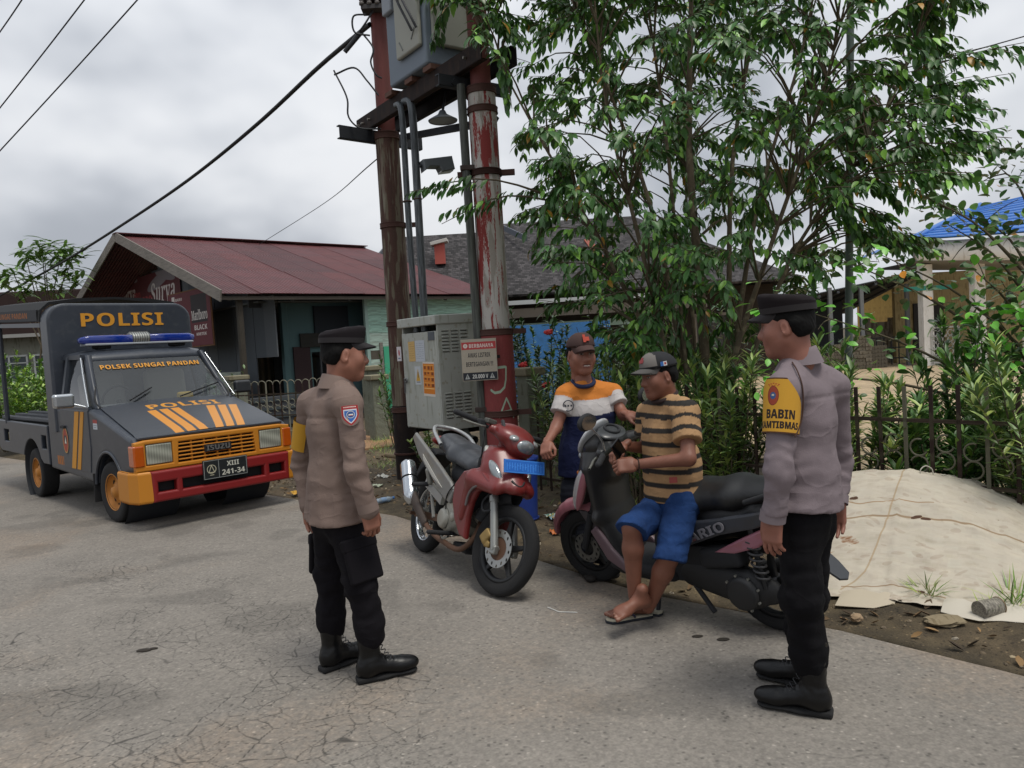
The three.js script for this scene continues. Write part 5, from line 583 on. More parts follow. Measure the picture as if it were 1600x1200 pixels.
// creased cloth relief, and uv in metres for the meshed clothes
const creaseTex = dataTex(512, (u, v) => { const w = 0.06 * (fbm(u, v, 6, 3, 951) - 0.5), a = fbm(u + w, v * 0.45 + w, 9, 3, 953), b = fbm(u * 0.6 + v * 0.5 + w, v * 0.9 - u * 0.3, 11, 3, 957), r1 = 1 - Math.abs(a - 0.5) * 5, r2 = 1 - Math.abs(b - 0.5) * 6; return 0.35 + 0.35 * clamp(r1) ** 2 * 0.8 + 0.25 * clamp(r2) ** 2 + 0.1 * hash(Math.round(u * 512), Math.round(v * 512), 2); }, false);
const CREASE = { bumpMap: creaseTex, bumpScale: 0.006 };
function basis(x, y, z, o, s = 1) { const m = new THREE.Matrix4().makeBasis(x.clone().multiplyScalar(s), y.clone().multiplyScalar(s), z.clone().multiplyScalar(s)); m.setPosition(o); return m; }
function headFrame(c, fwd, up = V(0, 1, 0), s = 1) { const z = fwd.clone().normalize(), x = up.clone().cross(z).normalize(), y = z.clone().cross(x); return basis(x, y, z, c, s); }
// head in its own axes: x its left, y up, z ahead, origin between the eyes' level
function headGeo(tone, o = {}) {
  const sm = o.smile ?? 0, P = [ell([0, 0.032, -0.012], [0.073, 0.086, 0.094], 0.03), ell([0, -0.035, 0.016], [0.066, 0.084, 0.072], 0.04)];
  for (const s of [1, -1]) P.push(cone([s * 0.052, -0.058, 0.0], [s * 0.018, -0.100, 0.060], 0.019, 0.019, 0.035), ell([s * 0.040, -0.034, 0.056], [0.026, 0.028, 0.022], 0.035), cone([s * 0.012, 0.020, 0.083], [s * 0.044, 0.018, 0.068], 0.010, 0.009, 0.015), ell([s * 0.011, -0.040, 0.092], [0.011, 0.009, 0.011], 0.01));
  P.push(ell([0, -0.104, 0.064], [0.022, 0.017, 0.018], 0.03), cone([0, 0.004, 0.082], [0, -0.034, 0.103], 0.010, 0.0145, 0.015), ell([0, -0.066, 0.075], [0.03, 0.02, 0.018], 0.02));
  P.push(cone([-0.021 - sm * 0.006, -0.066 + sm * 0.005, 0.080], [0, -0.064, 0.089], 0.006, 0.007, 0.006), cone([0.021 + sm * 0.006, -0.066 + sm * 0.005, 0.080], [0, -0.064, 0.089], 0.006, 0.007, 0.006), cone([-0.016, -0.076 - sm * 0.006, 0.081], [0.016, -0.076 - sm * 0.006, 0.081], 0.0075, 0.0075, 0.006));
  for (const s of [1, -1]) { P.push(neg(ell([s * 0.031, 0.002, 0.097], [0.017, 0.010, 0.016], 0.010)), ell([s * 0.031, 0.001, 0.0705], [0.0135, 0.0115, 0.0135], 0.004)); P.push(ell([s * 0.077, -0.012, -0.010], [0.008, 0.031, 0.019], 0.008, [0.15, s * 0.35, s * 0.12]), neg(ell([s * 0.086, -0.010, -0.004], [0.006, 0.018, 0.009], 0.006)), ell([s * 0.074, -0.036, -0.004], [0.008, 0.010, 0.009], 0.008)); }
  P.push(neg(cone([-0.02 - sm * 0.004, -0.0705 + sm * 0.004, 0.091], [0.02 + sm * 0.004, -0.0705 + sm * 0.004, 0.091], 0.002 + sm * 0.003, 0.002 + sm * 0.003, 0.003)));
  P.push(cone([0, -0.05, -0.022], [0, -0.15, -0.035], 0.054, 0.056, 0.035), ell([0, -0.07, 0.0], [0.05, 0.05, 0.06], 0.03));
  return sdf(P, 0.0036, { color: (p) => {
    const c = tone(p), ax = Math.abs(p.x);
    if (Math.abs(ax - 0.031) < 0.0125 && Math.abs(p.y - 0.001) < 0.0042 && p.z > 0.07) return Math.abs(ax - 0.031) < 0.006 ? lin('#1a120e') : lin('#85766c');
    if (Math.abs(ax - 0.031) < 0.015 && p.y > 0.0055 && p.y < 0.009 && p.z > 0.06) c.lerp(lin('#1d130f'), 0.7);
    if (ax > 0.012 && ax < 0.05 && p.y > 0.018 - ax * 0.05 + 0.003 && p.y < 0.029 - ax * 0.06 && p.z > 0.05) c.lerp(lin('#120d0a'), 0.75);
    if (ax < 0.024 && p.y < -0.058 && p.y > -0.086 && p.z > 0.074) { c.lerp(lin('#6d3a36'), 0.6); if (sm && ax < 0.017 && p.y > -0.0725 && p.y < -0.0665) return lin('#b5aca0'); }
    if (o.hair && (p.y > 0.05 || (p.z < -0.045 && p.y > -0.045)) && !(p.z > 0.06)) return lin('#15120f');
    return c; } });
}
function hairGeo() { return sdf([ell([0, 0.030, -0.014], [0.0775, 0.088, 0.0965], 0.01), cone([0.06, 0.0, -0.045], [0.05, -0.045, -0.055], 0.022, 0.014, 0.03), cone([-0.06, 0.0, -0.045], [-0.05, -0.045, -0.055], 0.022, 0.014, 0.03), cone([-0.03, -0.02, -0.078], [0.03, -0.02, -0.078], 0.02, 0.02, 0.04), neg(ell([0, -0.045, 0.075], [0.092, 0.11, 0.085], 0.01)), neg(rbx([0, -0.092, 0], [0.12, 0.038, 0.15], 0.01, 0.01)), ...[1, -1].map((s) => neg(ell([s * 0.078, -0.02, -0.002], [0.02, 0.04, 0.026], 0.008)))], 0.0045, { field: (p, d) => d + 0.0025 * nz(p.x * 120, p.y * 60, p.z * 120) }); }
// garrison style field cap with flat crown and short peak
function policeCap() {
  const R = [[0.048, 0.081, 0.102, 0], [0.052, 0.085, 0.106, 0], [0.076, 0.087, 0.108, 0.002], [0.094, 0.0885, 0.110, 0.003], [0.107, 0.0885, 0.110, 0.004], [0.118, 0.081, 0.102, 0.005], [0.124, 0.06, 0.08, 0.004], [0.125, 0.03, 0.04, 0.002]].map(([y, a, b, zo]) => ring(y, a, b, 40, -0.012 + zo).map((p) => { p.y += (y > 0.1 ? 0.17 : y > 0.08 ? 0.09 : 0) * (p.z - 0.01) + (y > 0.1 ? 0.004 * nz(p.x * 30, y * 20, p.z * 30) : 0); return p; }));
  return loft(R);
}
function peak(len, half, drop, y0 = 0.052, z0 = 0.078, wid = 0.078, thick = 0.005) { // curved visor
  const top = [], n = 14, m = 6; const f = (a, k) => { const x = Math.sin(a) * mix(wid, half, k), z = z0 * Math.cos(a) * 0.98 - 0.012 + len * k * Math.cos(a * 0.92); return V(x, y0 - drop * k - 0.35 * x * x / 0.1 * (0.4 + k), z); };
  const rings = []; for (let k = 0; k <= m; k++) { const up = [], dn = []; for (let i = 0; i <= n; i++) { const p = f((i / n - 0.5) * 2.5, k / m); up.push(p); dn.unshift(p.clone().add(V(0, -thick, 0))); } rings.push([...up, ...dn]); }
  return loft(rings);
}
function ballCap() { const R = []; for (let j = 0; j <= 10; j++) { const a = j / 10 * 1.45, y = 0.042 + 0.088 * Math.sin(a), k = Math.cos(a); R.push(ring(y, 0.083 * k + 0.003, 0.104 * k + 0.004, 40, -0.010 + 0.008 * Math.sin(a)).map((p) => { if (p.z > 0) p.y += 0.006 * Math.sin(a * 2); return p; })); } return loft(R); }
// hand: wrist at the origin, fingers along +x, back of the hand +y, thumb towards +z (side = 1) or -z
function handGeo(tone, side, curl, thumb = [0.5, 0.3], spread = 0.0) {
  const P = [rbx([0.046, 0, 0], [0.046, 0.0135, 0.040], 0.013, 0.012), cone([-0.03, 0, 0], [0.02, 0, 0], 0.026, 0.028, 0.02, [[0, 1, 0], 0.75]), ell([0.03, -0.008, side * 0.028], [0.032, 0.016, 0.017], 0.012)];
  const Zs = [0.030, 0.0105, -0.009, -0.027], Ls = [0.070, 0.078, 0.073, 0.058];
  Zs.forEach((z, i) => { let p = V(0.085 - Math.abs(i - 1.3) * 0.004, 0, side * z), a = 0; const c = Array.isArray(curl[0]) ? curl[i] : curl, L = Ls[i], fr = [0.46, 0.30, 0.24], sp = (1.5 - i) * spread * side; for (let k = 0; k < 3; k++) { a += c[k]; const q = p.clone().add(V(Math.cos(a) * Math.cos(sp), -Math.sin(a), Math.cos(a) * Math.sin(sp)).multiplyScalar(L * fr[k])); P.push({ a: p.clone(), b: q, ra: 0.0092 - k * 0.0008, rb: 0.0086 - k * 0.0009, k: k ? 0.002 : 0.005 }); p = q; } });
  const t0 = V(0.018, -0.006, side * 0.036), t1 = t0.clone().add(V(Math.cos(thumb[0]) * 0.042, -Math.sin(thumb[1]) * 0.03, side * Math.sin(thumb[0]) * 0.042)), t2 = t1.clone().add(V(0.030, -Math.sin(thumb[1]) * 0.022, side * (0.012 - 0.03 * thumb[1])));
  P.push({ a: t0, b: t1, ra: 0.0135, rb: 0.0105, k: 0.008 }, { a: t1, b: t2, ra: 0.0105, rb: 0.0085, k: 0.002 });
  return sdf(P, 0.0034, { color: (p) => { return tone(p); } });
}
function placeHand(g, wrist, dir, back, s = 1) { const x = dir.clone().normalize(), z = x.clone().cross(back).normalize(), y = z.clone().cross(x); return g.applyMatrix4(basis(x, y, z, wrist, s)); }
// boot: origin on the ground under the ankle, toe along +x
function bootGeo() { return { upper: sdf([cone([-0.01, 0.085, 0], [-0.015, 0.29, 0], 0.047, 0.056, 0.03), ell([-0.035, 0.06, 0], [0.045, 0.055, 0.042], 0.03), cone([0.0, 0.075, 0], [0.12, 0.052, 0.002], 0.046, 0.04, 0.04, [[0, 1, 0], 0.95]), ell([0.16, 0.05, 0.004], [0.062, 0.036, 0.045], 0.03), neg(rbx([0.05, -0.03, 0], [0.3, 0.048, 0.2], 0.002, 0.004))], 0.006, { field: (p, d) => d + 0.0022 * nz(p.x * 40, p.y * 50, p.z * 40) * sstep(0.06, 0.1, p.y) + (Math.abs(p.z) < 0.03 && p.x > 0.02 && p.x < 0.11 && p.y > 0.06 ? 0.0016 * Math.sin(p.x * 330) : 0) }),
  sole: sdf([cone([-0.038, 0.016, 0], [0.04, 0.014, 0], 0.038, 0.034, 0.02, [[0, 1, 0], 0.4]), cone([0.04, 0.014, 0], [0.17, 0.016, 0.004], 0.034, 0.042, 0.03, [[0, 1, 0], 0.34]), rbx([-0.036, 0.014, 0], [0.045, 0.014, 0.037], 0.008, 0.01), neg(rbx([0.05, -0.04, 0], [0.3, 0.04, 0.2], 0.001, 0.002))], 0.006), lace: merge(Array.from({ length: 6 }, (_, i) => { const k = i / 5, x = mix(0.10, 0.035, k), y = mix(0.092, 0.185, k * k * 0.6 + 0.4 * k); return capped([[x - 0.006, y - 0.004, -0.026], [x + 0.008, y + 0.006, 0], [x - 0.006, y - 0.004, 0.026]], 0.0024, 10, 5); })).translate(-0.004, -0.006, 0) }; }
function frameOn(heel, toe) { const x = toe.clone().sub(heel); x.y = 0; x.normalize(); const y = V(0, 1, 0); return basis(x, y, x.clone().cross(y), heel.clone().addScaledVector(x, 0.085)); }
function collarGeo(c, up, r, h, fw) { const z = fw.clone().addScaledVector(up, -fw.dot(up)).normalize(), x = up.clone().cross(z), rings = []; for (const [k, dr] of [[-0.9, 0.022], [0, 0.012], [0.5, 0.006], [1, 0.0], [1.02, -0.007], [0.5, -0.003], [0, 0.004], [-0.9, 0.012]]) rings.push(Array.from({ length: 28 }, (_, i) => { const a = 0.22 + (i / 27) * (Math.PI * 2 - 0.44), s = Math.sin(a), q = Math.cos(a); return c.clone().addScaledVector(x, s * (r + dr)).addScaledVector(z, q * (r + dr) * 1.05 - 0.006).addScaledVector(up, h * k * (0.75 + 0.25 * -q) - (q > 0 ? q * 0.03 : q * 0.004)); })); return loft([...rings, rings[0]], false, false); }
const cloth_uv = (g) => muv(g, 1.1);
const lerpV = (a, b, t) => a.clone().lerp(b, t);
// cloth: random folds laid along a limb, and rings of slack at elbows, waist and ankles
const fold = (p, ax, f = 1) => 0.0075 * nz(p.x * 16 * f, p.y * 5 * f + 3.3, p.z * 16 * f) + 0.0045 * nz(p.x * 9 + 7, p.y * 24 * f, p.z * 9) * ax;
function limbs(j, r, k = 0.03) { const l = []; for (const s of ['L', 'R']) { if (r.arm) l.push({ a: j['sh' + s], b: j['el' + s], ra: r.arm[0], rb: r.arm[1], k }, { a: j['el' + s], b: j['wr' + s], ra: r.arm[1], rb: r.arm[2], k: 0.02 }); if (r.leg) l.push({ a: j['hip' + s], b: j['kn' + s], ra: r.leg[0], rb: r.leg[1], k }, { a: j['kn' + s], b: lerpV(j['kn' + s], j['an' + s], 0.3), ra: r.leg[1], rb: r.leg[2], k }, { a: lerpV(j['kn' + s], j['an' + s], 0.3), b: j['an' + s], ra: r.leg[2], rb: r.leg[3], k }); } return l; }
function torso(j, f, w, depth, k = 0.05) { const fl = [f.clone().setY(0).normalize(), depth], c = lerpV(j.shL, j.shR, 0.5), up = j.neck.clone().sub(j.pelvis).normalize(), chest = c.clone().addScaledVector(up, -0.13).addScaledVector(f, 0.01), waist = lerpV(c, j.pelvis, 0.62);
  return [{ a: chest, b: waist, ra: w[0], rb: w[1], k, flat: fl }, { a: waist, b: j.pelvis.clone(), ra: w[1], rb: w[2], k, flat: fl }, { a: lerpV(j.shL, j.shR, 0.06), b: lerpV(j.shL, j.shR, 0.94), ra: w[3], rb: w[3], k }, { a: j.neck.clone().addScaledVector(up, -0.02), b: lerpV(j.neck, j.shL, 0.75), ra: w[3] * 0.8, rb: w[3] * 0.92, k }, { a: j.neck.clone().addScaledVector(up, -0.02), b: lerpV(j.neck, j.shR, 0.75), ra: w[3] * 0.8, rb: w[3] * 0.92, k }]; }
function person(label, base, o) {
  const t = thing('person', label, 'person', base), put = (n, g, m, parent = t) => { g.translate(-base.x, -base.y, -base.z); return part(n, g, m, parent); };
  const tone = skinTone(o.skin), j = o.j, H = headFrame(o.head, o.look, o.headUp ?? V(0, 1, 0), o.headScale ?? 1);
  const core = [...torso(j, o.f, [0.125, 0.115, 0.12, 0.045], 0.66), ...limbs(j, { arm: [0.044, 0.037, 0.026], leg: o.bareLegs ? [0.072, 0.05, 0.052, 0.032] : [0.055, 0.045, 0.038, 0.026] }), { a: j.neck.clone().addScaledVector(V(0, 1, 0), -0.05), b: lerpV(j.neck, o.head, 0.45), ra: 0.061, rb: 0.052, k: 0.03 }];
  const geos = [sdf(core, 0.011, { color: (p) => tone(p) }), headGeo(tone, { smile: o.smile }).applyMatrix4(H)];
  for (const h of o.hands) geos.push(placeHand(handGeo(tone, h.side, h.curl, h.thumb, h.spread ?? 0.06), h.at, h.dir, h.back, h.s ?? 1));
  for (const ft of o.feet ?? []) geos.push(ft(tone));
  put('body', merge(geos), SKIN);
  put('hair', hairGeo().applyMatrix4(H), mat('#070606', 0.8, { specularIntensity: 0.4 }));
  return { t, put, H, tone };
}
const BOOT = bootGeo(), HAIRC = '#17140f';
function policeman(label, base, o) {
  const j = o.j; j.hipL = lerpV(j.hipL, j.pelvis.clone().setY(j.hipL.y), 0.45); j.hipR = lerpV(j.hipR, j.pelvis.clone().setY(j.hipR.y), 0.45); const { t, put, H } = person(label, base, o), sh = lin(o.shirt), cloth = VC(0.88, { ...CREASE, specularIntensity: 0.5 });
  const up = V(0, 1, 0), f = o.f, r = f.clone().cross(up).normalize();
  // long sleeved shirt hanging over the belt
  const P = [...torso(j, f, [0.153, 0.141, 0.154, 0.063], 0.68), ...limbs(j, { arm: [0.059, 0.051, 0.045] })]; for (const s of ['L', 'R']) P.push({ a: lerpV(j['el' + s], j['wr' + s], 0.82), b: lerpV(j['el' + s], j['wr' + s], 1.0), ra: 0.046, rb: 0.047, k: 0.004 });
  const hem = o.hemY, c = lerpV(j.shL, j.shR, 0.5); P.push({ a: lerpV(c, j.pelvis, 0.72), b: j.pelvis.clone().setY(hem - 0.03), ra: 0.15, rb: 0.182, k: 0.05, flat: [f, 0.86] });
  const shirt = put('shirt', cloth_uv(sdf(P, 0.0075, { pad: 0.03, field: (p, d) => { const elb = Math.exp(-Math.min(p.distanceTo(j.elL), p.distanceTo(j.elR)) * 12), low = sstep(0.3, 0.0, p.y - hem); let e = d + fold(p, 0.6 + 2.2 * elb + 0.4 * low); e += 0.0055 * elb * Math.sin(p.y * 95 + 6 * nz(p.x * 12, p.y * 8, p.z * 12)) + 0.006 * low * nz(Math.atan2(p.x - j.pelvis.x, p.z - j.pelvis.z) * 2.6, 2, p.y * 3); const yoke = p.y - (j.neck.y - 0.155); if (Math.abs(yoke) < 0.006 && p.clone().sub(j.neck).dot(f) < 0.0) e += 0.003; return Math.max(e, hem + 0.012 * Math.sin((p.x + p.z) * 9) - p.y, ); }, color: (p) => { const n = 1 + 0.07 * nz(p.x * 7, p.y * 7, p.z * 7) + 0.05 * nz(p.x * 60, p.y * 60, p.z * 60); return new THREE.Color(sh.r * n, sh.g * n, sh.b * n); } })), cloth);
  const plain = mat(o.shirt, 0.85);
  put('collar', collarGeo(j.neck.clone().addScaledVector(up, 0.004), lerpV(o.head, j.neck, 0.5).sub(j.neck).normalize().add(up.clone().multiplyScalar(2)).normalize(), 0.07, 0.036, f), mat(o.shirt, 0.85, { side: THREE.DoubleSide }), shirt);
  for (const s of ['L', 'R']) { const a = lerpV(j.neck, j['sh' + s], 0.5).add(V(0, 0.047, 0)).addScaledVector(f, 0.005), b = j['sh' + s].clone().add(V(0, 0.058, 0)); put('epaulette', bar(a, b, 0.045, 0.008), plain, shirt); put('epaulette_button', new THREE.SphereGeometry(0.006, 8, 6).translate(...lerpV(a, b, 0.12).add(V(0, 0.006, 0)).toArray()), mat('#6b625c', 0.4), shirt); const q = lerpV(j['el' + s], j['wr' + s], 0.93); put('cuff', rod(lerpV(j['el' + s], j['wr' + s], 0.80), lerpV(j['el' + s], j['wr' + s], 1.02), 0.0485, 0.049, 24, false), mat(o.shirt, 0.85, { side: THREE.DoubleSide }), shirt); }
  { const cc = c.clone().addScaledVector(up, -0.15).addScaledVector(f, 0.118); for (const s of [1, -1]) put('pocket_flap', boxAt(0.11, 0.045, 0.012, 0, 0, 0, 0.005).applyMatrix4(basis(r, up, f.clone().negate(), cc.clone().addScaledVector(r, s * 0.08))), plain, shirt); }
  // cargo trousers bloused over the boots
  const tr = lin(o.trousers), TP = [{ a: j.hipL, b: j.hipR, ra: 0.09, rb: 0.09, k: 0.05 }, { a: j.pelvis.clone().add(V(0, 0.1, 0)), b: j.pelvis, ra: 0.125, rb: 0.13, k: 0.05, flat: [f, 0.78] }];
  for (const s of ['L', 'R']) { const kn = j['kn' + s], an = j['an' + s], lo = an.clone().add(V(0, 0.12, 0)); TP.push({ a: j['hip' + s], b: kn, ra: 0.09, rb: 0.074, k: 0.04 }, { a: kn, b: lo.clone().add(V(0, 0.06, 0)), ra: 0.073, rb: 0.067, k: 0.04 }, { a: lo.clone().add(V(0, 0.05, 0)), b: lo, ra: 0.070, rb: 0.063, k: 0.03 }); }
  put('trousers', cloth_uv(sdf(TP, 0.0078, { pad: 0.03, field: (p, d) => { const kn = Math.exp(-Math.min(p.distanceTo(j.knL), p.distanceTo(j.knR)) * 7), an = Math.exp(-Math.max(0, p.y - 0.2) * 5.5); return d + fold(p, 0.8 + 1.6 * kn, 1.1) + 0.008 * an * nz(p.x * 6, p.y * 20, p.z * 6) + 0.006 * kn * Math.sin(p.y * 60 + 8 * nz(p.x * 9, p.y * 5, p.z * 9)); }, color: (p) => { const n = 1 + 0.15 * nz(p.x * 9, p.y * 9, p.z * 9) + 0.1 * nz(p.x * 70, p.y * 70, p.z * 70); return new THREE.Color(tr.r * n, tr.g * n, tr.b * n); } })), VC(0.95, { ...CREASE, specularIntensity: 0.35 }));
  for (const [s, q] of o.pockets) { const m = lerpV(j['hip' + s], j['kn' + s], 0.66), out = q.clone().normalize(), ax = j['kn' + s].clone().sub(j['hip' + s]).normalize(), sd = ax.clone().cross(out).normalize(); put('cargo_pocket', merge([bx(0.17, 0.19, 0.035, 0.014), boxAt(0.176, 0.06, 0.044, 0, 0.085, 0.002, 0.012)]).applyMatrix4(basis(sd, ax.clone().negate(), sd.clone().cross(ax.clone().negate()), m.clone().addScaledVector(out, 0.074))), mat(o.trousers, 0.95, { specularIntensity: 0.35 })); }
  for (const [heel, toe] of o.boots) { const m = frameOn(heel, toe), b = put('boot', BOOT.upper.clone().applyMatrix4(m), mat('#0a0a0b', 0.38, { specularIntensity: 0.7 })); put('sole', BOOT.sole.clone().applyMatrix4(m), mat('#101011', 0.85), b); put('laces', BOOT.lace.clone().applyMatrix4(m), mat('#2a2a2d', 0.7), b); }
  const cap = put('cap', policeCap().applyMatrix4(H), mat(o.cap, 0.92, { specularIntensity: 0.4 })); put('cap_peak', peak(0.066, 0.064, 0.022, 0.058, 0.104).applyMatrix4(H), mat(o.cap, 0.75), cap); put('cap_band', loft([ring(0.05, 0.0865, 0.1075, 40, -0.012), ring(0.074, 0.0885, 0.1095, 40, -0.011)], true, false).applyMatrix4(H), mat(o.cap, 0.75, { side: THREE.DoubleSide }), cap);
  return { t, put, shirt, r };
}
// a cloth patch lying round a sleeve: centre angle measured from `out`, u runs round the arm
function armPatch(a, b, out, t0, t1, r0, r1, span, shape) {
  const ax = b.clone().sub(a).normalize(), o = out.clone().addScaledVector(ax, -out.dot(ax)).normalize(), s = ax.clone().cross(o), pos = [], uv = [], idx = [], n = 20, m = 12;
  for (let j = 0; j <= m; j++) for (let i = 0; i <= n; i++) { const v = j / m, w = shape ? shape(v) : 1, u = (i / n - 0.5) * w, an = u * span, rr_ = mix(r0, r1, v), p = a.clone().lerp(b, mix(t0, t1, v)).addScaledVector(o, Math.cos(an) * rr_).addScaledVector(s, Math.sin(an) * rr_); pos.push(p.x, p.y, p.z); uv.push(0.5 - u, 1 - v); }
  for (let j = 0; j < m; j++) for (let i = 0; i < n; i++) { const q = j * (n + 1) + i; idx.push(q, q + n + 1, q + 1, q + 1, q + n + 1, q + n + 2); }
  const g = new THREE.BufferGeometry(); g.setAttribute('position', new THREE.Float32BufferAttribute(pos, 3)); g.setAttribute('uv', new THREE.Float32BufferAttribute(uv, 2)); g.setIndex(idx); g.computeVertexNormals(); return g;
}
const crestTex = canvasTex(256, 320, (g, w, h) => { g.fillStyle = '#78675f'; g.fillRect(0, 0, w, h); g.fillStyle = '#9d2a2c'; g.beginPath(); g.moveTo(20, 14); g.lineTo(236, 14); g.lineTo(246, 150); g.quadraticCurveTo(220, 250, 128, 312); g.quadraticCurveTo(36, 250, 10, 150); g.fill(); g.fillStyle = '#c9ccd2'; g.beginPath(); g.moveTo(40, 70); g.lineTo(216, 70); g.lineTo(218, 160); g.quadraticCurveTo(196, 232, 128, 284); g.quadraticCurveTo(60, 232, 38, 160); g.fill(); g.fillStyle = '#3566ae'; g.beginPath(); g.moveTo(52, 90); g.lineTo(204, 90); g.lineTo(206, 160); g.quadraticCurveTo(186, 220, 128, 266); g.quadraticCurveTo(70, 220, 50, 160); g.fill(); g.fillStyle = '#caa34a'; g.beginPath(); g.moveTo(62, 150); g.lineTo(110, 250); g.lineTo(80, 220); g.fill(); g.fillStyle = '#2b4d86'; g.beginPath(); g.arc(132, 150, 50, 0, 7); g.fill(); g.strokeStyle = '#d6d2c4'; g.lineWidth = 7; g.stroke(); g.fillStyle = '#dcd8cf'; g.fillRect(104, 142, 60, 22); g.fillStyle = '#a8323a'; g.fillRect(112, 160, 44, 9); g.fillStyle = '#e6e0d6'; g.fillRect(46, 30, 164, 14); g.fillStyle = '#9d2a2c'; for (let i = 0; i < 9; i++) g.fillRect(54 + i * 17, 33, 9, 8); });
const shieldW = (v) => v < 0.55 ? 1 : Math.sqrt(Math.max(0.02, 1 - ((v - 0.55) / 0.46) ** 2));
const up1 = V(0, 1, 0), dn1 = V(0, -1, 0), relaxed = [[0.25, 0.35, 0.2], [0.3, 0.42, 0.25], [0.36, 0.46, 0.25], [0.42, 0.48, 0.25]], gripC = [0.95, 1.1, 0.6];
{ // officer beside the road crack, seen from behind his right arm
  const f = V(0.83, 0, -0.55).normalize(), r = f.clone().cross(up1), base = G(566, 1054), j = { neck: W(530, 598, 3.64), shR: W(545, 632, 3.47), shL: W(484, 633, 3.79), elR: W(556, 735, 3.43), wrR: W(576, 797, 3.45), elL: W(471, 728, 3.86), wrL: W(484, 790, 3.8), pelvis: W(528, 800, 3.64), hipR: W(549, 812, 3.56), hipL: W(510, 808, 3.72), knR: W(562, 905, 3.56), knL: W(517, 898, 3.74) };
  const bR = [G(556, 1068), G(634, 1051)], bL = [G(500, 1052), G(550, 1034)]; j.anR = frameOn(...bR).multiply(new THREE.Matrix4().makeTranslation(-0.01, 0.09, 0)) && V(0, 0, 0).applyMatrix4(frameOn(...bR)).add(V(0, 0.09, 0)); j.anL = V(0, 0, 0).applyMatrix4(frameOn(...bL)).add(V(0, 0.09, 0));
  const { put, shirt } = policeman('police officer in brown shirt beside pickup, shield patch on sleeve', base, { skin: '#8c5d4b', f, j, head: W(538, 553, 3.64), look: V(0.92, -0.06, -0.36), headUp: V(-0.05, 1, 0), shirt: '#78675f', trousers: '#141216', cap: '#1d191c', hemY: W(530, 812, 3.6).y, boots: [bR, bL], pockets: [['R', r.clone().addScaledVector(f, 0.15)], ['L', r.clone().negate()]],
    hands: [{ side: -1, at: j.wrR.clone(), dir: V(0.14, -1, -0.02), back: r.clone().addScaledVector(f, 0.1), curl: [[0.45, 0.6, 0.35], [0.5, 0.65, 0.4], [0.55, 0.7, 0.4], [0.6, 0.7, 0.4]], thumb: [0.35, 0.4] }, { side: 1, at: j.wrL.clone(), dir: V(0.05, -1, 0), back: r.clone().negate(), curl: relaxed, thumb: [0.3, 0.3] }] });
  put('shield_patch', armPatch(j.shR, j.elR, V(0.25, 0, 1), 0.02, 0.34, 0.0685, 0.066, 1.3, shieldW), mat('#ffffff', 0.8, { map: crestTex, side: THREE.DoubleSide }), shirt);
  put('arm_band', armPatch(j.shL, j.elL, V(-1, 0, 0.2), 0.25, 0.7, 0.068, 0.063, 3.2), mat('#b98a22', 0.8, { side: THREE.DoubleSide }), shirt);
}
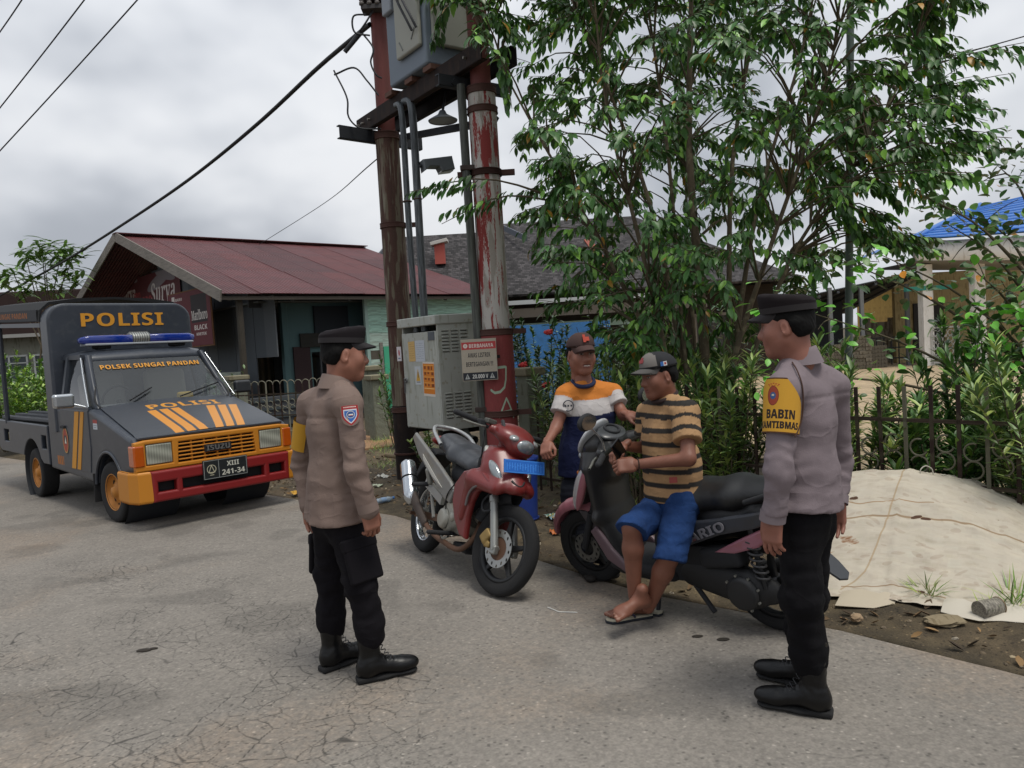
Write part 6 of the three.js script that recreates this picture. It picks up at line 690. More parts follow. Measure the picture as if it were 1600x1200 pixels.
{ // officer by the scooter, yellow arm band
  const f = V(-0.80, 0, -0.60).normalize(), r = f.clone().cross(up1), base = G(1250, 1108), j = { neck: W(1244, 560, 3.07), shL: W(1224, 614, 2.92), shR: W(1304, 606, 3.19), elL: W(1217, 735, 2.87), wrL: W(1207, 812, 2.9), elR: W(1312, 725, 3.26), wrR: W(1306, 785, 3.2), pelvis: W(1256, 800, 3.06), hipL: W(1242, 815, 2.98), hipR: W(1272, 810, 3.14), knL: W(1252, 935, 2.98), knR: W(1262, 930, 3.12) };
  const bL = [G(1304, 1120), G(1196, 1104)], bR = [G(1290, 1080), G(1214, 1064)]; j.anL = V(0, 0, 0).applyMatrix4(frameOn(...bL)).add(V(0, 0.09, 0)); j.anR = V(0, 0, 0).applyMatrix4(frameOn(...bR)).add(V(0, 0.09, 0));
  const { put, shirt } = policeman('police officer with yellow lettered arm band beside the scooter', base, { skin: '#88594a', f, j, head: W(1229, 508, 3.06), look: V(-0.84, -0.06, -0.5), shirt: '#776c70', trousers: '#0e0d10', cap: '#1b1618', hemY: W(1255, 797, 3.0).y, boots: [bL, bR], pockets: [],
    hands: [{ side: 1, at: j.wrL.clone(), dir: V(-0.06, -1, 0.0), back: r.clone().negate().addScaledVector(f, 0.2), curl: relaxed, thumb: [0.3, 0.35] }, { side: -1, at: j.wrR.clone(), dir: V(0, -1, 0), back: r.clone(), curl: relaxed, thumb: [0.3, 0.3] }] });
  const bandTex2 = canvasTex(1024, 640, (g, w, h) => { g.fillStyle = '#c1902a'; g.fillRect(0, 0, w, h); for (let i = 0; i < 3000; i++) { g.fillStyle = i % 2 ? 'rgba(150,105,20,.15)' : 'rgba(225,180,80,.12)'; g.fillRect(rnd() * w, rnd() * h, rr(2, 18), 2); } g.strokeStyle = '#4a2c14'; g.lineWidth = 16; g.strokeRect(8, 8, w - 16, h - 16); g.fillStyle = '#231710'; g.textAlign = 'center'; g.strokeStyle = '#231710'; g.lineWidth = 7; g.font = 'bold 140px sans-serif'; g.fillText('BABIN', 590, 470, 520); g.strokeText('BABIN', 590, 470, 520); g.font = 'bold 108px sans-serif'; g.fillText('KAMTIBMAS', 560, 584, 640); g.strokeText('KAMTIBMAS', 560, 584, 640); g.fillStyle = '#8f3b26'; g.beginPath(); g.ellipse(480, 210, 78, 110, 0, 0, 7); g.fill(); g.strokeStyle = '#6b2418'; g.lineWidth = 8; g.stroke(); g.fillStyle = '#31507f'; g.beginPath(); g.arc(480, 210, 42, 0, 7); g.fill(); g.fillStyle = '#b8b3a2'; g.fillRect(462, 192, 36, 22); g.fillStyle = '#a33a24'; g.font = 'bold 40px sans-serif'; for (let i = 0; i < 5; i++) g.fillRect(400 + i * 36, 62 + Math.abs(i - 2) * 7, 24, 12); for (let i = 0; i < 4; i++) g.fillRect(414 + i * 38, 84 + Math.abs(i - 1.5) * 6, 26, 8); });
  put('arm_band', armPatch(j.shL.clone().add(V(0, 0.03, 0)), j.elL, V(-0.66, 0, 0.75), -0.06, 0.58, 0.0715, 0.0665, 4.1, (v) => 0.10 + 0.90 * Math.pow(sstep(-0.25, 0.72, v), 0.9)), mat('#ffffff', 0.85, { map: bandTex2, side: THREE.DoubleSide }), shirt);
  put('shoulder_cord', tube([lerpV(j.neck, j.shL, 0.5).add(V(0.0, 0.052, 0.03)), lerpV(j.neck, j.shL, 0.8).add(V(0.03, 0.055, 0.045)), j.shL.clone().add(V(0.055, 0.02, 0.05)), lerpV(j.shL, j.elL, 0.35).add(V(0.06, 0, 0.04)), lerpV(j.shL, j.elL, 0.52).add(V(0.03, -0.01, 0.062))], 0.003, 40, 6), mat('#3d2418', 0.8), shirt);
}
function tee(j, f, hemY, up, colorOf, put, name, slv, roughness = 0.9, wid = [0.172, 0.164, 0.168, 0.066]) {
  const c = lerpV(j.shL, j.shR, 0.5), P = torso(j, f, wid, 0.74); const lowP = j.pelvis.clone().addScaledVector(up, -0.05); P.push({ a: lerpV(c, j.pelvis, 0.7), b: lowP, ra: wid[1], rb: wid[2] + 0.008, k: 0.05, flat: [f, 0.8] });
  for (const s of ['L', 'R']) P.push({ a: j['sh' + s], b: lerpV(j['sh' + s], j['el' + s], 0.15), ra: 0.072, rb: 0.066, k: 0.03 });
  P.push({ a: j.neck.clone().addScaledVector(up, -0.005), b: j.neck.clone().addScaledVector(up, 0.12), ra: 0.058, rb: 0.075, k: 0.008, neg: true }); const hgt = (p) => p.clone().sub(j.pelvis).dot(up) + j.pelvis.y, geos = [sdf(P, 0.0068, { pad: 0.03, field: (p, d) => Math.max(d + fold(p, 0.8, 1.1) + 0.008 * sstep(hemY + 0.25, hemY, hgt(p)) * nz(p.x * 11, p.y * 3, p.z * 11), hemY - hgt(p)), color: (p) => colorOf(p, null) })];
  for (const s of ['L', 'R']) { const a0 = j['sh' + s], e = lerpV(a0, j['el' + s], slv), ax = e.clone().sub(a0).normalize(), L = j['el' + s].distanceTo(a0); geos.push(sdf([{ a: lerpV(c, a0, 0.7), b: a0, ra: 0.06, rb: 0.072, k: 0.03 }, { a: a0, b: e.clone().addScaledVector(ax, 0.06), ra: 0.074, rb: 0.076, k: 0.03 }], 0.0068, { pad: 0.03, field: (p, d) => Math.max(d + fold(p, 0.8, 1.1), p.clone().sub(e).dot(ax)), color: (p) => { const k = p.clone().sub(a0).dot(ax) / L; return colorOf(p, k > 0.12 ? [s, k, L] : null); } })); }
  return put(name, muv(merge(geos), 1.6), VC(roughness, { ...CREASE, specularIntensity: 0.5 }));
}
function trunks(j, f, col, put, name, cuts, r, rough = 0.9) { // cuts: s -> [end point, outward normal]
  const c0 = lin(col), shade = (p) => { const n = 1 + 0.26 * nz(p.x * 9, p.y * 9, p.z * 9) + 0.16 * nz(p.x * 70, p.y * 70, p.z * 70); return new THREE.Color(c0.r * n, c0.g * n, c0.b * n); };
  const geos = [sdf([{ a: j.hipL, b: j.hipR, ra: 0.1, rb: 0.1, k: 0.05 }, { a: j.pelvis.clone().add(V(0, 0.09, 0)), b: j.pelvis, ra: 0.125, rb: 0.13, k: 0.05, flat: [f, 0.8] }], 0.0072, { pad: 0.03, field: (p, d) => d + fold(p, 1.6, 1.2), color: shade })];
  for (const s of ['L', 'R']) { const [e, nn] = cuts(s), far = e.clone().addScaledVector(nn, 0.12), mid = r[3] ? j['kn' + s] : lerpV(j['hip' + s], e, 0.6); geos.push(sdf([{ a: j['hip' + s], b: mid, ra: r[0], rb: r[1], k: 0.035 }, { a: mid, b: e, ra: r[1], rb: r[2], k: 0.03 }, { a: e, b: far, ra: r[2], rb: r[2], k: 0.03 }], 0.0072, { pad: 0.03, field: (p, d) => Math.max(d + fold(p, 1.6, 1.2) + 0.004 * nz(p.x * 20, p.y * 6, p.z * 20), p.clone().sub(e).dot(nn)), color: shade })); }
  return put(name, muv(merge(geos), 1.6), VC(rough, { ...CREASE, specularIntensity: 0.5 })); }
{ // man in the colour blocked T-shirt between the two bikes
  const D = 5.08, f = V(0.08, 0, 1).normalize(), base = V(0.47, 0, -D - 0.02), j = { neck: W(911, 597, D), shR: W(886, 619, D - 0.02), shL: W(955, 617, D + 0.04), elR: W(869, 668, D - 0.1), wrR: W(854, 693, D - 0.24), elL: W(974, 648, D - 0.06), wrL: W(982, 647, D - 0.28), pelvis: W(914, 752, D + 0.02), hipR: W(899, 764, D), hipL: W(931, 764, D + 0.04), knR: W(899, 828, D - 0.02), knL: W(931, 828, D + 0.02), anR: V(0.40, 0.09, -D), anL: V(0.55, 0.09, -D - 0.04) };
  const o = { skin: '#835443', f, j, head: W(908, 553, D - 0.02), look: V(0.28, -0.02, 1), headScale: 1.08, smile: 1, hands: [{ side: -1, at: j.wrR, dir: V(-0.12, -0.55, 0.7), back: V(-0.5, 0.75, 0.5), curl: gripC, thumb: [0.4, 0.7] }, { side: 1, at: j.wrL, dir: V(0.75, -0.28, 0.5), back: V(0.1, 0.9, 0.3), curl: [0.5, 0.7, 0.4], thumb: [0.4, 0.5] }], feet: [] };
  const { put, H } = person('man in orange, white and navy T-shirt standing between the bikes', base, o);
  const y1 = W(900, 624, D).y, y2 = W(900, 648, D).y, orange = lin('#bf7533'), white = lin('#b5b0ae'), navy = lin('#151c3c');
  const s = tee(j, f, W(912, 742, D).y, up1, (p, sl) => { const n = 1 + 0.07 * nz(p.x * 12, p.y * 12, p.z * 12); if (sl) return white.clone().multiplyScalar(n); const y = p.y + 0.015 * Math.cos((p.x - base.x) * 9) - 0.012; return (y > y1 ? orange : y > y2 ? white : navy).clone().multiplyScalar(n); }, put, 'shirt', 0.56);
  put('collar', new THREE.TorusGeometry(0.07, 0.014, 8, 28).scale(1, 1.05, 1).rotateX(Math.PI / 2 + 0.42).translate(...j.neck.clone().add(V(0, 0.004, 0.02)).toArray()), mat('#1a2140', 0.9), s);
  put('chest_logo', merge([new THREE.TorusGeometry(0.034, 0.0035, 5, 24), ...[-0.02, 0, 0.02].map((x) => boxAt(0.012, 0.012, 0.003, x, 0, 0))]).applyMatrix4(basis(V(0.95, 0, 0.3).normalize(), up1, V(-0.3, 0, 0.95).normalize(), W(888, 634, D - 0.135))), mat('#3c3c44', 0.9), s);
  trunks(j, f, '#1d2029', put, 'trousers', (q) => [j['an' + q].clone().add(V(0, -0.04, 0)), V(0, -1, 0)], [0.103, 0.082, 0.07, 1]);
  for (const q of ['L', 'R']) put('shoe', BOOT.sole.clone().scale(1, 1.6, 1).applyMatrix4(frameOn(V(j['an' + q].x, 0, j['an' + q].z - 0.02), V(j['an' + q].x + 0.03, 0, j['an' + q].z + 0.2))), mat('#26221f', 0.8));
  const cap = put('cap', ballCap().applyMatrix4(H), mat('#3e2a27', 0.85)); put('cap_peak', peak(0.07, 0.066, 0.03, 0.056, 0.108).applyMatrix4(H), mat('#45302c', 0.85), cap); put('cap_logo', merge([boxAt(0.03, 0.026, 0.004, 0.004, 0, 0), boxAt(0.016, 0.05, 0.003, -0.012, 0.004, 0)]).applyMatrix4(H.clone().multiply(new THREE.Matrix4().makeRotationX(-0.42)).multiply(new THREE.Matrix4().makeTranslation(0, 0.045, 0.1235))), mat('#a8402f', 0.8), cap);
}
function bareFoot(fr, side) { return (tone) => { const P = [ell([-0.045, 0.032, 0], [0.036, 0.032, 0.03], 0.03), cone([-0.02, 0.05, 0], [0.09, 0.03, 0.004 * side], 0.036, 0.03, 0.04), cone([0.0, 0.06, 0], [-0.005, 0.12, 0], 0.036, 0.032, 0.03), ell([0.11, 0.022, 0.0], [0.05, 0.02, 0.042], 0.03)]; [[0.034, 0.17, 0.0135], [0.014, 0.168, 0.0095], [-0.004, 0.160, 0.009], [-0.02, 0.150, 0.0085], [-0.034, 0.137, 0.008]].forEach(([z, x, q]) => P.push(cone([0.125, 0.02, side * z * 0.95], [x, 0.013, side * z * 1.05], q, q * 0.92, 0.006))); return sdf(P, 0.0038, { color: (p) => { const c = tone(p); if (p.y > 0.02 && p.x > 0.16) c.lerp(lin('#9a7a6a'), 0.5); return c; } }).applyMatrix4(fr); }; }
{ // man leaning on the scooter seat
  const f = V(-0.82, 0, 0.57).normalize(), base = G(985, 968), j = { neck: W(1041, 619, 4.17), shL: W(1071, 646, 4.03), shR: W(1014, 648, 4.32), elL: W(1076, 717, 3.9), wrL: W(992, 726, 3.99), elR: W(1010, 700, 4.33), wrR: W(974, 697, 4.16), pelvis: W(1053, 770, 4.17), hipL: W(1066, 790, 4.06), hipR: W(1036, 788, 4.24), knL: W(1046, 868, 3.92), knR: W(988, 824, 3.96), anL: W(1013, 950, 4.04), anR: W(991, 932, 4.0) };
  const h1 = G(1019, 962), t1 = G(963, 970), fr1 = frameOn(h1, t1); fr1.premultiply(new THREE.Matrix4().makeTranslation(0, 0.02, 0)); const fx2 = W(962, 960, 3.9).sub(W(1006, 944, 4.0)).normalize(), fz2 = fx2.clone().cross(V(0.15, 1, 0.35).normalize()).normalize(), fy2 = fz2.clone().cross(fx2), fr2 = basis(fx2, fy2, fz2, W(997, 951, 3.98));
  const o = { skin: '#774b3a', f, j, head: W(1029, 586, 4.15), look: V(-0.95, -0.12, 0.34), headUp: V(-0.08, 1, 0), headScale: 0.98, bareLegs: true, hands: [{ side: 1, at: j.wrL, dir: V(-0.92, -0.05, -0.05), back: V(-0.1, 0.55, 0.85), curl: [0.8, 1.0, 0.6], thumb: [0.3, 0.6] }, { side: -1, at: j.wrR, dir: V(-0.6, -0.4, 0.25), back: V(-0.3, 0.85, -0.1), curl: [0.7, 0.9, 0.5], thumb: [0.4, 0.6] }], feet: [bareFoot(fr1, 1), bareFoot(fr2, -1)] };
  const { put, H } = person('man in striped T-shirt and denim shorts leaning on the scooter seat', base, o);
  const up = j.neck.clone().sub(j.pelvis).normalize(), tan = lin('#a5835f'), dark = lin('#2f2c2a');
  const s = tee(j, f, W(1045, 783, 4.1).y, up, (p, sl) => { let k = sl ? 0.05 - sl[1] * sl[2] : p.clone().sub(j.neck).dot(up) - 0.03; k += 0.003 * nz(p.x * 9, p.y * 9, p.z * 9); const q = ((k / 0.073) % 1 + 1) % 1, n = 1 + 0.09 * nz(p.x * 14, p.y * 14, p.z * 14) + 0.07 * nz(p.x * 80, p.y * 80, p.z * 80); return (q < 0.38 ? dark : tan).clone().multiplyScalar(n); }, put, 'shirt', 0.62, 0.92, [0.158, 0.16, 0.168, 0.064]);
  put('collar', new THREE.TorusGeometry(0.066, 0.012, 8, 28).scale(1, 1.05, 1).rotateX(Math.PI / 2 + 0.38).rotateY(Math.atan2(f.x, f.z)).translate(...j.neck.clone().addScaledVector(f, 0.016).add(V(0, 0.002, 0)).toArray()), mat('#2b1d1c', 0.9), s);
  { const c = W(1052, 750, 3.97), z = V(0.1, 0.05, 1).normalize(), x = up1.clone().cross(z).normalize(); put('hem_label', bx(0.042, 0.03, 0.003).applyMatrix4(basis(x, z.clone().cross(x), z, c)), mat('#9a4a44', 0.8), s); }
  trunks(j, f, '#1a3561', put, 'shorts', (q) => { const th = j['kn' + q].clone().sub(j['hip' + q]).normalize(); return [j['kn' + q].clone().addScaledVector(th, 0.015).add(V(0, -0.015, 0)), th.multiplyScalar(0.55).add(V(0, -0.45, 0)).normalize()]; }, [0.095, 0.082, 0.08]);
  put('wrist_cord', new THREE.TorusGeometry(0.031, 0.003, 6, 20).applyMatrix4(basis(V(0.1, 0.3, 1).normalize(), V(0, 1, -0.3).normalize(), j.wrL.clone().sub(j.elL).normalize(), lerpV(j.elL, j.wrL, 0.95))), mat('#2b1a12', 0.8));
  const cap = put('cap', ballCap().applyMatrix4(H), mat('#191a1e', 0.85)); put('cap_peak', peak(0.078, 0.07, 0.016, 0.054, 0.108).applyMatrix4(H), mat('#4c4a48', 0.85), cap);
  { const fr = ballCap(), p = fr.attributes.position, keep = [], ix = fr.index.array; for (let i = 0; i < ix.length; i += 3) { if ([0, 1, 2].every((k) => p.getZ(ix[i + k]) > 0.026 && p.getY(ix[i + k]) > 0.043)) keep.push(ix[i], ix[i + 1], ix[i + 2]); } fr.setIndex(keep); fr.scale(1.02, 1.008, 1.02).translate(0, 0.0006, 0.001); put('cap_front', fr.applyMatrix4(H), mat('#6b6763', 0.9, { side: THREE.DoubleSide }), cap);
    put('cap_emblem', merge([boxAt(0.04, 0.018, 0.004, 0, 0, 0, 0.001), boxAt(0.018, 0.034, 0.0045, 0.002, 0.006, 0, 0.001)]).applyMatrix4(H.clone().multiply(new THREE.Matrix4().makeRotationX(-0.5)).multiply(new THREE.Matrix4().makeTranslation(0, 0.035, 0.125))), mat('#8d3a3c', 0.8), cap);
    put('cap_side_patch', P3(0.036, 0.024).applyMatrix4(H.clone().multiply(new THREE.Matrix4().makeRotationY(1.25)).multiply(new THREE.Matrix4().makeTranslation(0.02, 0.064, 0.0885))), mat('#ffffff', 0.8, { side: THREE.DoubleSide, map: canvasTex(48, 32, (g) => { g.fillStyle = '#3767a8'; g.fillRect(0, 0, 22, 32); g.fillStyle = '#cfcfcf'; g.fillRect(22, 0, 26, 32); g.fillStyle = '#a23a34'; g.fillRect(28, 8, 14, 16); }) }), cap); }
  // phone held between the hands
  const ph = thing('mobile_phone', 'dark phone held in the seated man\'s right hand', 'phone', W(966, 702, 4.05)); ph.rotation.set(0.5, 0.7, 0.5); part('phone_case', bx(0.07, 0.14, 0.01, 0.004), mat('#1a1b1e', 0.3), ph); part('screen', at(P3(0.064, 0.13), 0, 0, 0.0058), mat('#0d0f12', 0.08), ph);
}
// rubber sandals
function sandal(heel, toe, label) { const t = thing('flip_flop', label, 'sandal', V(0, 0, 0)); t.applyMatrix4(frameOn(heel, toe)); const out = [[-0.085, 0], [-0.075, 0.03], [-0.03, 0.036], [0.05, 0.038], [0.12, 0.05], [0.165, 0.042], [0.19, 0.012], [0.188, -0.012], [0.165, -0.035], [0.12, -0.045], [0.05, -0.035], [-0.03, -0.034], [-0.075, -0.028]]; part('sole', at(ext(out, 0.014, 0.003).rotateX(-Math.PI / 2), 0, 0.008, 0), mat('#20242c', 0.85), t); part('footbed', at(ext(out.map(([x, y]) => [x * 0.98, y * 0.97]), 0.005, 0.001).rotateX(-Math.PI / 2), 0, 0.0175, 0), mat('#a59f8c', 0.85), t); for (const s of [1, -1]) part('strap', tube([[0.135, 0.022, 0], [0.115, 0.055, s * 0.018], [0.07, 0.06, s * 0.038], [0.03, 0.024, s * 0.038]], 0.0065, 20, 8), mat('#26233a', 0.7), t); }
sandal(G(1020, 963), G(957, 972), 'worn flip-flop under the seated man\'s planted bare foot'); sandal(G(1036, 962), G(996, 956), 'empty flip-flop lying behind the seated man\'s heel');
// ---------------------------------------------------------------- houses and yard structures
const roofRedTex = dataTex(512, (u, v) => { const c = Math.sin(u * Math.PI * 2 * 12), s = fbm(u, v, 6, 5, 801), st = sstep(0.55, 0.7, fbm(u * 3, v * 0.5, 8, 4, 805)), g = hash(Math.round(u * 512), Math.round(v * 512), 3); const k = 0.95 + 0.02 * c; return [86 * k + (s - 0.5) * 26 + st * 8 + g * 6, 40 * k + (s - 0.5) * 12 + st * 6 + g * 4, 43 * k + (s - 0.5) * 12 + st * 5 + g * 4]; });
const corrBump = dataTex(256, (u) => 0.5 + 0.5 * Math.sin(u * Math.PI * 2 * 12), false);
const plankTex = dataTex(512, (u, v) => { const gr = fbm(u * 0.5, v * 8, 10, 4, 811), pt = sstep(0.25, 0.6, fbm(u * 0.5, v * 4, 10, 4, 815)), k = 0.86 + 0.26 * gr; return [mix(188, 208, pt) * k, mix(192, 220, pt) * k, mix(184, 212, pt) * k]; });
const greyWood = dataTex(256, (u, v) => { const g = fbm(u * 0.5, v * 8, 8, 4, 821); return [100 + g * 46, 96 + g * 42, 90 + g * 40]; });
const shingleTex = dataTex(512, (u, v) => { const r = Math.floor(v * 28), x = u * 22 + (r % 2) * 0.5 + 0.3 * hash(r, 1, 4), fx = x - Math.floor(x), fy = v * 28 - r, t = 0.6 + 0.6 * hash(Math.floor(x) % 22, r, 6), e = (fy < 0.16 || fx < 0.07) ? 0.45 : 1, n = 0.8 + 0.4 * fbm(u, v, 30, 3, 831); return [66 * t * e * n, 63 * t * e * n, 64 * t * e * n]; });
const plasterTex = dataTex(256, (u, v) => { const s = fbm(u, v, 5, 5, 841), st = sstep(0.6, 0.75, fbm(u * 2, v * 0.4, 10, 4, 845)); return [205 + (s - 0.5) * 24 - st * 30, 200 + (s - 0.5) * 24 - st * 32, 188 + (s - 0.5) * 24 - st * 36]; });
{ // warung with the red tin roof
  const TH = 43 * Math.PI / 180, d = V(Math.cos(TH), 0, -Math.sin(TH)), n = V(Math.sin(TH), 0, Math.cos(TH)), O = G(345, 461, 2.9).setY(0), EH = 2.9, RH = 4.98, HW = 6.3, L = 7.5;
  const t = thing('roadside_stall_house', 'wooden roadside shop house with dark red tin roof behind pickup', 'house', O, TH);
  const px = (u, v, z) => { const r = ray(u, v), o = V(0, CAM_H, 0), P0 = O.clone().addScaledVector(n, z), k = P0.clone().sub(o).dot(n) / r.dot(n), p = o.addScaledVector(r, k).sub(O); return [p.dot(d), p.y]; };   // local x, y on the wall plane z
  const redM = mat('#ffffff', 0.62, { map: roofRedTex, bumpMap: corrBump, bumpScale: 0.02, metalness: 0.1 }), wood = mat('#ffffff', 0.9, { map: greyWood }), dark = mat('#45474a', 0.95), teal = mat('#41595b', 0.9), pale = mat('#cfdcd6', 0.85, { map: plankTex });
  const redMs = ['#ffffff', '#e6dcdb', '#ffe4dc', '#d9cfd2'].map((c) => mat(c, 0.62, { map: roofRedTex, bumpMap: corrBump, bumpScale: 0.02, metalness: 0.1 })), slope = Math.atan2(RH - EH, HW), len = Math.hypot(HW, RH - EH), rows = 3, cols = 9;
  const sheetG = muv(bx(L / cols + 0.05, 0.012, len / rows + 0.12), 1.0);
  for (const side of [0, 1]) for (let r = 0; r < rows; r++) for (let c = 0; c < cols; c++) { const o = part('roof_sheet', sheetG, redMs[Math.floor(hash(r + side * 7, c, 11) * 4)], t), k = (r + 0.5) / rows; o.position.set((c + 0.5) * L / cols, mix(EH, RH, k) + 0.015 * (rows - r) + (c % 2) * 0.007, side ? -2 * HW + HW * k : -HW * k); o.rotation.x = side ? -slope : slope; o.rotation.x += (hash(r, c, 5) - 0.5) * 0.006; }
  part('ridge_cap', boxAt(L + 0.1, 0.02, 0.3, L / 2, RH + 0.07, -HW), redM, t);
  part('barge_board', muv(bar(V(-0.02, EH - 0.02, 0.05), V(-0.02, RH - 0.02, -HW), 0.03, 0.24)), wood, t); part('barge_board', muv(bar(V(-0.03, EH - 0.02, -2 * HW), V(-0.03, RH - 0.02, -HW), 0.03, 0.24)), wood, t); part('eave_board', muv(boxAt(L, 0.07, 0.03, L / 2, EH - 0.06, 0.0)), mat('#8d8a85', 0.9, { map: greyWood }), t);
  for (let i = 0; i < 6; i++) part('rafter', bar(V(0.2 + i * 1.4, EH - 0.08, -0.05), V(0.2 + i * 1.4, RH - 0.08, -HW), 0.06, 0.08), dark, t);
  // gable wall, set back under the roof, built of boards
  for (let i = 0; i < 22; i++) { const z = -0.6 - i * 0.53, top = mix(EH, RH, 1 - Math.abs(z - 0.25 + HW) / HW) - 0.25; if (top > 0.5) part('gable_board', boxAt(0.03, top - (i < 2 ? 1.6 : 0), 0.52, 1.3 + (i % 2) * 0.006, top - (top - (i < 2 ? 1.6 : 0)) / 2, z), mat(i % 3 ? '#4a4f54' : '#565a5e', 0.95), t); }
  const poster = (w, h, z, y, x, draw) => { part('poster', at(P3(w, h), x, y, z, 0, -Math.PI / 2, 0), mat('#ffffff', 0.7, { map: canvasTex(256, Math.round(256 * h / w), draw) }), t); };
  const sury = (flip) => (g, w, h) => { g.fillStyle = '#521d24'; g.fillRect(0, 0, w, h); g.fillStyle = '#7a7479'; g.beginPath(); g.ellipse(w * 0.5, h * 0.2, w * 0.32, h * 0.14, -0.2, 0, 7); g.ellipse(w * 0.66, h * 0.12, w * 0.24, h * 0.1, 0.2, 0, 7); g.fill(); g.fillStyle = '#c9c4c2'; g.font = 'italic bold 64px serif'; g.textAlign = 'center'; g.fillText('Surya', w * (flip ? 0.56 : 0.46), h * 0.68, w * 0.62); g.fillStyle = '#9c3a3e'; g.font = 'bold 34px sans-serif'; g.fillText('PRO', w * (flip ? 0.16 : 0.84), h * 0.7); };
  { const A = px2(195, 440), B = px2(245, 425); function px2(u, v) { const r = ray(u, v), o = V(0, CAM_H, 0), P0 = O.clone().addScaledVector(d, 1.22), k = P0.clone().sub(o).dot(d) / r.dot(d), p = o.addScaledVector(r, k).sub(O); return [p.dot(n), p.y]; }
    const q1 = px2(183, 470), q2 = px2(217, 428), q3 = px2(220, 470), q4 = px2(278, 418); poster(Math.abs(q2[0] - q1[0]), 1.15, (q1[0] + q2[0]) / 2, q2[1] - 0.5, 1.235, sury(false)); poster(Math.abs(q4[0] - q3[0]), 1.25, (q3[0] + q4[0]) / 2, q4[1] - 0.55, 1.24, sury(true));
    const b1 = px2(298, 470), b2 = px2(372, 536); part('banner', at(P3(Math.abs(b2[0] - b1[0]) * 0.98, b1[1] - b2[1] + 0.1), 0.6, (b1[1] + b2[1]) / 2 + 0.05, (b1[0] + b2[0]) / 2 + 0.12, 0, -Math.PI / 2, 0), mat('#ffffff', 0.7, { side: THREE.DoubleSide, map: canvasTex(512, 460, (g, w, h) => { g.fillStyle = '#5b1c26'; g.fillRect(0, 0, w, h); g.fillStyle = '#20161c'; g.fillRect(w * 0.56, 40, w * 0.36, h * 0.5); g.fillStyle = '#c8c2bd'; g.textAlign = 'left'; g.font = 'bold 34px sans-serif'; g.fillText('BARU', 96, 64); g.fillRect(50, 20, 38, 44); g.font = 'bold 52px sans-serif'; g.fillText('MANTAP', 40, 210, 190); g.font = 'bold 26px sans-serif'; g.fillText('BERKARAKTER', 40, 244, 190); g.fillStyle = '#b0a25e'; g.fillRect(30, 276, 214, 76); g.fillStyle = '#2a2018'; g.font = 'bold 66px sans-serif'; g.fillText('14', 92, 338); g.font = 'bold 24px sans-serif'; g.fillText('Rp', 44, 316); g.fillText('.000', 172, 312); g.fillStyle = '#d0cac4'; g.font = 'bold 110px serif'; g.fillText('Marlboro', w * 0.555, h * 0.54, w * 0.37); g.font = 'bold 56px sans-serif'; g.fillText('BLACK', w * 0.6, h * 0.72, w * 0.3); g.font = 'bold 34px sans-serif'; g.fillText('KRETEK', w * 0.64, h * 0.82, w * 0.24); }) }), t); part('banner_frame', boxAt(0.02, b1[1] - b2[1] + 0.16, Math.abs(b2[0] - b1[0]) + 0.02, 0.62, (b1[1] + b2[1]) / 2 + 0.05, (b1[0] + b2[0]) / 2 + 0.12), mat('#6d4a30', 0.9), t);
    for (let i = 0; i < 7; i++) part('plank', muv(boxAt(0.02, 0.165, 1.9, 0.66 + (i % 2) * 0.004, 0.22 + i * 0.17, b2[0] + 0.35)), mat('#a9aaa2', 0.9, { map: plankTex }), t); }
  // long side: open bay, dark wall with window, pale plank wall
  const Z1 = -0.9, X = (u) => px(u, 520, Z1)[0];
  part('porch_post', boxAt(0.11, EH, 0.11, px(377, 520, -0.15)[0], EH / 2, -0.15, 0.01), mat('#77736a', 0.9, { map: greyWood }), t); part('porch_post', boxAt(0.14, EH, 0.14, X(444), EH / 2, Z1, 0.01), teal, t);
  part('floor_slab', boxAt(L - 0.8, 0.14, 5.0, L / 2 + 0.3, 0.05, -3.3), mat('#7d776c', 0.95, { map: plasterTex }), t);
  const seg = (n_, u0, u1, y0, y1, m, z = Z1) => part(n_, muv(boxAt(px(u1, 520, z)[0] - px(u0, 520, z)[0], y1 - y0, 0.05, (px(u1, 520, z)[0] + px(u0, 520, z)[0]) / 2, (y0 + y1) / 2, z)), m, t);
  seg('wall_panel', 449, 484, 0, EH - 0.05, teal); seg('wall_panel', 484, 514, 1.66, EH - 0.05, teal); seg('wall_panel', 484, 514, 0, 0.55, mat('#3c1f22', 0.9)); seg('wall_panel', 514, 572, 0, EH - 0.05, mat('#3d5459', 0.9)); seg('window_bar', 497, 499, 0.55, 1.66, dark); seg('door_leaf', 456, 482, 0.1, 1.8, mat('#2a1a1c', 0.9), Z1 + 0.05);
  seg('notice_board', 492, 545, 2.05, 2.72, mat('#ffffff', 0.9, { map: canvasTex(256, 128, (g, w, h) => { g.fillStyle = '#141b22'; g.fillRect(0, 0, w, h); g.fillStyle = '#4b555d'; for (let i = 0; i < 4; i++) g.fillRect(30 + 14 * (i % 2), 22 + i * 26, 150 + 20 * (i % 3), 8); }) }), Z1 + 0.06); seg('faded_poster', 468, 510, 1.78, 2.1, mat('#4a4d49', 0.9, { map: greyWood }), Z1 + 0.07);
  part('counter', muv(boxAt(1.4, 0.62, 0.5, X(414), 0.42, -0.7)), dark, t); for (let i = 0; i < 3; i++) part('counter_slat', boxAt(1.42, 0.05, 0.02, X(414), 0.3 + i * 0.18, -0.43), mat('#3c4447', 0.9), t);
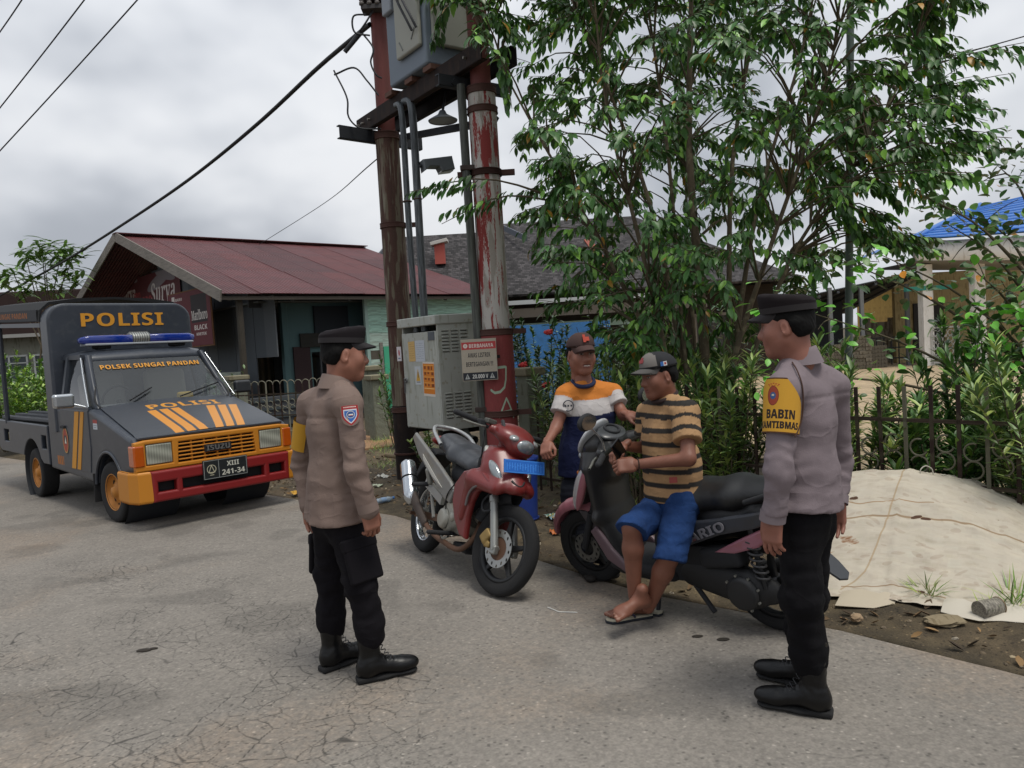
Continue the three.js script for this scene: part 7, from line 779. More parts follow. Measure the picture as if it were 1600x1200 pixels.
  const Zp = -0.35, a0 = px(576, 520, Zp)[0], a1 = L + 0.1; for (let i = 0; i < 13; i++) part('plank', muv(boxAt(a1 - a0, 0.205, 0.03, (a0 + a1) / 2, 0.25 + i * 0.21, Zp + (i % 2) * 0.006)), i > 8 ? mat('#bcdcd2', 0.85, { map: plankTex }) : i % 3 ? pale : mat('#a9a79d', 0.9, { map: greyWood }), t); part('corner_trim', boxAt(0.09, EH, 0.09, a0 - 0.05, EH / 2, Zp, 0.01), mat('#8fa79f', 0.9), t); const gx = px(607, 540, Zp)[0]; part('green_door', boxAt(0.34, 1.5, 0.03, gx, 0.95, Zp + 0.03), mat('#3fa37d', 0.7), t); part('door_post', muv(boxAt(0.08, 1.7, 0.06, gx - 0.24, 0.95, Zp + 0.03)), wood, t);
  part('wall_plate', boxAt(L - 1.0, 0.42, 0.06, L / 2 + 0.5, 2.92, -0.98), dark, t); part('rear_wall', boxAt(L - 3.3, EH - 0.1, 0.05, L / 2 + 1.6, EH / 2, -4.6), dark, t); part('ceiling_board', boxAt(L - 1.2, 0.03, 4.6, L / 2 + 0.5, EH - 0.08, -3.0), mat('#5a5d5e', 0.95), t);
  
}
{ // tin shed glimpsed through the open bay
  const t = thing('tin_shed', 'small corrugated tin shed glimpsed through the shop\'s open bay', 'shed', W(418, 600, 22).setY(0), 0.5), tin = mat('#ffffff', 0.8, { map: dataTex(128, (u, v) => { const c = 0.8 + 0.2 * Math.sin(u * 6.283 * 8), s = fbm(u, v, 4, 4, 851); return [176 * c + s * 20, 158 * c + s * 14, 132 * c + s * 10]; }) }), rustRoof = mat('#8f5f50', 0.85, { map: greyWood });
  part('wall', muv(boxAt(1.5, 1.7, 1.8, 0, 0.85, 0), 0.8), tin, t); part('roof', muv(boxAt(2.2, 0.04, 2.3, 0.2, 1.9, 0, 0, 0, 0, -0.32)), rustRoof, t); part('roof', muv(boxAt(2.6, 0.04, 2.2, 1.9, 1.5, -1.2, 0, 0, 0, -0.2)), rustRoof, t); part('wall_post', boxAt(0.1, 1.6, 0.1, 1.2, 0.8, 0.7), mat('#55504a', 0.9), t);
}
{ // shingled house behind the tree
  const sh = mat('#ffffff', 0.95, { map: shingleTex, bumpMap: shingleTex, bumpScale: 0.03 }), wallM = mat('#6a625a', 0.95, { map: greyWood }), t = thing('shingle_roof_house', 'old wooden house with dark shingle roof behind the tree', 'house', V(1.95, -0.46, -26)); t.scale.setScalar(1.3);
  const quad = (name, pts, m, th = 0.06, par = t) => { const [a, b, c, dd] = pts.map((p) => V(...p)), nn = b.clone().sub(a).cross(dd.clone().sub(a)).normalize().multiplyScalar(-th), up_ = [a, b, c, dd], lo = up_.map((p) => p.clone().add(nn)), g = loft([lo, up_]), uv = g.attributes.uv, p = g.attributes.position, ex = b.clone().sub(a).normalize(), ey = dd.clone().sub(a).normalize(); for (let i = 0; i < p.count; i++) { const q = V(p.getX(i), p.getY(i), p.getZ(i)).sub(a); uv.setXY(i, q.dot(ex) / 2.4, q.dot(ey) / 2.4); } const h = g.toNonIndexed(); h.computeVertexNormals(); return part(name, h, m, par); };
  quad('roof', [[-2.2, 2.75, 1.6], [5.6, 2.75, 1.6], [2.2, 5.0, -2], [-1.75, 5.0, -2]], sh); quad('roof', [[5.6, 2.75, 1.6], [5.6, 2.75, -5.5], [2.2, 5.0, -2], [2.2, 5.0, -2]], sh); quad('roof', [[5.6, 2.75, -5.5], [-2.2, 2.75, -5.5], [-1.75, 5.0, -2], [2.2, 5.0, -2]], sh);
  quad('roof', [[-5.2, 2.9, 2.2], [-1.9, 2.9, 2.2], [-1.9, 4.5, 0], [-4.2, 4.5, 0]], sh); quad('roof', [[-1.9, 2.9, -2.2], [-5.2, 2.9, -2.2], [-4.2, 4.5, 0], [-1.9, 4.5, 0]], sh);
  part('barge_board', bar(V(-4.25, 4.52, 0.02), V(-5.15, 3.0, 2.1), 0.05, 0.14), mat('#55595f', 0.9), t); part('barge_board', bar(V(-1.8, 5.05, -1.95), V(-0.9, 4.3, -0.2), 0.05, 0.14), mat('#5a5e66', 0.9), t); part('valley_board', bar(V(0.75, 4.25, -0.78), V(1.15, 3.1, 1.06), 0.2, 0.03), mat('#8a4c40', 0.85), t);
  part('gable_wall', merge([boxAt(0.06, 1.6, 3.2, -1.72, 3.6, -2)]), mat('#565b60', 0.95), t); part('wall', muv(boxAt(7.2, 2.7, 5.6, 1.6, 1.35, -2.2)), wallM, t); part('wall', muv(boxAt(3.0, 2.8, 3.6, -3.4, 1.4, 0)), mat('#8d928a', 0.9, { map: plankTex }), t);
  part('eave_trim', boxAt(5.0, 0.1, 0.05, 0.6, 2.55, 1.6), mat('#aeb2b3', 0.8), t); part('eave_beam', boxAt(5.4, 0.22, 0.04, 0.6, 2.3, 1.45), mat('#6e675e', 0.9), t); part('lintel_strip', boxAt(3.6, 0.16, 0.05, -0.2, 1.98, 0.9), mat('#9db9ad', 0.85), t);
  part('vent_stack', boxAt(0.24, 0.5, 0.24, -3.05, 3.85, 1.3), mat('#a65248', 0.85), t); part('vent_cap', boxAt(0.42, 0.08, 0.4, -3.05, 4.12, 1.3, 0.01, 0, 0, 0.2), mat('#b9b6b0', 0.8), t);
  for (const x of [2.2, 3.6]) { const w = part('window', boxAt(0.8, 1.0, 0.06, x, 1.5, 0.63), mat('#3a3a38', 0.7), t); part('window_frame', merge([boxAt(0.9, 0.07, 0.08, x, 2.02, 0.66), boxAt(0.9, 0.07, 0.08, x, 0.98, 0.66), boxAt(0.07, 1.0, 0.08, x - 0.42, 1.5, 0.66), boxAt(0.07, 1.0, 0.08, x + 0.42, 1.5, 0.66)]), mat('#7b756c', 0.9), w); }
  single('blue_sheet_wall', muv(boxAt(2.5, 1.75, 0.04, 0.75, 1.05, -15.2)), mat('#3a76b4', 0.75, { map: dustMap }), 'bright blue sheet screen behind the flowering bush', 'screen');
}
{ // rough block wall and dark open shed across the yard
  const blockTex = dataTex(256, (u, v) => { const s = fbm(u, v, 8, 5, 861), st = sstep(0.55, 0.7, fbm(u * 2, v * 0.5, 8, 3, 865)); return [138 + (s - 0.5) * 50 - st * 34, 132 + (s - 0.5) * 50 - st * 36, 120 + (s - 0.5) * 50 - st * 38]; }), bm = mat('#ffffff', 0.95, { map: blockTex });
  const t = thing('open_shed', 'open shed with dark tin roof across the paved yard', 'shed', W(1345, 567, 26).setY(0)), k = mat('#3f4246', 0.95);
  const L0 = W(1262, 464, 26).sub(t.position), R0 = W(1446, 424, 26).sub(t.position);
  part('roof', loft([[L0, R0, R0.clone().add(V(0.3, -1.15, -7)), L0.clone().add(V(0, -0.5, -7))].map((p) => p.clone()), [L0, R0, R0.clone().add(V(0.3, -1.15, -7)), L0.clone().add(V(0, -0.5, -7))].map((p) => p.clone().add(V(0, 0.06, 0)))]), mat('#3c4046', 0.9), t); for (let i = 0; i < 6; i++) part('purlin', bar(lerpV(L0, R0, 0.1 + i * 0.16).add(V(0, -0.06, 0)), lerpV(L0, R0, 0.1 + i * 0.16).add(V(0, -0.66 - i * 0.11, -6.8)), 0.08, 0.08), k, t);
  for (const [u, z] of [[1349, 26], [1420, 26.4], [1300, 26]]) { const p = W(u, 560, z).sub(t.position); part('post', boxAt(0.12, 2.9, 0.12, p.x, 1.4, p.z), mat('#6c6f70', 0.85), t); }
  part('back_wall', boxAt(9.0, 2.7, 0.08, -3.6, 1.35, -3.4), k, t); part('side_wall', boxAt(0.08, 2.4, 3.2, -2.6, 1.2, -1.8), k, t);
  const st = thing('block_stack', 'stepped stack of pale concrete blocks inside the open shed', 'block stack', W(1322, 568, 25.6).setY(0.06)); const bg = muv(bx(0.2, 0.12, 0.16, 0.008)), tones = ['#c9c6bf', '#b8b5ae', '#a9a69f'].map((c) => mat(c, 0.95, { map: blockTex }));
  for (let r = 0; r < 9; r++) for (let c = 0; c < 8; c++) if (c >= Math.floor(r * 0.62) - 1 && !(r === 8 && c < 5)) { const o = part('block', bg, tones[Math.floor(hash(r, c, 3) * 3)], st); o.position.set(-0.72 + c * 0.207 + (r % 2) * 0.02, 0.06 + r * 0.125, (hash(r, c, 8) - 0.5) * 0.04); }
  for (let r = 0; r < 6; r++) for (let c = 0; c < 3; c++) { const o = part('block', bg, tones[2], st); o.position.set(0.98 + c * 0.207, 0.06 + r * 0.125, -0.3); }
  const w = thing('block_wall', 'stained concrete wall panel standing behind the shed posts', 'wall', W(1375, 562, 29).setY(0.05)); part('wall', muv(boxAt(1.0, 1.55, 0.15, 0, 0.78, 0)), bm, w); part('wall_pier', muv(boxAt(0.16, 1.7, 0.2, -0.45, 0.85, 0.02)), bm, w); part('wall_pier', muv(boxAt(0.16, 1.7, 0.2, 0.45, 0.85, 0.02)), bm, w);
  const gt = thing('iron_rack', 'low dark iron railing standing under the shed roof', 'railing', W(1385, 558, 27).setY(0.06)); part('rails', merge([0.25, 0.62, 0.98].map((y) => boxAt(2.2, 0.04, 0.04, 0.2, y, 0))), mat('#23282a', 0.7), gt); for (let i = 0; i < 9; i++) part('bar', boxAt(0.03, 0.95, 0.03, -0.85 + i * 0.26, 0.5, 0), mat('#23282a', 0.7), gt);
  const y = thing('yellow_house', 'pale yellow building corner with dark window past the shed', 'house', W(1440, 545, 33).setY(0)); part('wall', muv(boxAt(2.4, 3.2, 4, 0.3, 1.6, -2)), mat('#c9ab62', 0.9, { map: plasterTex }), y); part('window', boxAt(0.62, 0.9, 0.06, -0.12, 1.75, 0.02), mat('#2c2a28', 0.6), y); part('window_frame', merge([boxAt(0.74, 0.07, 0.1, -0.12, 2.23, 0.02), boxAt(0.74, 0.07, 0.1, -0.12, 1.27, 0.02)]), mat('#a08a52', 0.9), y); part('roof', boxAt(3.0, 0.12, 5, 0.3, 3.26, -2), mat('#8d8f90', 0.8), y);
  const far = thing('far_shed', 'tiny grey roofed hut beyond the green field', 'hut', W(1402, 505, 60).setY(0)); part('wall', boxAt(2.4, 1.6, 2, 0, 0.8, 0), mat('#9a9a94', 0.9), far); part('roof', boxAt(3.2, 0.14, 3, 0, 1.75, 0, 0, 0.25), mat('#a9acac', 0.8), far);
  structure('field', boxAt(26, 0.05, 40, 26, 0.03, -62), mat('#6f8a3a', 0.95, { map: dirtTex }));
}
{ // white house with the blue roof
  const whiteTex = dataTex(256, (u, v) => { const s = fbm(u, v, 5, 5, 871), st = sstep(0.62, 0.78, fbm(u * 2, v * 0.4, 10, 4, 875)); return [232, 230, 224].map((c, i) => c + (s - 0.5) * 16 - st * [20, 22, 26][i]); });
  const t = thing('blue_roof_house', 'white house with bright blue tiled roof beyond the yard', 'house', W(1450, 568, 26).setY(0)), o = t.position, white = mat('#ffffff', 0.85, { map: whiteTex }), cream = mat('#d8c79a', 0.9, { map: plasterTex }), Q = (u, v, dd) => W(u, v, dd).sub(o);
  const A = Q(1428, 374, 25), B = Q(1750, 352, 22), C = Q(1760, 268, 27), D = Q(1532, 322, 29), blue = mat('#1a66b8', 0.45, { clearcoat: 0.3, clearcoatRoughness: 0.3 }), blue2 = mat('#1760ae', 0.5, { clearcoat: 0.3, clearcoatRoughness: 0.3 });
  const rows = 13; for (let i = 0; i < rows; i++) { const k0 = i / rows, k1 = (i + 1.12) / rows, a = lerpV(A, D, k0), b = lerpV(B, C, k0), c = lerpV(B, C, Math.min(1, k1)), e = lerpV(A, D, Math.min(1, k1)), lift = V(0, 0.055, 0); part('roof_tile_row', loft([[a, b, c, e].map((p) => p.clone().add(V(0, -0.03, 0))), [a.clone().add(lift), b.clone().add(lift), c, e]]), i % 2 ? blue : blue2, t); }
  const E_ = Q(1428, 374, 25).add(V(1.6, 0.0, -9)); part('roof_side', loft([[A, E_, D, D].map((p) => p.clone()), [A, E_, D, D].map((p) => p.clone().add(V(0, 0.03, 0)))]), blue2, t);
  part('hip_ridge', rod(A.clone().add(V(0, 0.05, 0)), D.clone().add(V(0, 0.05, 0)), 0.09, 0.09, 10), blue, t);
  const f0 = Q(1433, 378, 25.2), f1 = Q(1750, 360, 22.2); part('fascia', muv(loft([[f0, f1, f1.clone().add(V(0, -0.85, 0)), f0.clone().add(V(0, -0.62, 0))], [f0, f1, f1.clone().add(V(0, -0.85, 0)), f0.clone().add(V(0, -0.62, 0))].map((p) => p.clone().add(V(0.1, 0, -0.5)))])), white, t);
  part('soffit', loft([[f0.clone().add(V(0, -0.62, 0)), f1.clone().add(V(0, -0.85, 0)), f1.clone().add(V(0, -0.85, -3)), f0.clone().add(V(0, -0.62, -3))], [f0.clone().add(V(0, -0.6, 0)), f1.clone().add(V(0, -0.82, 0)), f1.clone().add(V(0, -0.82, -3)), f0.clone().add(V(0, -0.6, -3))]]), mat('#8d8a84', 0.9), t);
  for (const u of [1449, 1530, 1612]) { const p = Q(u, 560, 25.6 - (u - 1449) * 0.008); part('column', muv(boxAt(0.34, 3.4, 0.34, p.x, 1.7, p.z, 0.01)), white, t); }
  part('wall', muv(boxAt(9, 3.3, 0.2, 4.6, 1.65, -2.4)), cream, t); part('door', boxAt(1.1, 2.1, 0.08, 1.3, 1.15, -2.27), mat('#2b2724', 0.7), t); part('arch_trim', boxAt(1.5, 0.14, 0.2, -0.2, 2.62, 0.5), mat('#3b8f80', 0.7), t);
  const g = thing('iron_gate', 'white diamond lattice gate beside the white house column', 'gate', Q(1478, 562, 25.4).add(o).setY(0.08)), wm = mat('#b9b9b4', 0.6); part('gate_frame', merge([boxAt(0.9, 0.05, 0.04, 0, 1.22, 0), boxAt(0.9, 0.05, 0.04, 0, 0.06, 0), boxAt(0.05, 1.2, 0.04, -0.45, 0.63, 0), boxAt(0.05, 1.2, 0.04, 0.45, 0.63, 0)]), wm, g); for (let r = 0; r < 5; r++) for (let c = 0; c < 5; c++) { const o2 = part('lattice_ring', ringG(), wm, g); o2.position.set(-0.34 + c * 0.17, 0.2 + r * 0.21, 0); }
  function ringG() { return ringG.g ??= new THREE.TorusGeometry(0.085, 0.014, 4, 6).scale(1, 1.2, 1); }
}
{ // pale house behind the pickup bed
  const t = thing('pale_house', 'pale walled house with brown roof beyond the roadside bushes', 'house', W(45, 620, 27).setY(0), 0.15); part('wall', muv(boxAt(5, 2.9, 4, 0.6, 1.45, -2)), mat('#a3aaa6', 0.9, { map: plasterTex }), t); part('roof', muv(ext([[-3.2, 0], [3.4, 0], [2.2, 1.5], [-2.0, 1.5]], 5, 0.05).translate(0.6, 2.9, -2)), mat('#5a3a34', 0.85, { map: greyWood }), t); part('eave_trim', boxAt(6.2, 0.12, 0.1, 0.6, 2.88, 0.55), mat('#8e8e8a', 0.8), t);
  for (const x of [-0.5, 0.9]) { const w = part('window', boxAt(1.15, 0.9, 0.05, x, 1.75, 0.02), mat('#3b4448', 0.3), t); part('window_frame', merge([boxAt(1.22, 0.06, 0.09, x, 2.2, 0.03), boxAt(1.22, 0.06, 0.09, x, 1.3, 0.03), boxAt(0.06, 0.9, 0.09, x, 1.75, 0.03), boxAt(0.06, 0.9, 0.09, x - 0.58, 1.75, 0.03), boxAt(0.06, 0.9, 0.09, x + 0.58, 1.75, 0.03), boxAt(1.2, 0.04, 0.09, x, 1.95, 0.03)]), mat('#b9bdbb', 0.7), w); }
}
// ---------------------------------------------------------------- fences, posts
const FA = V(2.67, 0, -4.93), FD = V(-0.622, 0, -0.783);
function fence(name, label, A, B, step, h, opt = {}) {
  const t = thing(name, label, 'fence', A.clone().setY(0), 0), D = B.clone().sub(A).setY(0), n = Math.round(D.length() / step), dir = D.clone().normalize(), ang = Math.atan2(-dir.z, dir.x), iron = mat('#a39d8c', 0.85, { map: rustTex }), pale = mat(opt.pale ?? '#5f5c4c', 0.85);
  const pick = muv(bx(0.024, h, 0.012)), sc = new THREE.TorusGeometry(0.055, 0.0065, 6, 18, 4.6), hoop = new THREE.TorusGeometry(step / 2, 0.008, 6, 14, Math.PI);
  for (let i = 0; i <= n; i++) { const p = dir.clone().multiplyScalar(i * D.length() / n), y = groundY(A.x + p.x, A.z + p.z); const o = part('picket', pick, i % 3 ? iron : pale, t); o.position.set(p.x, y + h / 2 - 0.02, p.z); o.rotation.set(0, ang, (hash(i, 2, 6) - 0.5) * 0.03); if (i < n) { for (const [yy, rz, s] of [[h * 0.52, 0.4, 1], [h * 0.62, 3.6, 1]]) { const c = part('scroll', sc, pale, t); c.position.set(p.x + dir.x * step / 2, y + yy + (i % 2) * 0.03, p.z + dir.z * step / 2); c.rotation.set(0, ang, rz); } if (opt.hoops) { const c = part('hoop', hoop, pale, t); c.position.set(p.x + dir.x * step / 2, y + h - 0.06, p.z + dir.z * step / 2); c.rotation.set(0, ang, 0); } } }
  for (const y of [0.14, h * 0.44, h * 0.8]) part('rail', bar(V(0, y, 0), dir.clone().multiplyScalar(D.length()).setY(y), 0.012, 0.025), iron, t);
  if (opt.base) part('base_wall', muv(bar(V(0, 0.08, 0), dir.clone().multiplyScalar(D.length()).setY(0.08), 0.12, 0.24)), mat('#8d8674', 0.95, { map: plasterTex }), t);
  return t;
}
fence('iron_fence', 'rusty iron picket fence with scrolls behind the cream tarpaulin', FA.clone().addScaledVector(FD, -2.3), FA.clone().addScaledVector(FD, 3.9), 0.165, 1.12);
fence('iron_fence', 'weathered scroll fence with hooped top before the roadside shop', V(-6.4, 0, -14.9), V(-3.3, 0, -14.1), 0.15, 1.12, { hoops: true, pale: '#7d7a6a', base: true });
function pillar(label, x, z, h, w) { const t = thing('fence_pillar', label, 'pillar', V(x, 0, z), 0.6, 'concrete fence pillars'), m = mat('#8f978e', 0.95, { map: plasterTex, bumpMap: bumpNoise, bumpScale: 0.01 }); part('shaft', muv(boxAt(w, h, w, 0, h / 2, 0, 0.015)), m, t); part('cap', muv(boxAt(w * 1.35, 0.09, w * 1.35, 0, h + 0.03, 0, 0.02)), mat('#a09d8b', 0.95, { map: plasterTex }), t); }
{ const a = W(583, 640, 14.2), b = W(592, 660, 13.4), c = W(372, 620, 15.2); pillar('taller blue-grey gate pillar behind the officer\'s cap peak', a.x, a.z, 1.25, 0.26); pillar('low grey gate pillar next to the narrow leaf bush', b.x, b.z, 1.1, 0.26); pillar('pale capped fence pillar beside the pickup mirror', c.x, c.z, 1.2, 0.3); pillar('mossy round topped pillar right of the graffiti pole', W(828, 620, 8.3).x, -8.3, 1.22, 0.2); }
{ const a = W(1326, 640, 8), b = W(1329, -60, 8); single('steel_post', rod(a.clone().lerp(b, -0.3), b, 0.042, 0.036, 16), mat('#66726e', 0.55), 'slim grey-green steel post behind the officer with yellow arm band', 'post'); }
// ---------------------------------------------------------------- plants
const barkTex = dataTex(256, (u, v) => { const g = fbm(u * 2, v * 0.6, 10, 5, 901), l = sstep(0.55, 0.7, fbm(u, v, 8, 4, 905)); return [78 + g * 40 + l * 26, 70 + g * 34 + l * 26, 58 + g * 28 + l * 20]; }), barkM = mat('#ffffff', 0.95, { map: barkTex, bumpMap: barkTex, bumpScale: 0.01 }), twigM = mat('#5a5040', 0.9);
function taper(pts, r0, r1, seg = 10, rad = 7) { // tapered tube through points
  const c = new THREE.CatmullRomCurve3(pts), fr = c.computeFrenetFrames(seg, false), rings = []; for (let i = 0; i <= seg; i++) { const p = c.getPointAt(i / seg), r = mix(r0, r1, i / seg); rings.push(Array.from({ length: rad }, (_, k) => { const a = k / rad * 6.283; return p.clone().addScaledVector(fr.normals[i], Math.cos(a) * r).addScaledVector(fr.binormals[i], Math.sin(a) * r); })); } return loft(rings, true, false);
}
const treeLeaf = leafGeo(0.108, 0.043, 0.3, 0.28), narrowLeaf = leafGeo(0.12, 0.025, 0.35, 0.25), roundLeaf = leafGeo(0.10, 0.065, 0.2, 0.15, 5), tinyLeaf = leafGeo(0.055, 0.024, 0.3, 0.2, 3), lobedLeaf = leafGeo(0.22, 0.06, 0.2, 0.25);
function sprays(tip, dir, n, len, list, size, tint, droop = 0.9) { // leaves hanging in two rows from one twig
  const side = dir.clone().cross(up1).normalize(); for (let i = 0; i < n; i++) { const k = i / n, p = tip.clone().addScaledVector(dir, -len * (1 - k)).add(V(rr(-0.02, 0.02), rr(-0.02, 0.02), rr(-0.02, 0.02))), s = i % 2 ? 1 : -1, d = dir.clone().multiplyScalar(0.5 + rnd() * 0.5).addScaledVector(side, s * rr(0.5, 1)).add(V(0, -rr(0.2, droop), 0)); list.push([leafMatrix(p, d, rr(-0.6, 0.6), size * rr(0.7, 1.2)), tint()]); }
}
{ // the big roadside tree
  const B = V(1.75, 0, -7.35), t = thing('broadleaf_tree', 'tall many-stemmed tree with drooping dark leaves behind the hedge', 'tree', B), leaves = [], stems = [], C = V(0.25, 4.05, 0), RAD = V(2.75, 3.0, 2.1);
  const defs = [[-0.15, 0.05, -1.9, 4.6, 0.1], [0.05, -0.1, -1.15, 5.6, -0.5], [-0.05, 0.1, -0.45, 6.3, 0.2], [0.1, 0, 0.15, 6.6, -0.3], [0.2, 0.1, 0.75, 6.2, 0.3], [0.25, -0.05, 1.5, 5.6, -0.1], [0.3, 0.05, 2.3, 4.5, 0.2], [0.0, -0.15, 0.5, 5.4, -1.2], [-0.2, 0, -0.9, 4.6, 0.9], [0.15, 0.15, 1.2, 4.4, 1.0]];
  defs.forEach(([bx0, bz0, tx, ty, tz], i) => { const pts = [V(bx0, 0, bz0), V(bx0 + tx * 0.10 + rr(-0.05, 0.05), ty * 0.25, bz0 + tz * 0.12), V(bx0 + tx * 0.32 + rr(-0.08, 0.08), ty * 0.5, bz0 + tz * 0.4), V(bx0 + tx * 0.66, ty * 0.77, bz0 + tz * 0.7), V(tx, ty, tz)]; const curve = new THREE.CatmullRomCurve3(pts); stems.push(curve); part(i < 4 ? 'trunk' : 'limb', muv(taper(pts, i === 3 ? 0.06 : rr(0.024, 0.038), 0.006, 18, 9), 2), barkM, t); });
  const twigs = []; let tries = 0, tips = 0; const col = () => rnd() < 0.012 ? leafTint('#8a6a2a', 0.2) : rnd() < 0.2 ? leafTint('#5f8a3a', 0.25) : leafTint('#315227', 0.35);
  while (tips < 640 && tries++ < 20000) {
    const p = V(rr(-1, 1), rr(-1, 1), rr(-1, 1)), l = p.length(); if (l > 1 || l < 0.35) continue; p.multiply(RAD).add(C); if (p.y < 1.25 || p.y > 6.9) continue; const w = p.clone().add(B);
    { const r_ = w.clone().sub(camera.position).applyQuaternion(camera.quaternion.clone().invert()), pu = 800 - FPX * r_.x / r_.z, pv = 600 + FPX * r_.y / r_.z; if (pu < (pv < 350 ? 800 : 845) && pv > 60 && pv < 620) continue; if (pu > 1285 && pu < 1460 && pv > 395 && pv < 600) continue; }
    if (nz(p.x * 0.9 + 4, p.y * 0.9, p.z * 0.9) + 0.42 * l < 0.11) continue;
    if (p.y < 3.0 && Math.abs(p.x - 0.3) < (p.y - 0.6) * 0.5 && rnd() < 0.45) continue;
    let best = null, bd = 9; for (const s of stems) for (let k = 4; k <= 20; k++) { const q = s.getPoint(k / 20); if (q.y > p.y + 0.1) break; const d = q.distanceTo(p) + Math.max(0, q.y - p.y + 0.5) * 0.6; if (d < bd) { bd = d; best = q; } } if (!best || bd > 2.1) continue;
    const m = lerpV(best, p, 0.5).add(V(0, 0.12 + rr(0, 0.12), 0)), dir = p.clone().sub(m).normalize(); twigs.push(taper([best, m, p], 0.011, 0.003, 5, 4)); tips++;
    const wd = p.clone(); sprays(wd, dir, 16, 0.46, leaves, 1, col); for (let k = 0; k < 3; k++) { const d2 = dir.clone().add(V(rr(-0.9, 0.9), rr(-0.6, 0.35), rr(-0.9, 0.9))).normalize(), b0 = lerpV(m, p, rr(0.35, 0.95)), tp = b0.clone().addScaledVector(d2, 0.3); twigs.push(taper([b0, lerpV(b0, tp, 0.5).add(V(0, 0.01, 0)), tp], 0.005, 0.002, 3, 3)); sprays(tp, d2, 10, 0.28, leaves, rr(0.8, 1.05), col); }
  }
  // long low boughs reaching out over the pole and towards the yard
  for (const [u, v, dp, n] of [[640, 300, 7.1, 24], [690, 350, 7.1, 18], [790, 40, 7.0, 26], [745, 75, 7.0, 12], [800, 170, 7.2, 26], [820, 60, 7, 30], [1515, 240, 7.2, 26], [1490, 180, 7.2, 22], [1480, 45, 7.3, 26], [1420, 330, 7.2, 22], [825, 250, 7.0, 24], [850, 330, 7.0, 24], [830, 400, 7.0, 16], [1450, 130, 7.1, 26]]) { const p = W(u, v, dp).sub(B), best = stems[u < 900 ? 0 : 6].getPoint(v < 200 ? 0.9 : 0.6), m = lerpV(best, p, 0.55).add(V(0, 0.18, 0)), dir = p.clone().sub(m).normalize(); twigs.push(taper([best, m, p], 0.014, 0.003, 8, 5)); for (let k = 0; k < 5; k++) sprays(lerpV(m, p, 1 - k * 0.14).add(V(rr(-0.06, 0.06), rr(-0.06, 0.06), rr(-0.06, 0.06))), dir, Math.round(n / 2), 0.36, leaves, 1, col); }
  const tw = part('twigs', merge(twigs), twigM, t); tw.userData.kind = 'stuff';
  foliage(leaves, treeLeaf, t, 280, camera.position.clone().sub(B)); console.log('tree leaves', leaves.length);
}
function shrub(name, label, p, h, w, nStem, leaf, tint, per, o = {}) {
  const t = thing(name, label, o.cat ?? 'shrub', p, rr(0, 6), o.group), list = [], st = [];
  for (let i = 0; i < nStem; i++) { const a = rr(0, 6.283), r0 = rr(0, 0.35) * w, r1 = rr(0.3, 1) * w, hh = h * rr(0.55, 1.05), pts = [V(Math.cos(a) * r0 * 0.4, 0, Math.sin(a) * r0 * 0.4), V(Math.cos(a) * (r0 + r1) * 0.4, hh * 0.5, Math.sin(a) * (r0 + r1) * 0.4), V(Math.cos(a) * r1, hh, Math.sin(a) * r1)], c = new THREE.CatmullRomCurve3(pts); st.push(taper(pts, 0.009, 0.003, 6, 4));
    for (let k = 0; k < per; k++) { const u = Math.pow(rnd(), 0.6) * 0.85 + 0.15, q = c.getPoint(u), ax = c.getTangent(u), az = k * 2.4 + rr(0, 0.6), el = (o.el ?? 0.6) + rr(-0.4, 0.35) + (u > 0.92 ? 0.5 : 0), d = VecDir(az, el).addScaledVector(ax, 0.25); list.push([leafMatrix(q, d, rr(-0.3, 0.3), (o.size ?? 1) * rr(0.7, 1.15)), tint()]); } }
  const sm = part('stems', merge(st), twigM, t); foliage(list, leaf, t, o.parts ?? 0); for (const [x, y, z] of o.flowers ?? []) { const petals = []; for (let k = 0; k < 9; k++) petals.push(at(new THREE.SphereGeometry(0.03, 7, 5).scale(1, 0.55, 1), 0.028 * Math.cos(k * 2.4), 0.012 * (k % 3), 0.028 * Math.sin(k * 2.4), rr(0, 1), 0, rr(0, 1))); part('flower', merge(petals).translate(x, y, z), mat('#b81a16', 0.6), t); } return t;
}
const hedgeTint = () => rnd() < 0.38 ? leafTint('#7f9153', 0.25) : leafTint('#4a6338', 0.32), darkTint = () => rnd() < 0.2 ? leafTint('#5f8038', 0.25) : leafTint('#38582c', 0.35);
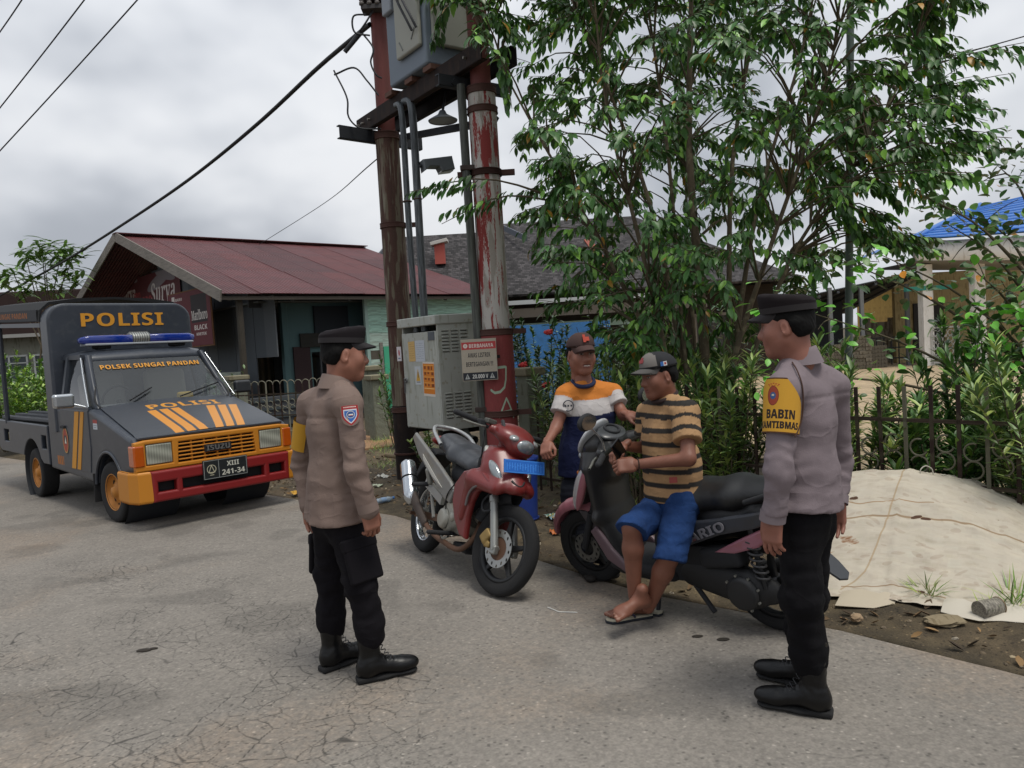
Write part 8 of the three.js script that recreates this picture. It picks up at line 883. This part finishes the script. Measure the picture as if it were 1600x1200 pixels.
{ // hedge behind the fence
  const spots = [[-0.6, 0.35, 1.3], [0.05, 0.5, 1.15], [0.55, 0.3, 1.25], [1.0, 0.5, 1.35], [1.55, 0.35, 1.25], [2.0, 0.5, 1.2], [2.5, 0.3, 1.3], [2.95, 0.5, 1.35], [-1.1, 0.55, 1.35], [-1.55, 0.4, 1.25], [3.5, 0.4, 1.3], [1.2, 0.95, 1.4], [2.2, 1.0, 1.4], [0.3, 1.0, 1.1], [-1.3, 1.1, 1.3], [3.0, 1.0, 1.35]];
  const nrm = V(0.783, 0, -0.622); spots.forEach(([s, off, h], i) => { const p = FA.clone().addScaledVector(FD, s).addScaledVector(nrm, s > 0.75 ? off - 0.34 : off - 0.16); p.y = groundY(p.x, p.z); const low = s > -0.4 && s < 0.75; shrub('hedge_shrub', s > 0.75 ? 'narrow-leaved hedge shrub behind the scooter and seated man' : 'narrow-leaved hedge shrub behind fence and tarpaulin heap', p, low ? h * 0.85 : h, 0.46, 24, narrowLeaf, i % 4 === 1 ? darkTint : hedgeTint, 58, { group: s > 0.75 ? 'hedge shrubs behind the scooter' : 'hedge shrubs behind the tarpaulin', el: 0.5, size: 1.08 }); });
  const b = W(616, 640, 12.2); shrub('bush', 'dark narrow-leaved bush beside the rusty pole and gate pillar', V(b.x, 0, b.z), 1.5, 0.42, 22, narrowLeaf, darkTint, 40, { el: 0.7 }); 
  const c = W(845, 620, 9.3); shrub('flowering_bush', 'dark bush with round red flowers right of graffiti pole', V(c.x, 0, c.z), 1.95, 0.7, 26, tinyLeaf, () => leafTint('#2f4c28', 0.35), 110, { size: 1.45, el: 0.3, flowers: [[0.12, 1.66, 0.3], [0.05, 1.05, 0.45], [0.5, 1.2, 0.3], [-0.2, 1.3, 0.4]] }).rotation.y = 0;
  const e = W(800, 600, 10.5); shrub('bush', 'leafy dark green bush in front of the blue screen', V(e.x + 0.5, 0, e.z), 1.7, 0.6, 20, tinyLeaf, darkTint, 80, { size: 1.4, el: 0.3 });
  for (const [u, d, h] of [[960, 8.6, 2.0], [1010, 8.9, 2.3], [920, 9.6, 1.9], [1150, 9.2, 1.9]]) { const q = W(u, 600, d); shrub('understory_bush', 'glossy leafy bush growing under the big tree', V(q.x, 0, q.z), h, 0.7, 16, treeLeaf, () => rnd() < 0.3 ? leafTint('#5d8234', 0.25) : leafTint('#2f4d24', 0.3), 26, { group: 'bushes under the big tree', el: 0.1 }); }
  const f = W(1520, 640, 5.2); for (const [u, d, h, w] of [[1490, 5.9, 1.5, 0.45], [1550, 5.7, 1.5, 0.5], [1600, 5.2, 1.45, 0.5]]) { const q = W(u, 600, d); shrub('hedge_shrub', 'tall dark narrow-leaved shrub under the round-leaved tree', V(q.x, 0, q.z), h, w, 18, narrowLeaf, darkTint, 40, { group: 'dark shrubs under the round-leaved tree', el: 0.7, size: 1.15 }); }
  // small palm-like tufts on the cabinet roof and behind it
  shrub('weed_tuft', 'spiky green weed rising behind the cabinet top', W(722, 500, 8.6).setY(0.9), 0.95, 0.14, 6, narrowLeaf, hedgeTint, 12, { el: 0.9 });
  shrub('weed_patch', 'leafy weeds growing beneath the raised cabinet', V(-0.95, 0, -8.9), 0.62, 0.45, 14, tinyLeaf, hedgeTint, 26, { size: 1.3, el: 0.5 });
}
{ // round-leaved small tree at the right edge
  const B = W(1650, 640, 5.9).setY(0), t = thing('round_leaf_tree', 'small tree with round pale leaves leaning over the yard', 'tree', B), leaves = [], tw = [], col = () => rnd() < 0.02 ? leafTint('#9a6a2a', 0.2) : rnd() < 0.3 ? leafTint('#4d7038', 0.25) : leafTint('#34502c', 0.3);
  const trunkPts = [V(0, 0, 0), V(-0.05, 0.8, 0.02), V(-0.12, 1.5, 0), V(-0.05, 2.3, -0.05), V(0.1, 3.0, 0)]; part('trunk', muv(taper(trunkPts, 0.04, 0.014, 14, 9), 2), barkM, t);
  const ends = [[1240, 480, 6.0], [1170, 585, 5.8], [1300, 400, 6.1], [1370, 395, 6.0], [1430, 300, 6.1], [1480, 350, 6.0], [1520, 420, 5.7], [1560, 260, 6.1], [1590, 220, 6.0], [1500, 480, 5.6], [1560, 500, 5.5], [1590, 390, 5.7], [1590, 560, 5.5], [1530, 340, 6.2], [1600, 450, 5.4], [1540, 550, 5.5], [1620, 330, 5.8], [1570, 460, 5.9]];
  for (const [u, v, d] of ends) { const p = W(u, v, d).sub(B), s = V(-0.1, clamp(p.y - 0.5 - Math.abs(p.x) * 0.35, 0.7, 2.6), 0), m = lerpV(s, p, 0.5).add(V(0, 0.12, 0)); tw.push(taper([s, m, p], 0.018, 0.003, 10, 5)); const L = s.distanceTo(p), n = Math.round(24 + L * 22); for (let i = 0; i < n; i++) { const k = 0.25 + 0.75 * Math.sqrt(rnd()), c = new THREE.QuadraticBezierCurve3(s, m.clone().add(V(0, 0.12, 0)), p), q = c.getPoint(k).add(V(rr(-0.16, 0.16), rr(-0.14, 0.12), rr(-0.16, 0.16))); leaves.push([leafMatrix(q, VecDir(rr(0, 6.283), rr(-0.9, 0.4)), rr(-0.7, 0.7), rr(0.6, 1.05)), col()]); } for (let k = 0; k < 2; k++) { const q = lerpV(m, p, rr(0.3, 0.8)), e = q.clone().add(V(rr(-0.3, 0.3), rr(-0.2, 0.25), rr(-0.2, 0.2))); tw.push(taper([q, lerpV(q, e, 0.5).add(V(0, 0.02, 0)), e], 0.006, 0.002, 4, 4)); } }
  for (let i = 0; i < 12; i++) { const q = W(1205 + rr(-40, 60), 575 + rr(-40, 30) - 100, 5.6).sub(B); leaves.push([leafMatrix(q, VecDir(rr(2, 4), rr(-0.3, 0.2)), 0, rr(0.9, 1.2)), leafTint('#5f9a3e', 0.15)]); }
  const x = part('twigs', merge(tw), twigM, t); x.userData.kind = 'stuff'; foliage(leaves, roundLeaf, t, 220, camera.position.clone().sub(B));
}
{ // far side: lobed-leaf tree, roadside bushes, distant trees
  const B = W(75, 560, 21).setY(0), t = thing('lobed_leaf_tree', 'thin tree with fingered leaves beside the red tin roof', 'tree', B), l = [], tw = []; for (const [u, v] of [[40, 400], [70, 410], [95, 395], [115, 400], [20, 425], [55, 440], [100, 430], [85, 455], [118, 440], [35, 460], [10, 440], [65, 385], [105, 412]]) { const p = W(u, v, 21).sub(B), s = V(rr(-0.2, 0.2), 2.2, 0); tw.push(taper([V(0, 0.2, 0), s, p], 0.035, 0.01, 8, 5)); for (let k = 0; k < 36; k++) l.push([leafMatrix(p.clone().add(V(rr(-0.25, 0.25), rr(-0.1, 0.2), rr(-0.25, 0.25))), VecDir(k * 0.9, rr(-0.4, 0.7)), 0, rr(1.2, 2.2)), leafTint('#56723c', 0.3)]); } const x = part('branches', merge(tw), twigM, t); foliage(l, lobedLeaf, t, 0);
  for (const [u, v, d, h, w] of [[8, 620, 15.5, 1.7, 0.9], [40, 625, 16, 1.6, 0.9], [66, 630, 15.5, 1.5, 0.8], [25, 600, 17.5, 2.0, 1.0], [58, 600, 17.5, 1.9, 1.0], [-30, 615, 15, 1.8, 1.0]]) { const q = W(u, v, d); shrub('roadside_bush', 'fresh green bush growing along the far verge behind the pickup', V(q.x, 0, q.z), h, w, 20, tinyLeaf, () => rnd() < 0.4 ? leafTint('#7a9544', 0.25) : leafTint('#48682e', 0.3), 60, { group: 'bushes along the far verge', size: 2.1, el: 0.4 }); }
  const bsh = W(352, 570, 15.6); shrub('bush', 'small thin leafed bush before the banner wall', V(bsh.x, 0, bsh.z), 1.5, 0.45, 10, tinyLeaf, hedgeTint, 30, { size: 2, el: 0.4 });
  for (const [u, d, h, w] of [[-20, 60, 5.5, 3.5], [110, 70, 5.2, 4], [1400, 75, 4.5, 4], [480, 55, 3.0, 3.5], [1240, 60, 6, 4], [1000, 55, 7, 4], [700, 60, 5, 4]]) { const q = W(u, 540, d).setY(0); shrub('distant_tree', 'hazy green tree standing far beyond the houses', q, h, w, 16, lobedLeaf, () => leafTint('#3c5a30', 0.3), 60, { cat: 'tree', group: 'distant trees beyond the houses', size: 3.2, el: 0.3 }); }
  const fg = W(410, 600, 24); structure('field', boxAt(10, 0.06, 14, fg.x, 0.02, fg.z - 7), mat('#6d8c3c', 0.95, { map: dirtTex }));
}
{ // grass tufts
  const blade = leafGeo(0.16, 0.006, 0.2, 0.35, 3), list = []; const tuft = (x, z, n, s, spread) => { const y = groundY(x, z); for (let i = 0; i < n; i++) { const q = V(x + rr(-1, 1) * spread, y, z + rr(-1, 1) * spread); list.push([leafMatrix(q, VecDir(rr(0, 6.283), rr(0.7, 1.5)), rr(-1, 1), s * rr(0.5, 1.3)), leafTint(rnd() < 0.3 ? '#7a8a45' : '#4d6a30', 0.3)]); } };
  const g1 = G(1450, 940); tuft(g1.x, g1.z, 60, 1.0, 0.03); const g2 = G(1585, 955); tuft(g2.x, g2.z, 40, 1.1, 0.05); const g3 = G(1545, 965); tuft(g3.x, g3.z, 16, 0.8, 0.02);
  for (let i = 0; i < 90; i++) { const p = G(rr(385, 470), rr(672, 720)); tuft(p.x, p.z, 16, 0.7, 0.12); } for (let i = 0; i < 60; i++) { const p = G(rr(580, 690), rr(690, 735)); tuft(p.x, p.z, 14, 0.8, 0.1); } for (let i = 0; i < 40; i++) { const p = G(rr(840, 1000), rr(740, 800)); tuft(p.x, p.z, 8, 0.7, 0.06); } for (let i = 0; i < 50; i++) { const p = FA.clone().addScaledVector(FD, rr(0, 3.5)); tuft(p.x + rr(-0.3, 0.4), p.z + rr(-0.3, 0.4), 10, 0.9, 0.06); }
  const o = instanced('grass', blade, leafMat, list, scene); o.name = 'grass'; o.userData = { kind: 'stuff', label: 'green grass tufts scattered along the dirt verge', category: 'grass' };
}
{ // dead leaves and crumbs on the verge
  const lf = leafGeo(0.07, 0.035, 0.6, -0.3, 3), list = [], peb = []; let n = 0; while (n < 4200) { const s = rr(-4, 9), off = rr(0.02, 2.6), e = edgeCurve[Math.floor(rnd() * edgeCurve.length)], x = e[0] + off * 0.74, z = e[1] - off * 0.68; if (z > -2.4 || z < -13 || edgeDist(x, z) < 0.1) { n += 0.2; continue; } n++; const y = groundY(x, z); if (rnd() < 0.62) list.push([leafMatrix(V(x, y + 0.008, z), VecDir(rr(0, 6.283), rr(-0.25, 0.3)), rr(-0.6, 0.6), rr(0.4, 1.1)), leafTint(rnd() < 0.2 ? '#62503a' : rnd() < 0.4 ? '#2b231b' : '#43372a', 0.35)]); else peb.push([new THREE.Matrix4().compose(V(x, y + 0.002, z), new THREE.Quaternion().setFromEuler(new THREE.Euler(rr(0, 6), rr(0, 6), 0)), V(rr(0.006, 0.022), rr(0.004, 0.012), rr(0.006, 0.02))), leafTint(rnd() < 0.3 ? '#7d766a' : '#554c40', 0.3)]); }
  const o = instanced('leaf_litter', lf, mat('#ffffff', 0.9, { side: THREE.DoubleSide }), list, scene); o.userData = { kind: 'stuff', label: 'brown fallen leaves scattered over the dirt verge', category: 'leaf litter' };
  const q = instanced('pebbles', new THREE.IcosahedronGeometry(1, 0), mat('#ffffff', 0.95), peb, scene); q.userData = { kind: 'stuff', label: 'small pebbles and crumbs on the dirt verge', category: 'pebbles' };
}
// ---------------------------------------------------------------- tarpaulin, bucket, litter
{ // cream tarpaulin over a heap
  const A = V(1.50, 0, -4.40), rd = V(0.88, 0, 0.475).normalize(), nn = V(0.60, 0, -0.80).normalize(), pos = [], uv = [], idx = [], NS = 150, NT = 74, LS = 3.3;
  const Hh = (s, t) => { const c = Math.exp(-(((s - 0.45) / 1.15) ** 2)) * 0.62 + 0.10 * sstep(1.2, 2.2, s), pr = Math.pow(sstep(-0.02, 1.0, t), 0.8); let h = c * pr * (1 - 0.10 * sstep(0.8, 1, t)); h += 0.026 * nz(s * 3, t * 4, 1) * pr + 0.013 * nz(s * 9, t * 10, 5) * sstep(0, 0.1, t) + 0.012 * Math.max(0, 1 - Math.abs(nz(s * 2.2 + t, t * 5, 9)) * 7) * pr + 0.010 * Math.max(0, 1 - Math.abs(nz(s * 4 - t * 2, t * 3, 19)) * 8) * pr; h += 0.012 * Math.exp(-(((t - 0.46 - 0.05 * nz(s * 2, 3, 1) - 0.02 * s) / 0.012) ** 2)) + 0.010 * Math.exp(-(((s - 0.52 - 0.2 * (t - 0.5) ** 2) / 0.014) ** 2)); return h + 0.015 + 0.012 * Math.abs(nz(s * 8, 0, 2)) * sstep(0.1, 0, t); };
  for (let j = 0; j <= NT; j++) for (let i = 0; i <= NS; i++) { const t = j / NT, s = -0.1 + LS * i / NS, ragged = 0.05 * nz(s * 5, 2, 7) + 0.025 * nz(s * 17, 4, 7), off = mix(ragged + 0.02 * Math.sin(s * 3), 1.0, t), x = A.x + rd.x * s + nn.x * off, z = A.z + rd.z * s + nn.z * off; pos.push(x, Hh(s, t), z); uv.push(i / NS, t); }
  for (let j = 0; j < NT; j++) for (let i = 0; i < NS; i++) { const a = j * (NS + 1) + i; idx.push(a, a + 1, a + NS + 1, a + 1, a + NS + 2, a + NS + 1); }
  const g = new THREE.BufferGeometry(); g.setAttribute('position', new THREE.Float32BufferAttribute(pos, 3)); g.setAttribute('uv', new THREE.Float32BufferAttribute(uv, 2)); g.setIndex(idx); g.computeVertexNormals();
  const tex = canvasTex(2048, 700, (c, w, h) => { c.fillStyle = '#b9b0a0'; c.fillRect(0, 0, w, h); for (let i = 0; i < 9000; i++) { c.fillStyle = ['rgba(200,190,170,.10)', 'rgba(150,136,112,.09)', 'rgba(126,108,84,.07)', 'rgba(210,204,190,.08)'][i % 4]; const s = rr(2, 46); c.fillRect(rnd() * w, rnd() * h, s, rr(1, s * 0.5)); }
    const S = (s, t) => [(s + 0.1) / LS * w, (1 - t) * h]; const line = (pts, lw, col, al = 1) => { c.globalAlpha = al; c.strokeStyle = col; c.lineWidth = lw; c.lineCap = 'round'; c.beginPath(); pts.forEach((p, i) => { const q = S(...p); i ? c.lineTo(...q) : c.moveTo(...q); }); c.stroke(); c.globalAlpha = 1; };
    line([[-0.1, 0.46], [0.4, 0.5], [0.9, 0.52], [1.5, 0.5], [2.2, 0.48], [2.9, 0.46]], 7, '#83694c', 0.75); line([[0.0, 0.62], [0.3, 0.58], [0.7, 0.6]], 4, '#8b6a48', 0.8); line([[0.52, 0.98], [0.5, 0.75], [0.47, 0.5], [0.4, 0.18], [0.3, 0.06]], 6, '#9b8260', 0.6); line([[0.3, 0.08], [0.6, 0.12], [0.85, 0.06]], 5, '#7a5f42', 0.7);
    for (const [s, t, r] of [[0.12, 0.62, 9], [0.2, 0.61, 8], [0.26, 0.61, 9], [0.62, 0.51, 11], [0.67, 0.505, 10], [0.5, 0.86, 10], [0.1, 0.72, 10], [2.1, 0.5, 8], [0.2, 0.2, 6], [0.7, 0.1, 7]]) { const q = S(s, t); c.fillStyle = '#4a2f1d'; c.beginPath(); c.ellipse(q[0], q[1], r * 1.7, r * 0.7, rr(-0.5, 0.5), 0, 7); c.fill(); }
    const st = (s, t, a, b, rot, col) => { const q = S(s, t); for (let i = 0; i < 40; i++) { c.fillStyle = col; c.globalAlpha = 0.22; c.beginPath(); c.ellipse(q[0] + rr(-a, a), q[1] + rr(-b, b), rr(3, a * 0.4), rr(2, b * 0.4), rot, 0, 7); c.fill(); } c.globalAlpha = 1; }; st(0.28, 0.36, 30, 11, -0.5, '#6e3f20'); st(0.12, 0.28, 46, 6, -0.4, '#8a5a35'); st(0.52, 0.96, 60, 8, 0, '#84502c'); st(0.62, 0.95, 40, 7, 0.2, '#5f3b22'); for (let i = 0; i < 420; i++) { const q = S(rr(0, 3), Math.pow(rnd(), 1.6)); c.fillStyle = 'rgba(112,92,68,.16)'; c.beginPath(); c.ellipse(q[0], q[1], rr(3, 26), rr(2, 9), rr(-0.6, 0.6), 0, 7); c.fill(); } for (let i = 0; i < 60; i++) { const q = S(rr(0, 3), rr(0.02, 1)); c.fillStyle = 'rgba(70,52,34,.5)'; c.fillRect(...q, rr(1, 5), rr(1, 3)); } });
  const t = thing('tarpaulin_heap', 'cream tarpaulin spread over a heap beside the iron fence', 'tarpaulin', V(0, 0, 0)); part('tarpaulin', g, mat('#ffffff', 0.8, { map: tex, bumpMap: bumpNoise, bumpScale: 0.003, side: THREE.DoubleSide }), t);
  const strip = (pts, w, y) => { const rings = pts.map(([u, v], i) => { const p = G(u, v); p.y = y + 0.012 * Math.abs(nz(i, 2, 3)) + 0.01; return [p.clone(), p.clone().add(V(nn.x * w, 0.03 + 0.02 * (i % 2), nn.z * w)), p.clone().add(V(nn.x * w, 0.02, nn.z * w)), p.clone().add(V(0, -0.008, 0))]; }); return loft(rings); };
  part('folded_edge', strip([[1305, 948], [1335, 950], [1365, 952], [1398, 945]], 0.16, 0.0), mat('#b5aa96', 0.85), t); part('folded_edge', strip([[1470, 958], [1500, 966], [1530, 972], [1565, 972], [1600, 975]], 0.14, 0.0), mat('#c2bbad', 0.85), t);
  part('tie_string', tube([[1442, 748], [1438, 735], [1446, 728], [1456, 733], [1460, 745], [1475, 742], [1488, 747]].map(([u, v]) => W(u, v, 4.78)), 0.004, 40, 5), mat('#b9b5a8', 0.8), t);
}
{ // blue pail beside the motorcycle
  const p = G(818, 812), t = thing('plastic_bucket', 'tall blue plastic bucket standing behind the red motorcycle', 'bucket', V(p.x, groundY(p.x, p.z), p.z)); part('pail', lathe([[0.001, 0.01], [0.125, 0.0], [0.13, 0.02], [0.128, 0.03], [0.15, 0.50], [0.152, 0.53], [0.162, 0.535], [0.162, 0.56], [0.148, 0.56], [0.145, 0.5], [0.12, 0.03], [0.001, 0.02]], 40), mat('#27408f', 0.45), t); part('rim_band', new THREE.TorusGeometry(0.156, 0.008, 8, 40).rotateX(Math.PI / 2).translate(0, 0.48, 0), mat('#2c4799', 0.45), t); part('base_ring', new THREE.TorusGeometry(0.134, 0.01, 8, 40).rotateX(Math.PI / 2).translate(0, 0.02, 0), mat('#22387d', 0.5), t);
}
function crumple(w, h, col, p, label, cat, name, rough = 0.5, o = {}) { const g = new THREE.PlaneGeometry(w, h, 12, 10).rotateX(-Math.PI / 2), a = g.attributes.position, k = rnd() * 50; for (let i = 0; i < a.count; i++) { const x = a.getX(i), z = a.getZ(i); a.setXYZ(i, x + 0.02 * nz(x * 20, k, z * 20), Math.max(0, 0.018 + 0.03 * nz(x * 22 + k, 1, z * 22) + 0.015 * nz(x * 50, k, z * 50)), z + 0.02 * nz(z * 20, k + 5, x * 20)); } g.computeVertexNormals(); const m = single(name, g, mat(col, rough, { side: THREE.DoubleSide, ...o }), label, cat); m.position.set(p.x, Math.max(0, groundY(p.x, p.z)) + 0.004, p.z); m.rotation.y = rr(0, 6); return m; }
crumple(0.20, 0.14, '#ffffff', G(870, 812), 'colourful crumpled snack wrapper beside the blue bucket', 'wrapper', 'snack_wrapper', 0.35, { map: canvasTex(128, 96, (g, w, h) => { g.fillStyle = '#9fb7b4'; g.fillRect(0, 0, w, h); for (let i = 0; i < 40; i++) { g.fillStyle = ['#c9b24a', '#d8d8cc', '#6f9a86', '#b98a4a', '#8fb0c4'][i % 5]; g.fillRect(rnd() * w, rnd() * h, rr(8, 30), rr(6, 22)); } }) });
crumple(0.16, 0.09, '#c99a2e', G(462, 772), 'yellow plastic wrapper on verge beside the pickup bumper', 'wrapper', 'plastic_wrapper'); crumple(0.10, 0.07, '#b8463a', G(470, 738), 'small red wrapper scrap on the verge near the pickup', 'wrapper', 'plastic_wrapper'); crumple(0.16, 0.1, '#c2c1b8', G(600, 748), 'pale paper scrap on the dirt left of the rusty pole', 'paper scrap', 'paper_scrap', 0.8); crumple(0.12, 0.08, '#b9c0a8', G(590, 762), 'pale green paper scrap below the white scrap', 'paper scrap', 'paper_scrap', 0.8); crumple(0.12, 0.07, '#b5652e', G(868, 835), 'orange foil scrap on the dirt below the snack wrapper', 'wrapper', 'plastic_wrapper'); crumple(0.10, 0.06, '#d2cfc6', G(705, 838), 'white paper scrap on the asphalt under the motorcycle', 'paper scrap', 'paper_scrap', 0.8);
{ const p = G(600, 785), t = thing('drink_bottle', 'crushed clear drink bottle lying on the verge', 'bottle', V(p.x, groundY(p.x, p.z) + 0.035, p.z), 0.7); part('bottle', sdf([cone([-0.07, 0, 0], [0.05, 0, 0.005], 0.033, 0.03, 0.01, [[0, 1, 0], 0.75]), cone([0.05, 0, 0.005], [0.1, 0.004, 0.005], 0.028, 0.013, 0.01)], 0.007), mat('#b9c9d6', 0.2, { transmission: 0.5, thickness: 0 }), t); part('bottle_label', rod(V(-0.04, 0, 0), V(0.02, 0, 0.002), 0.0345, 0.033, 16, false).scale(1, 0.8, 1), mat('#7f97b4', 0.5, { side: THREE.DoubleSide }), t); part('bottle_cap', rod(V(0.1, 0.004, 0.005), V(0.12, 0.004, 0.005), 0.014), mat('#3c6fae', 0.5), t); }
{ const p = G(1545, 965), t = thing('paint_can', 'rusty white tin can half under the tarpaulin edge', 'can', V(p.x, 0.05, p.z), 0.3); part('can', new THREE.CylinderGeometry(0.045, 0.045, 0.13, 24).rotateZ(Math.PI / 2), mat('#a9a294', 0.5, { map: bumpNoise }), t); part('can_rim', new THREE.TorusGeometry(0.045, 0.004, 6, 24).rotateY(Math.PI / 2).translate(0.065, 0, 0), mat('#7d6a50', 0.5, { metalness: 0.5 }), t); }
{ const p = G(1475, 973), g = new THREE.IcosahedronGeometry(1, 3), a = g.attributes.position; for (let i = 0; i < a.count; i++) { const v = V(a.getX(i), a.getY(i), a.getZ(i)), k = 1 + 0.22 * nz(v.x * 2, v.y * 2, v.z * 2); a.setXYZ(i, v.x * 0.10 * k, v.y * 0.025 * k, v.z * 0.065 * k); } g.computeVertexNormals(); const m = single('flat_stone', muv(g, 3), mat('#a89c86', 0.95, { map: plasterTex }), 'flat pale stone on the dirt before the tarpaulin', 'stone'); m.position.set(p.x, 0.012, p.z); const q = G(1338, 968), m2 = single('pebble_stone', muv(g.clone().scale(0.32, 0.9, 0.4), 3), mat('#9a8368', 0.95), 'small round stone between tarpaulin and asphalt edge', 'stone'); m2.position.set(q.x, 0.01, q.z); }
{ const a = G(856, 950), b = G(874, 957), c = G(902, 958); for (const p of [a, b, c]) p.y = 0.004; single('drinking_straw', tube([a, lerpV(a, b, 0.6), b, lerpV(b, c, 0.4), c], 0.003, 30, 6), mat('#c9c9c4', 0.5), 'bent white drinking straw lying on the asphalt', 'straw'); }
{ const p = G(862, 730), t = thing('fallen_branch', 'thin bare branch lying along the hedge foot', 'branch', V(p.x, 0.05, p.z)); part('branch', taper([V(-0.6, 0.02, 0), V(-0.1, 0.05, 0.05), V(0.5, 0.04, -0.05), V(0.9, 0.1, 0.1)], 0.02, 0.008, 12, 6), twigM, t); part('branch_fork', taper([V(-0.1, 0.05, 0.05), V(0.2, 0.12, 0.2), V(0.5, 0.1, 0.4)], 0.01, 0.004, 8, 5), twigM, t); }
{ const p = G(690, 745), t = thing('fallen_branch', 'curved bare branch on the ground under the cabinet', 'branch', V(p.x, 0.03, p.z)); part('branch', taper([V(-0.7, 0.25, -0.2), V(-0.2, 0.18, 0), V(0.4, 0.05, 0.2), V(0.8, 0.02, 0.5)], 0.03, 0.012, 12, 6), mat('#8a7a60', 0.9), t); }
for (const [u, v, s] of [[225, 1017, 1], [240, 1014, 0.6], [1090, 995, 0.7], [1130, 1000, 0.8]]) { const p = G(u, v), m = single('mud_clod', new THREE.IcosahedronGeometry(0.03 * s, 1).scale(1.4, 0.22, 0.8), mat('#2c2721', 0.95), u < 400 ? 'dark crumbled mud clod on the cracked asphalt' : 'dark dirt fleck on the asphalt near the flip-flops', 'clod', u < 400 ? 'mud clods on the cracks' : 'dirt flecks near the sandals'); m.position.set(p.x, 0.004, p.z); }
renderer.render(scene, camera);
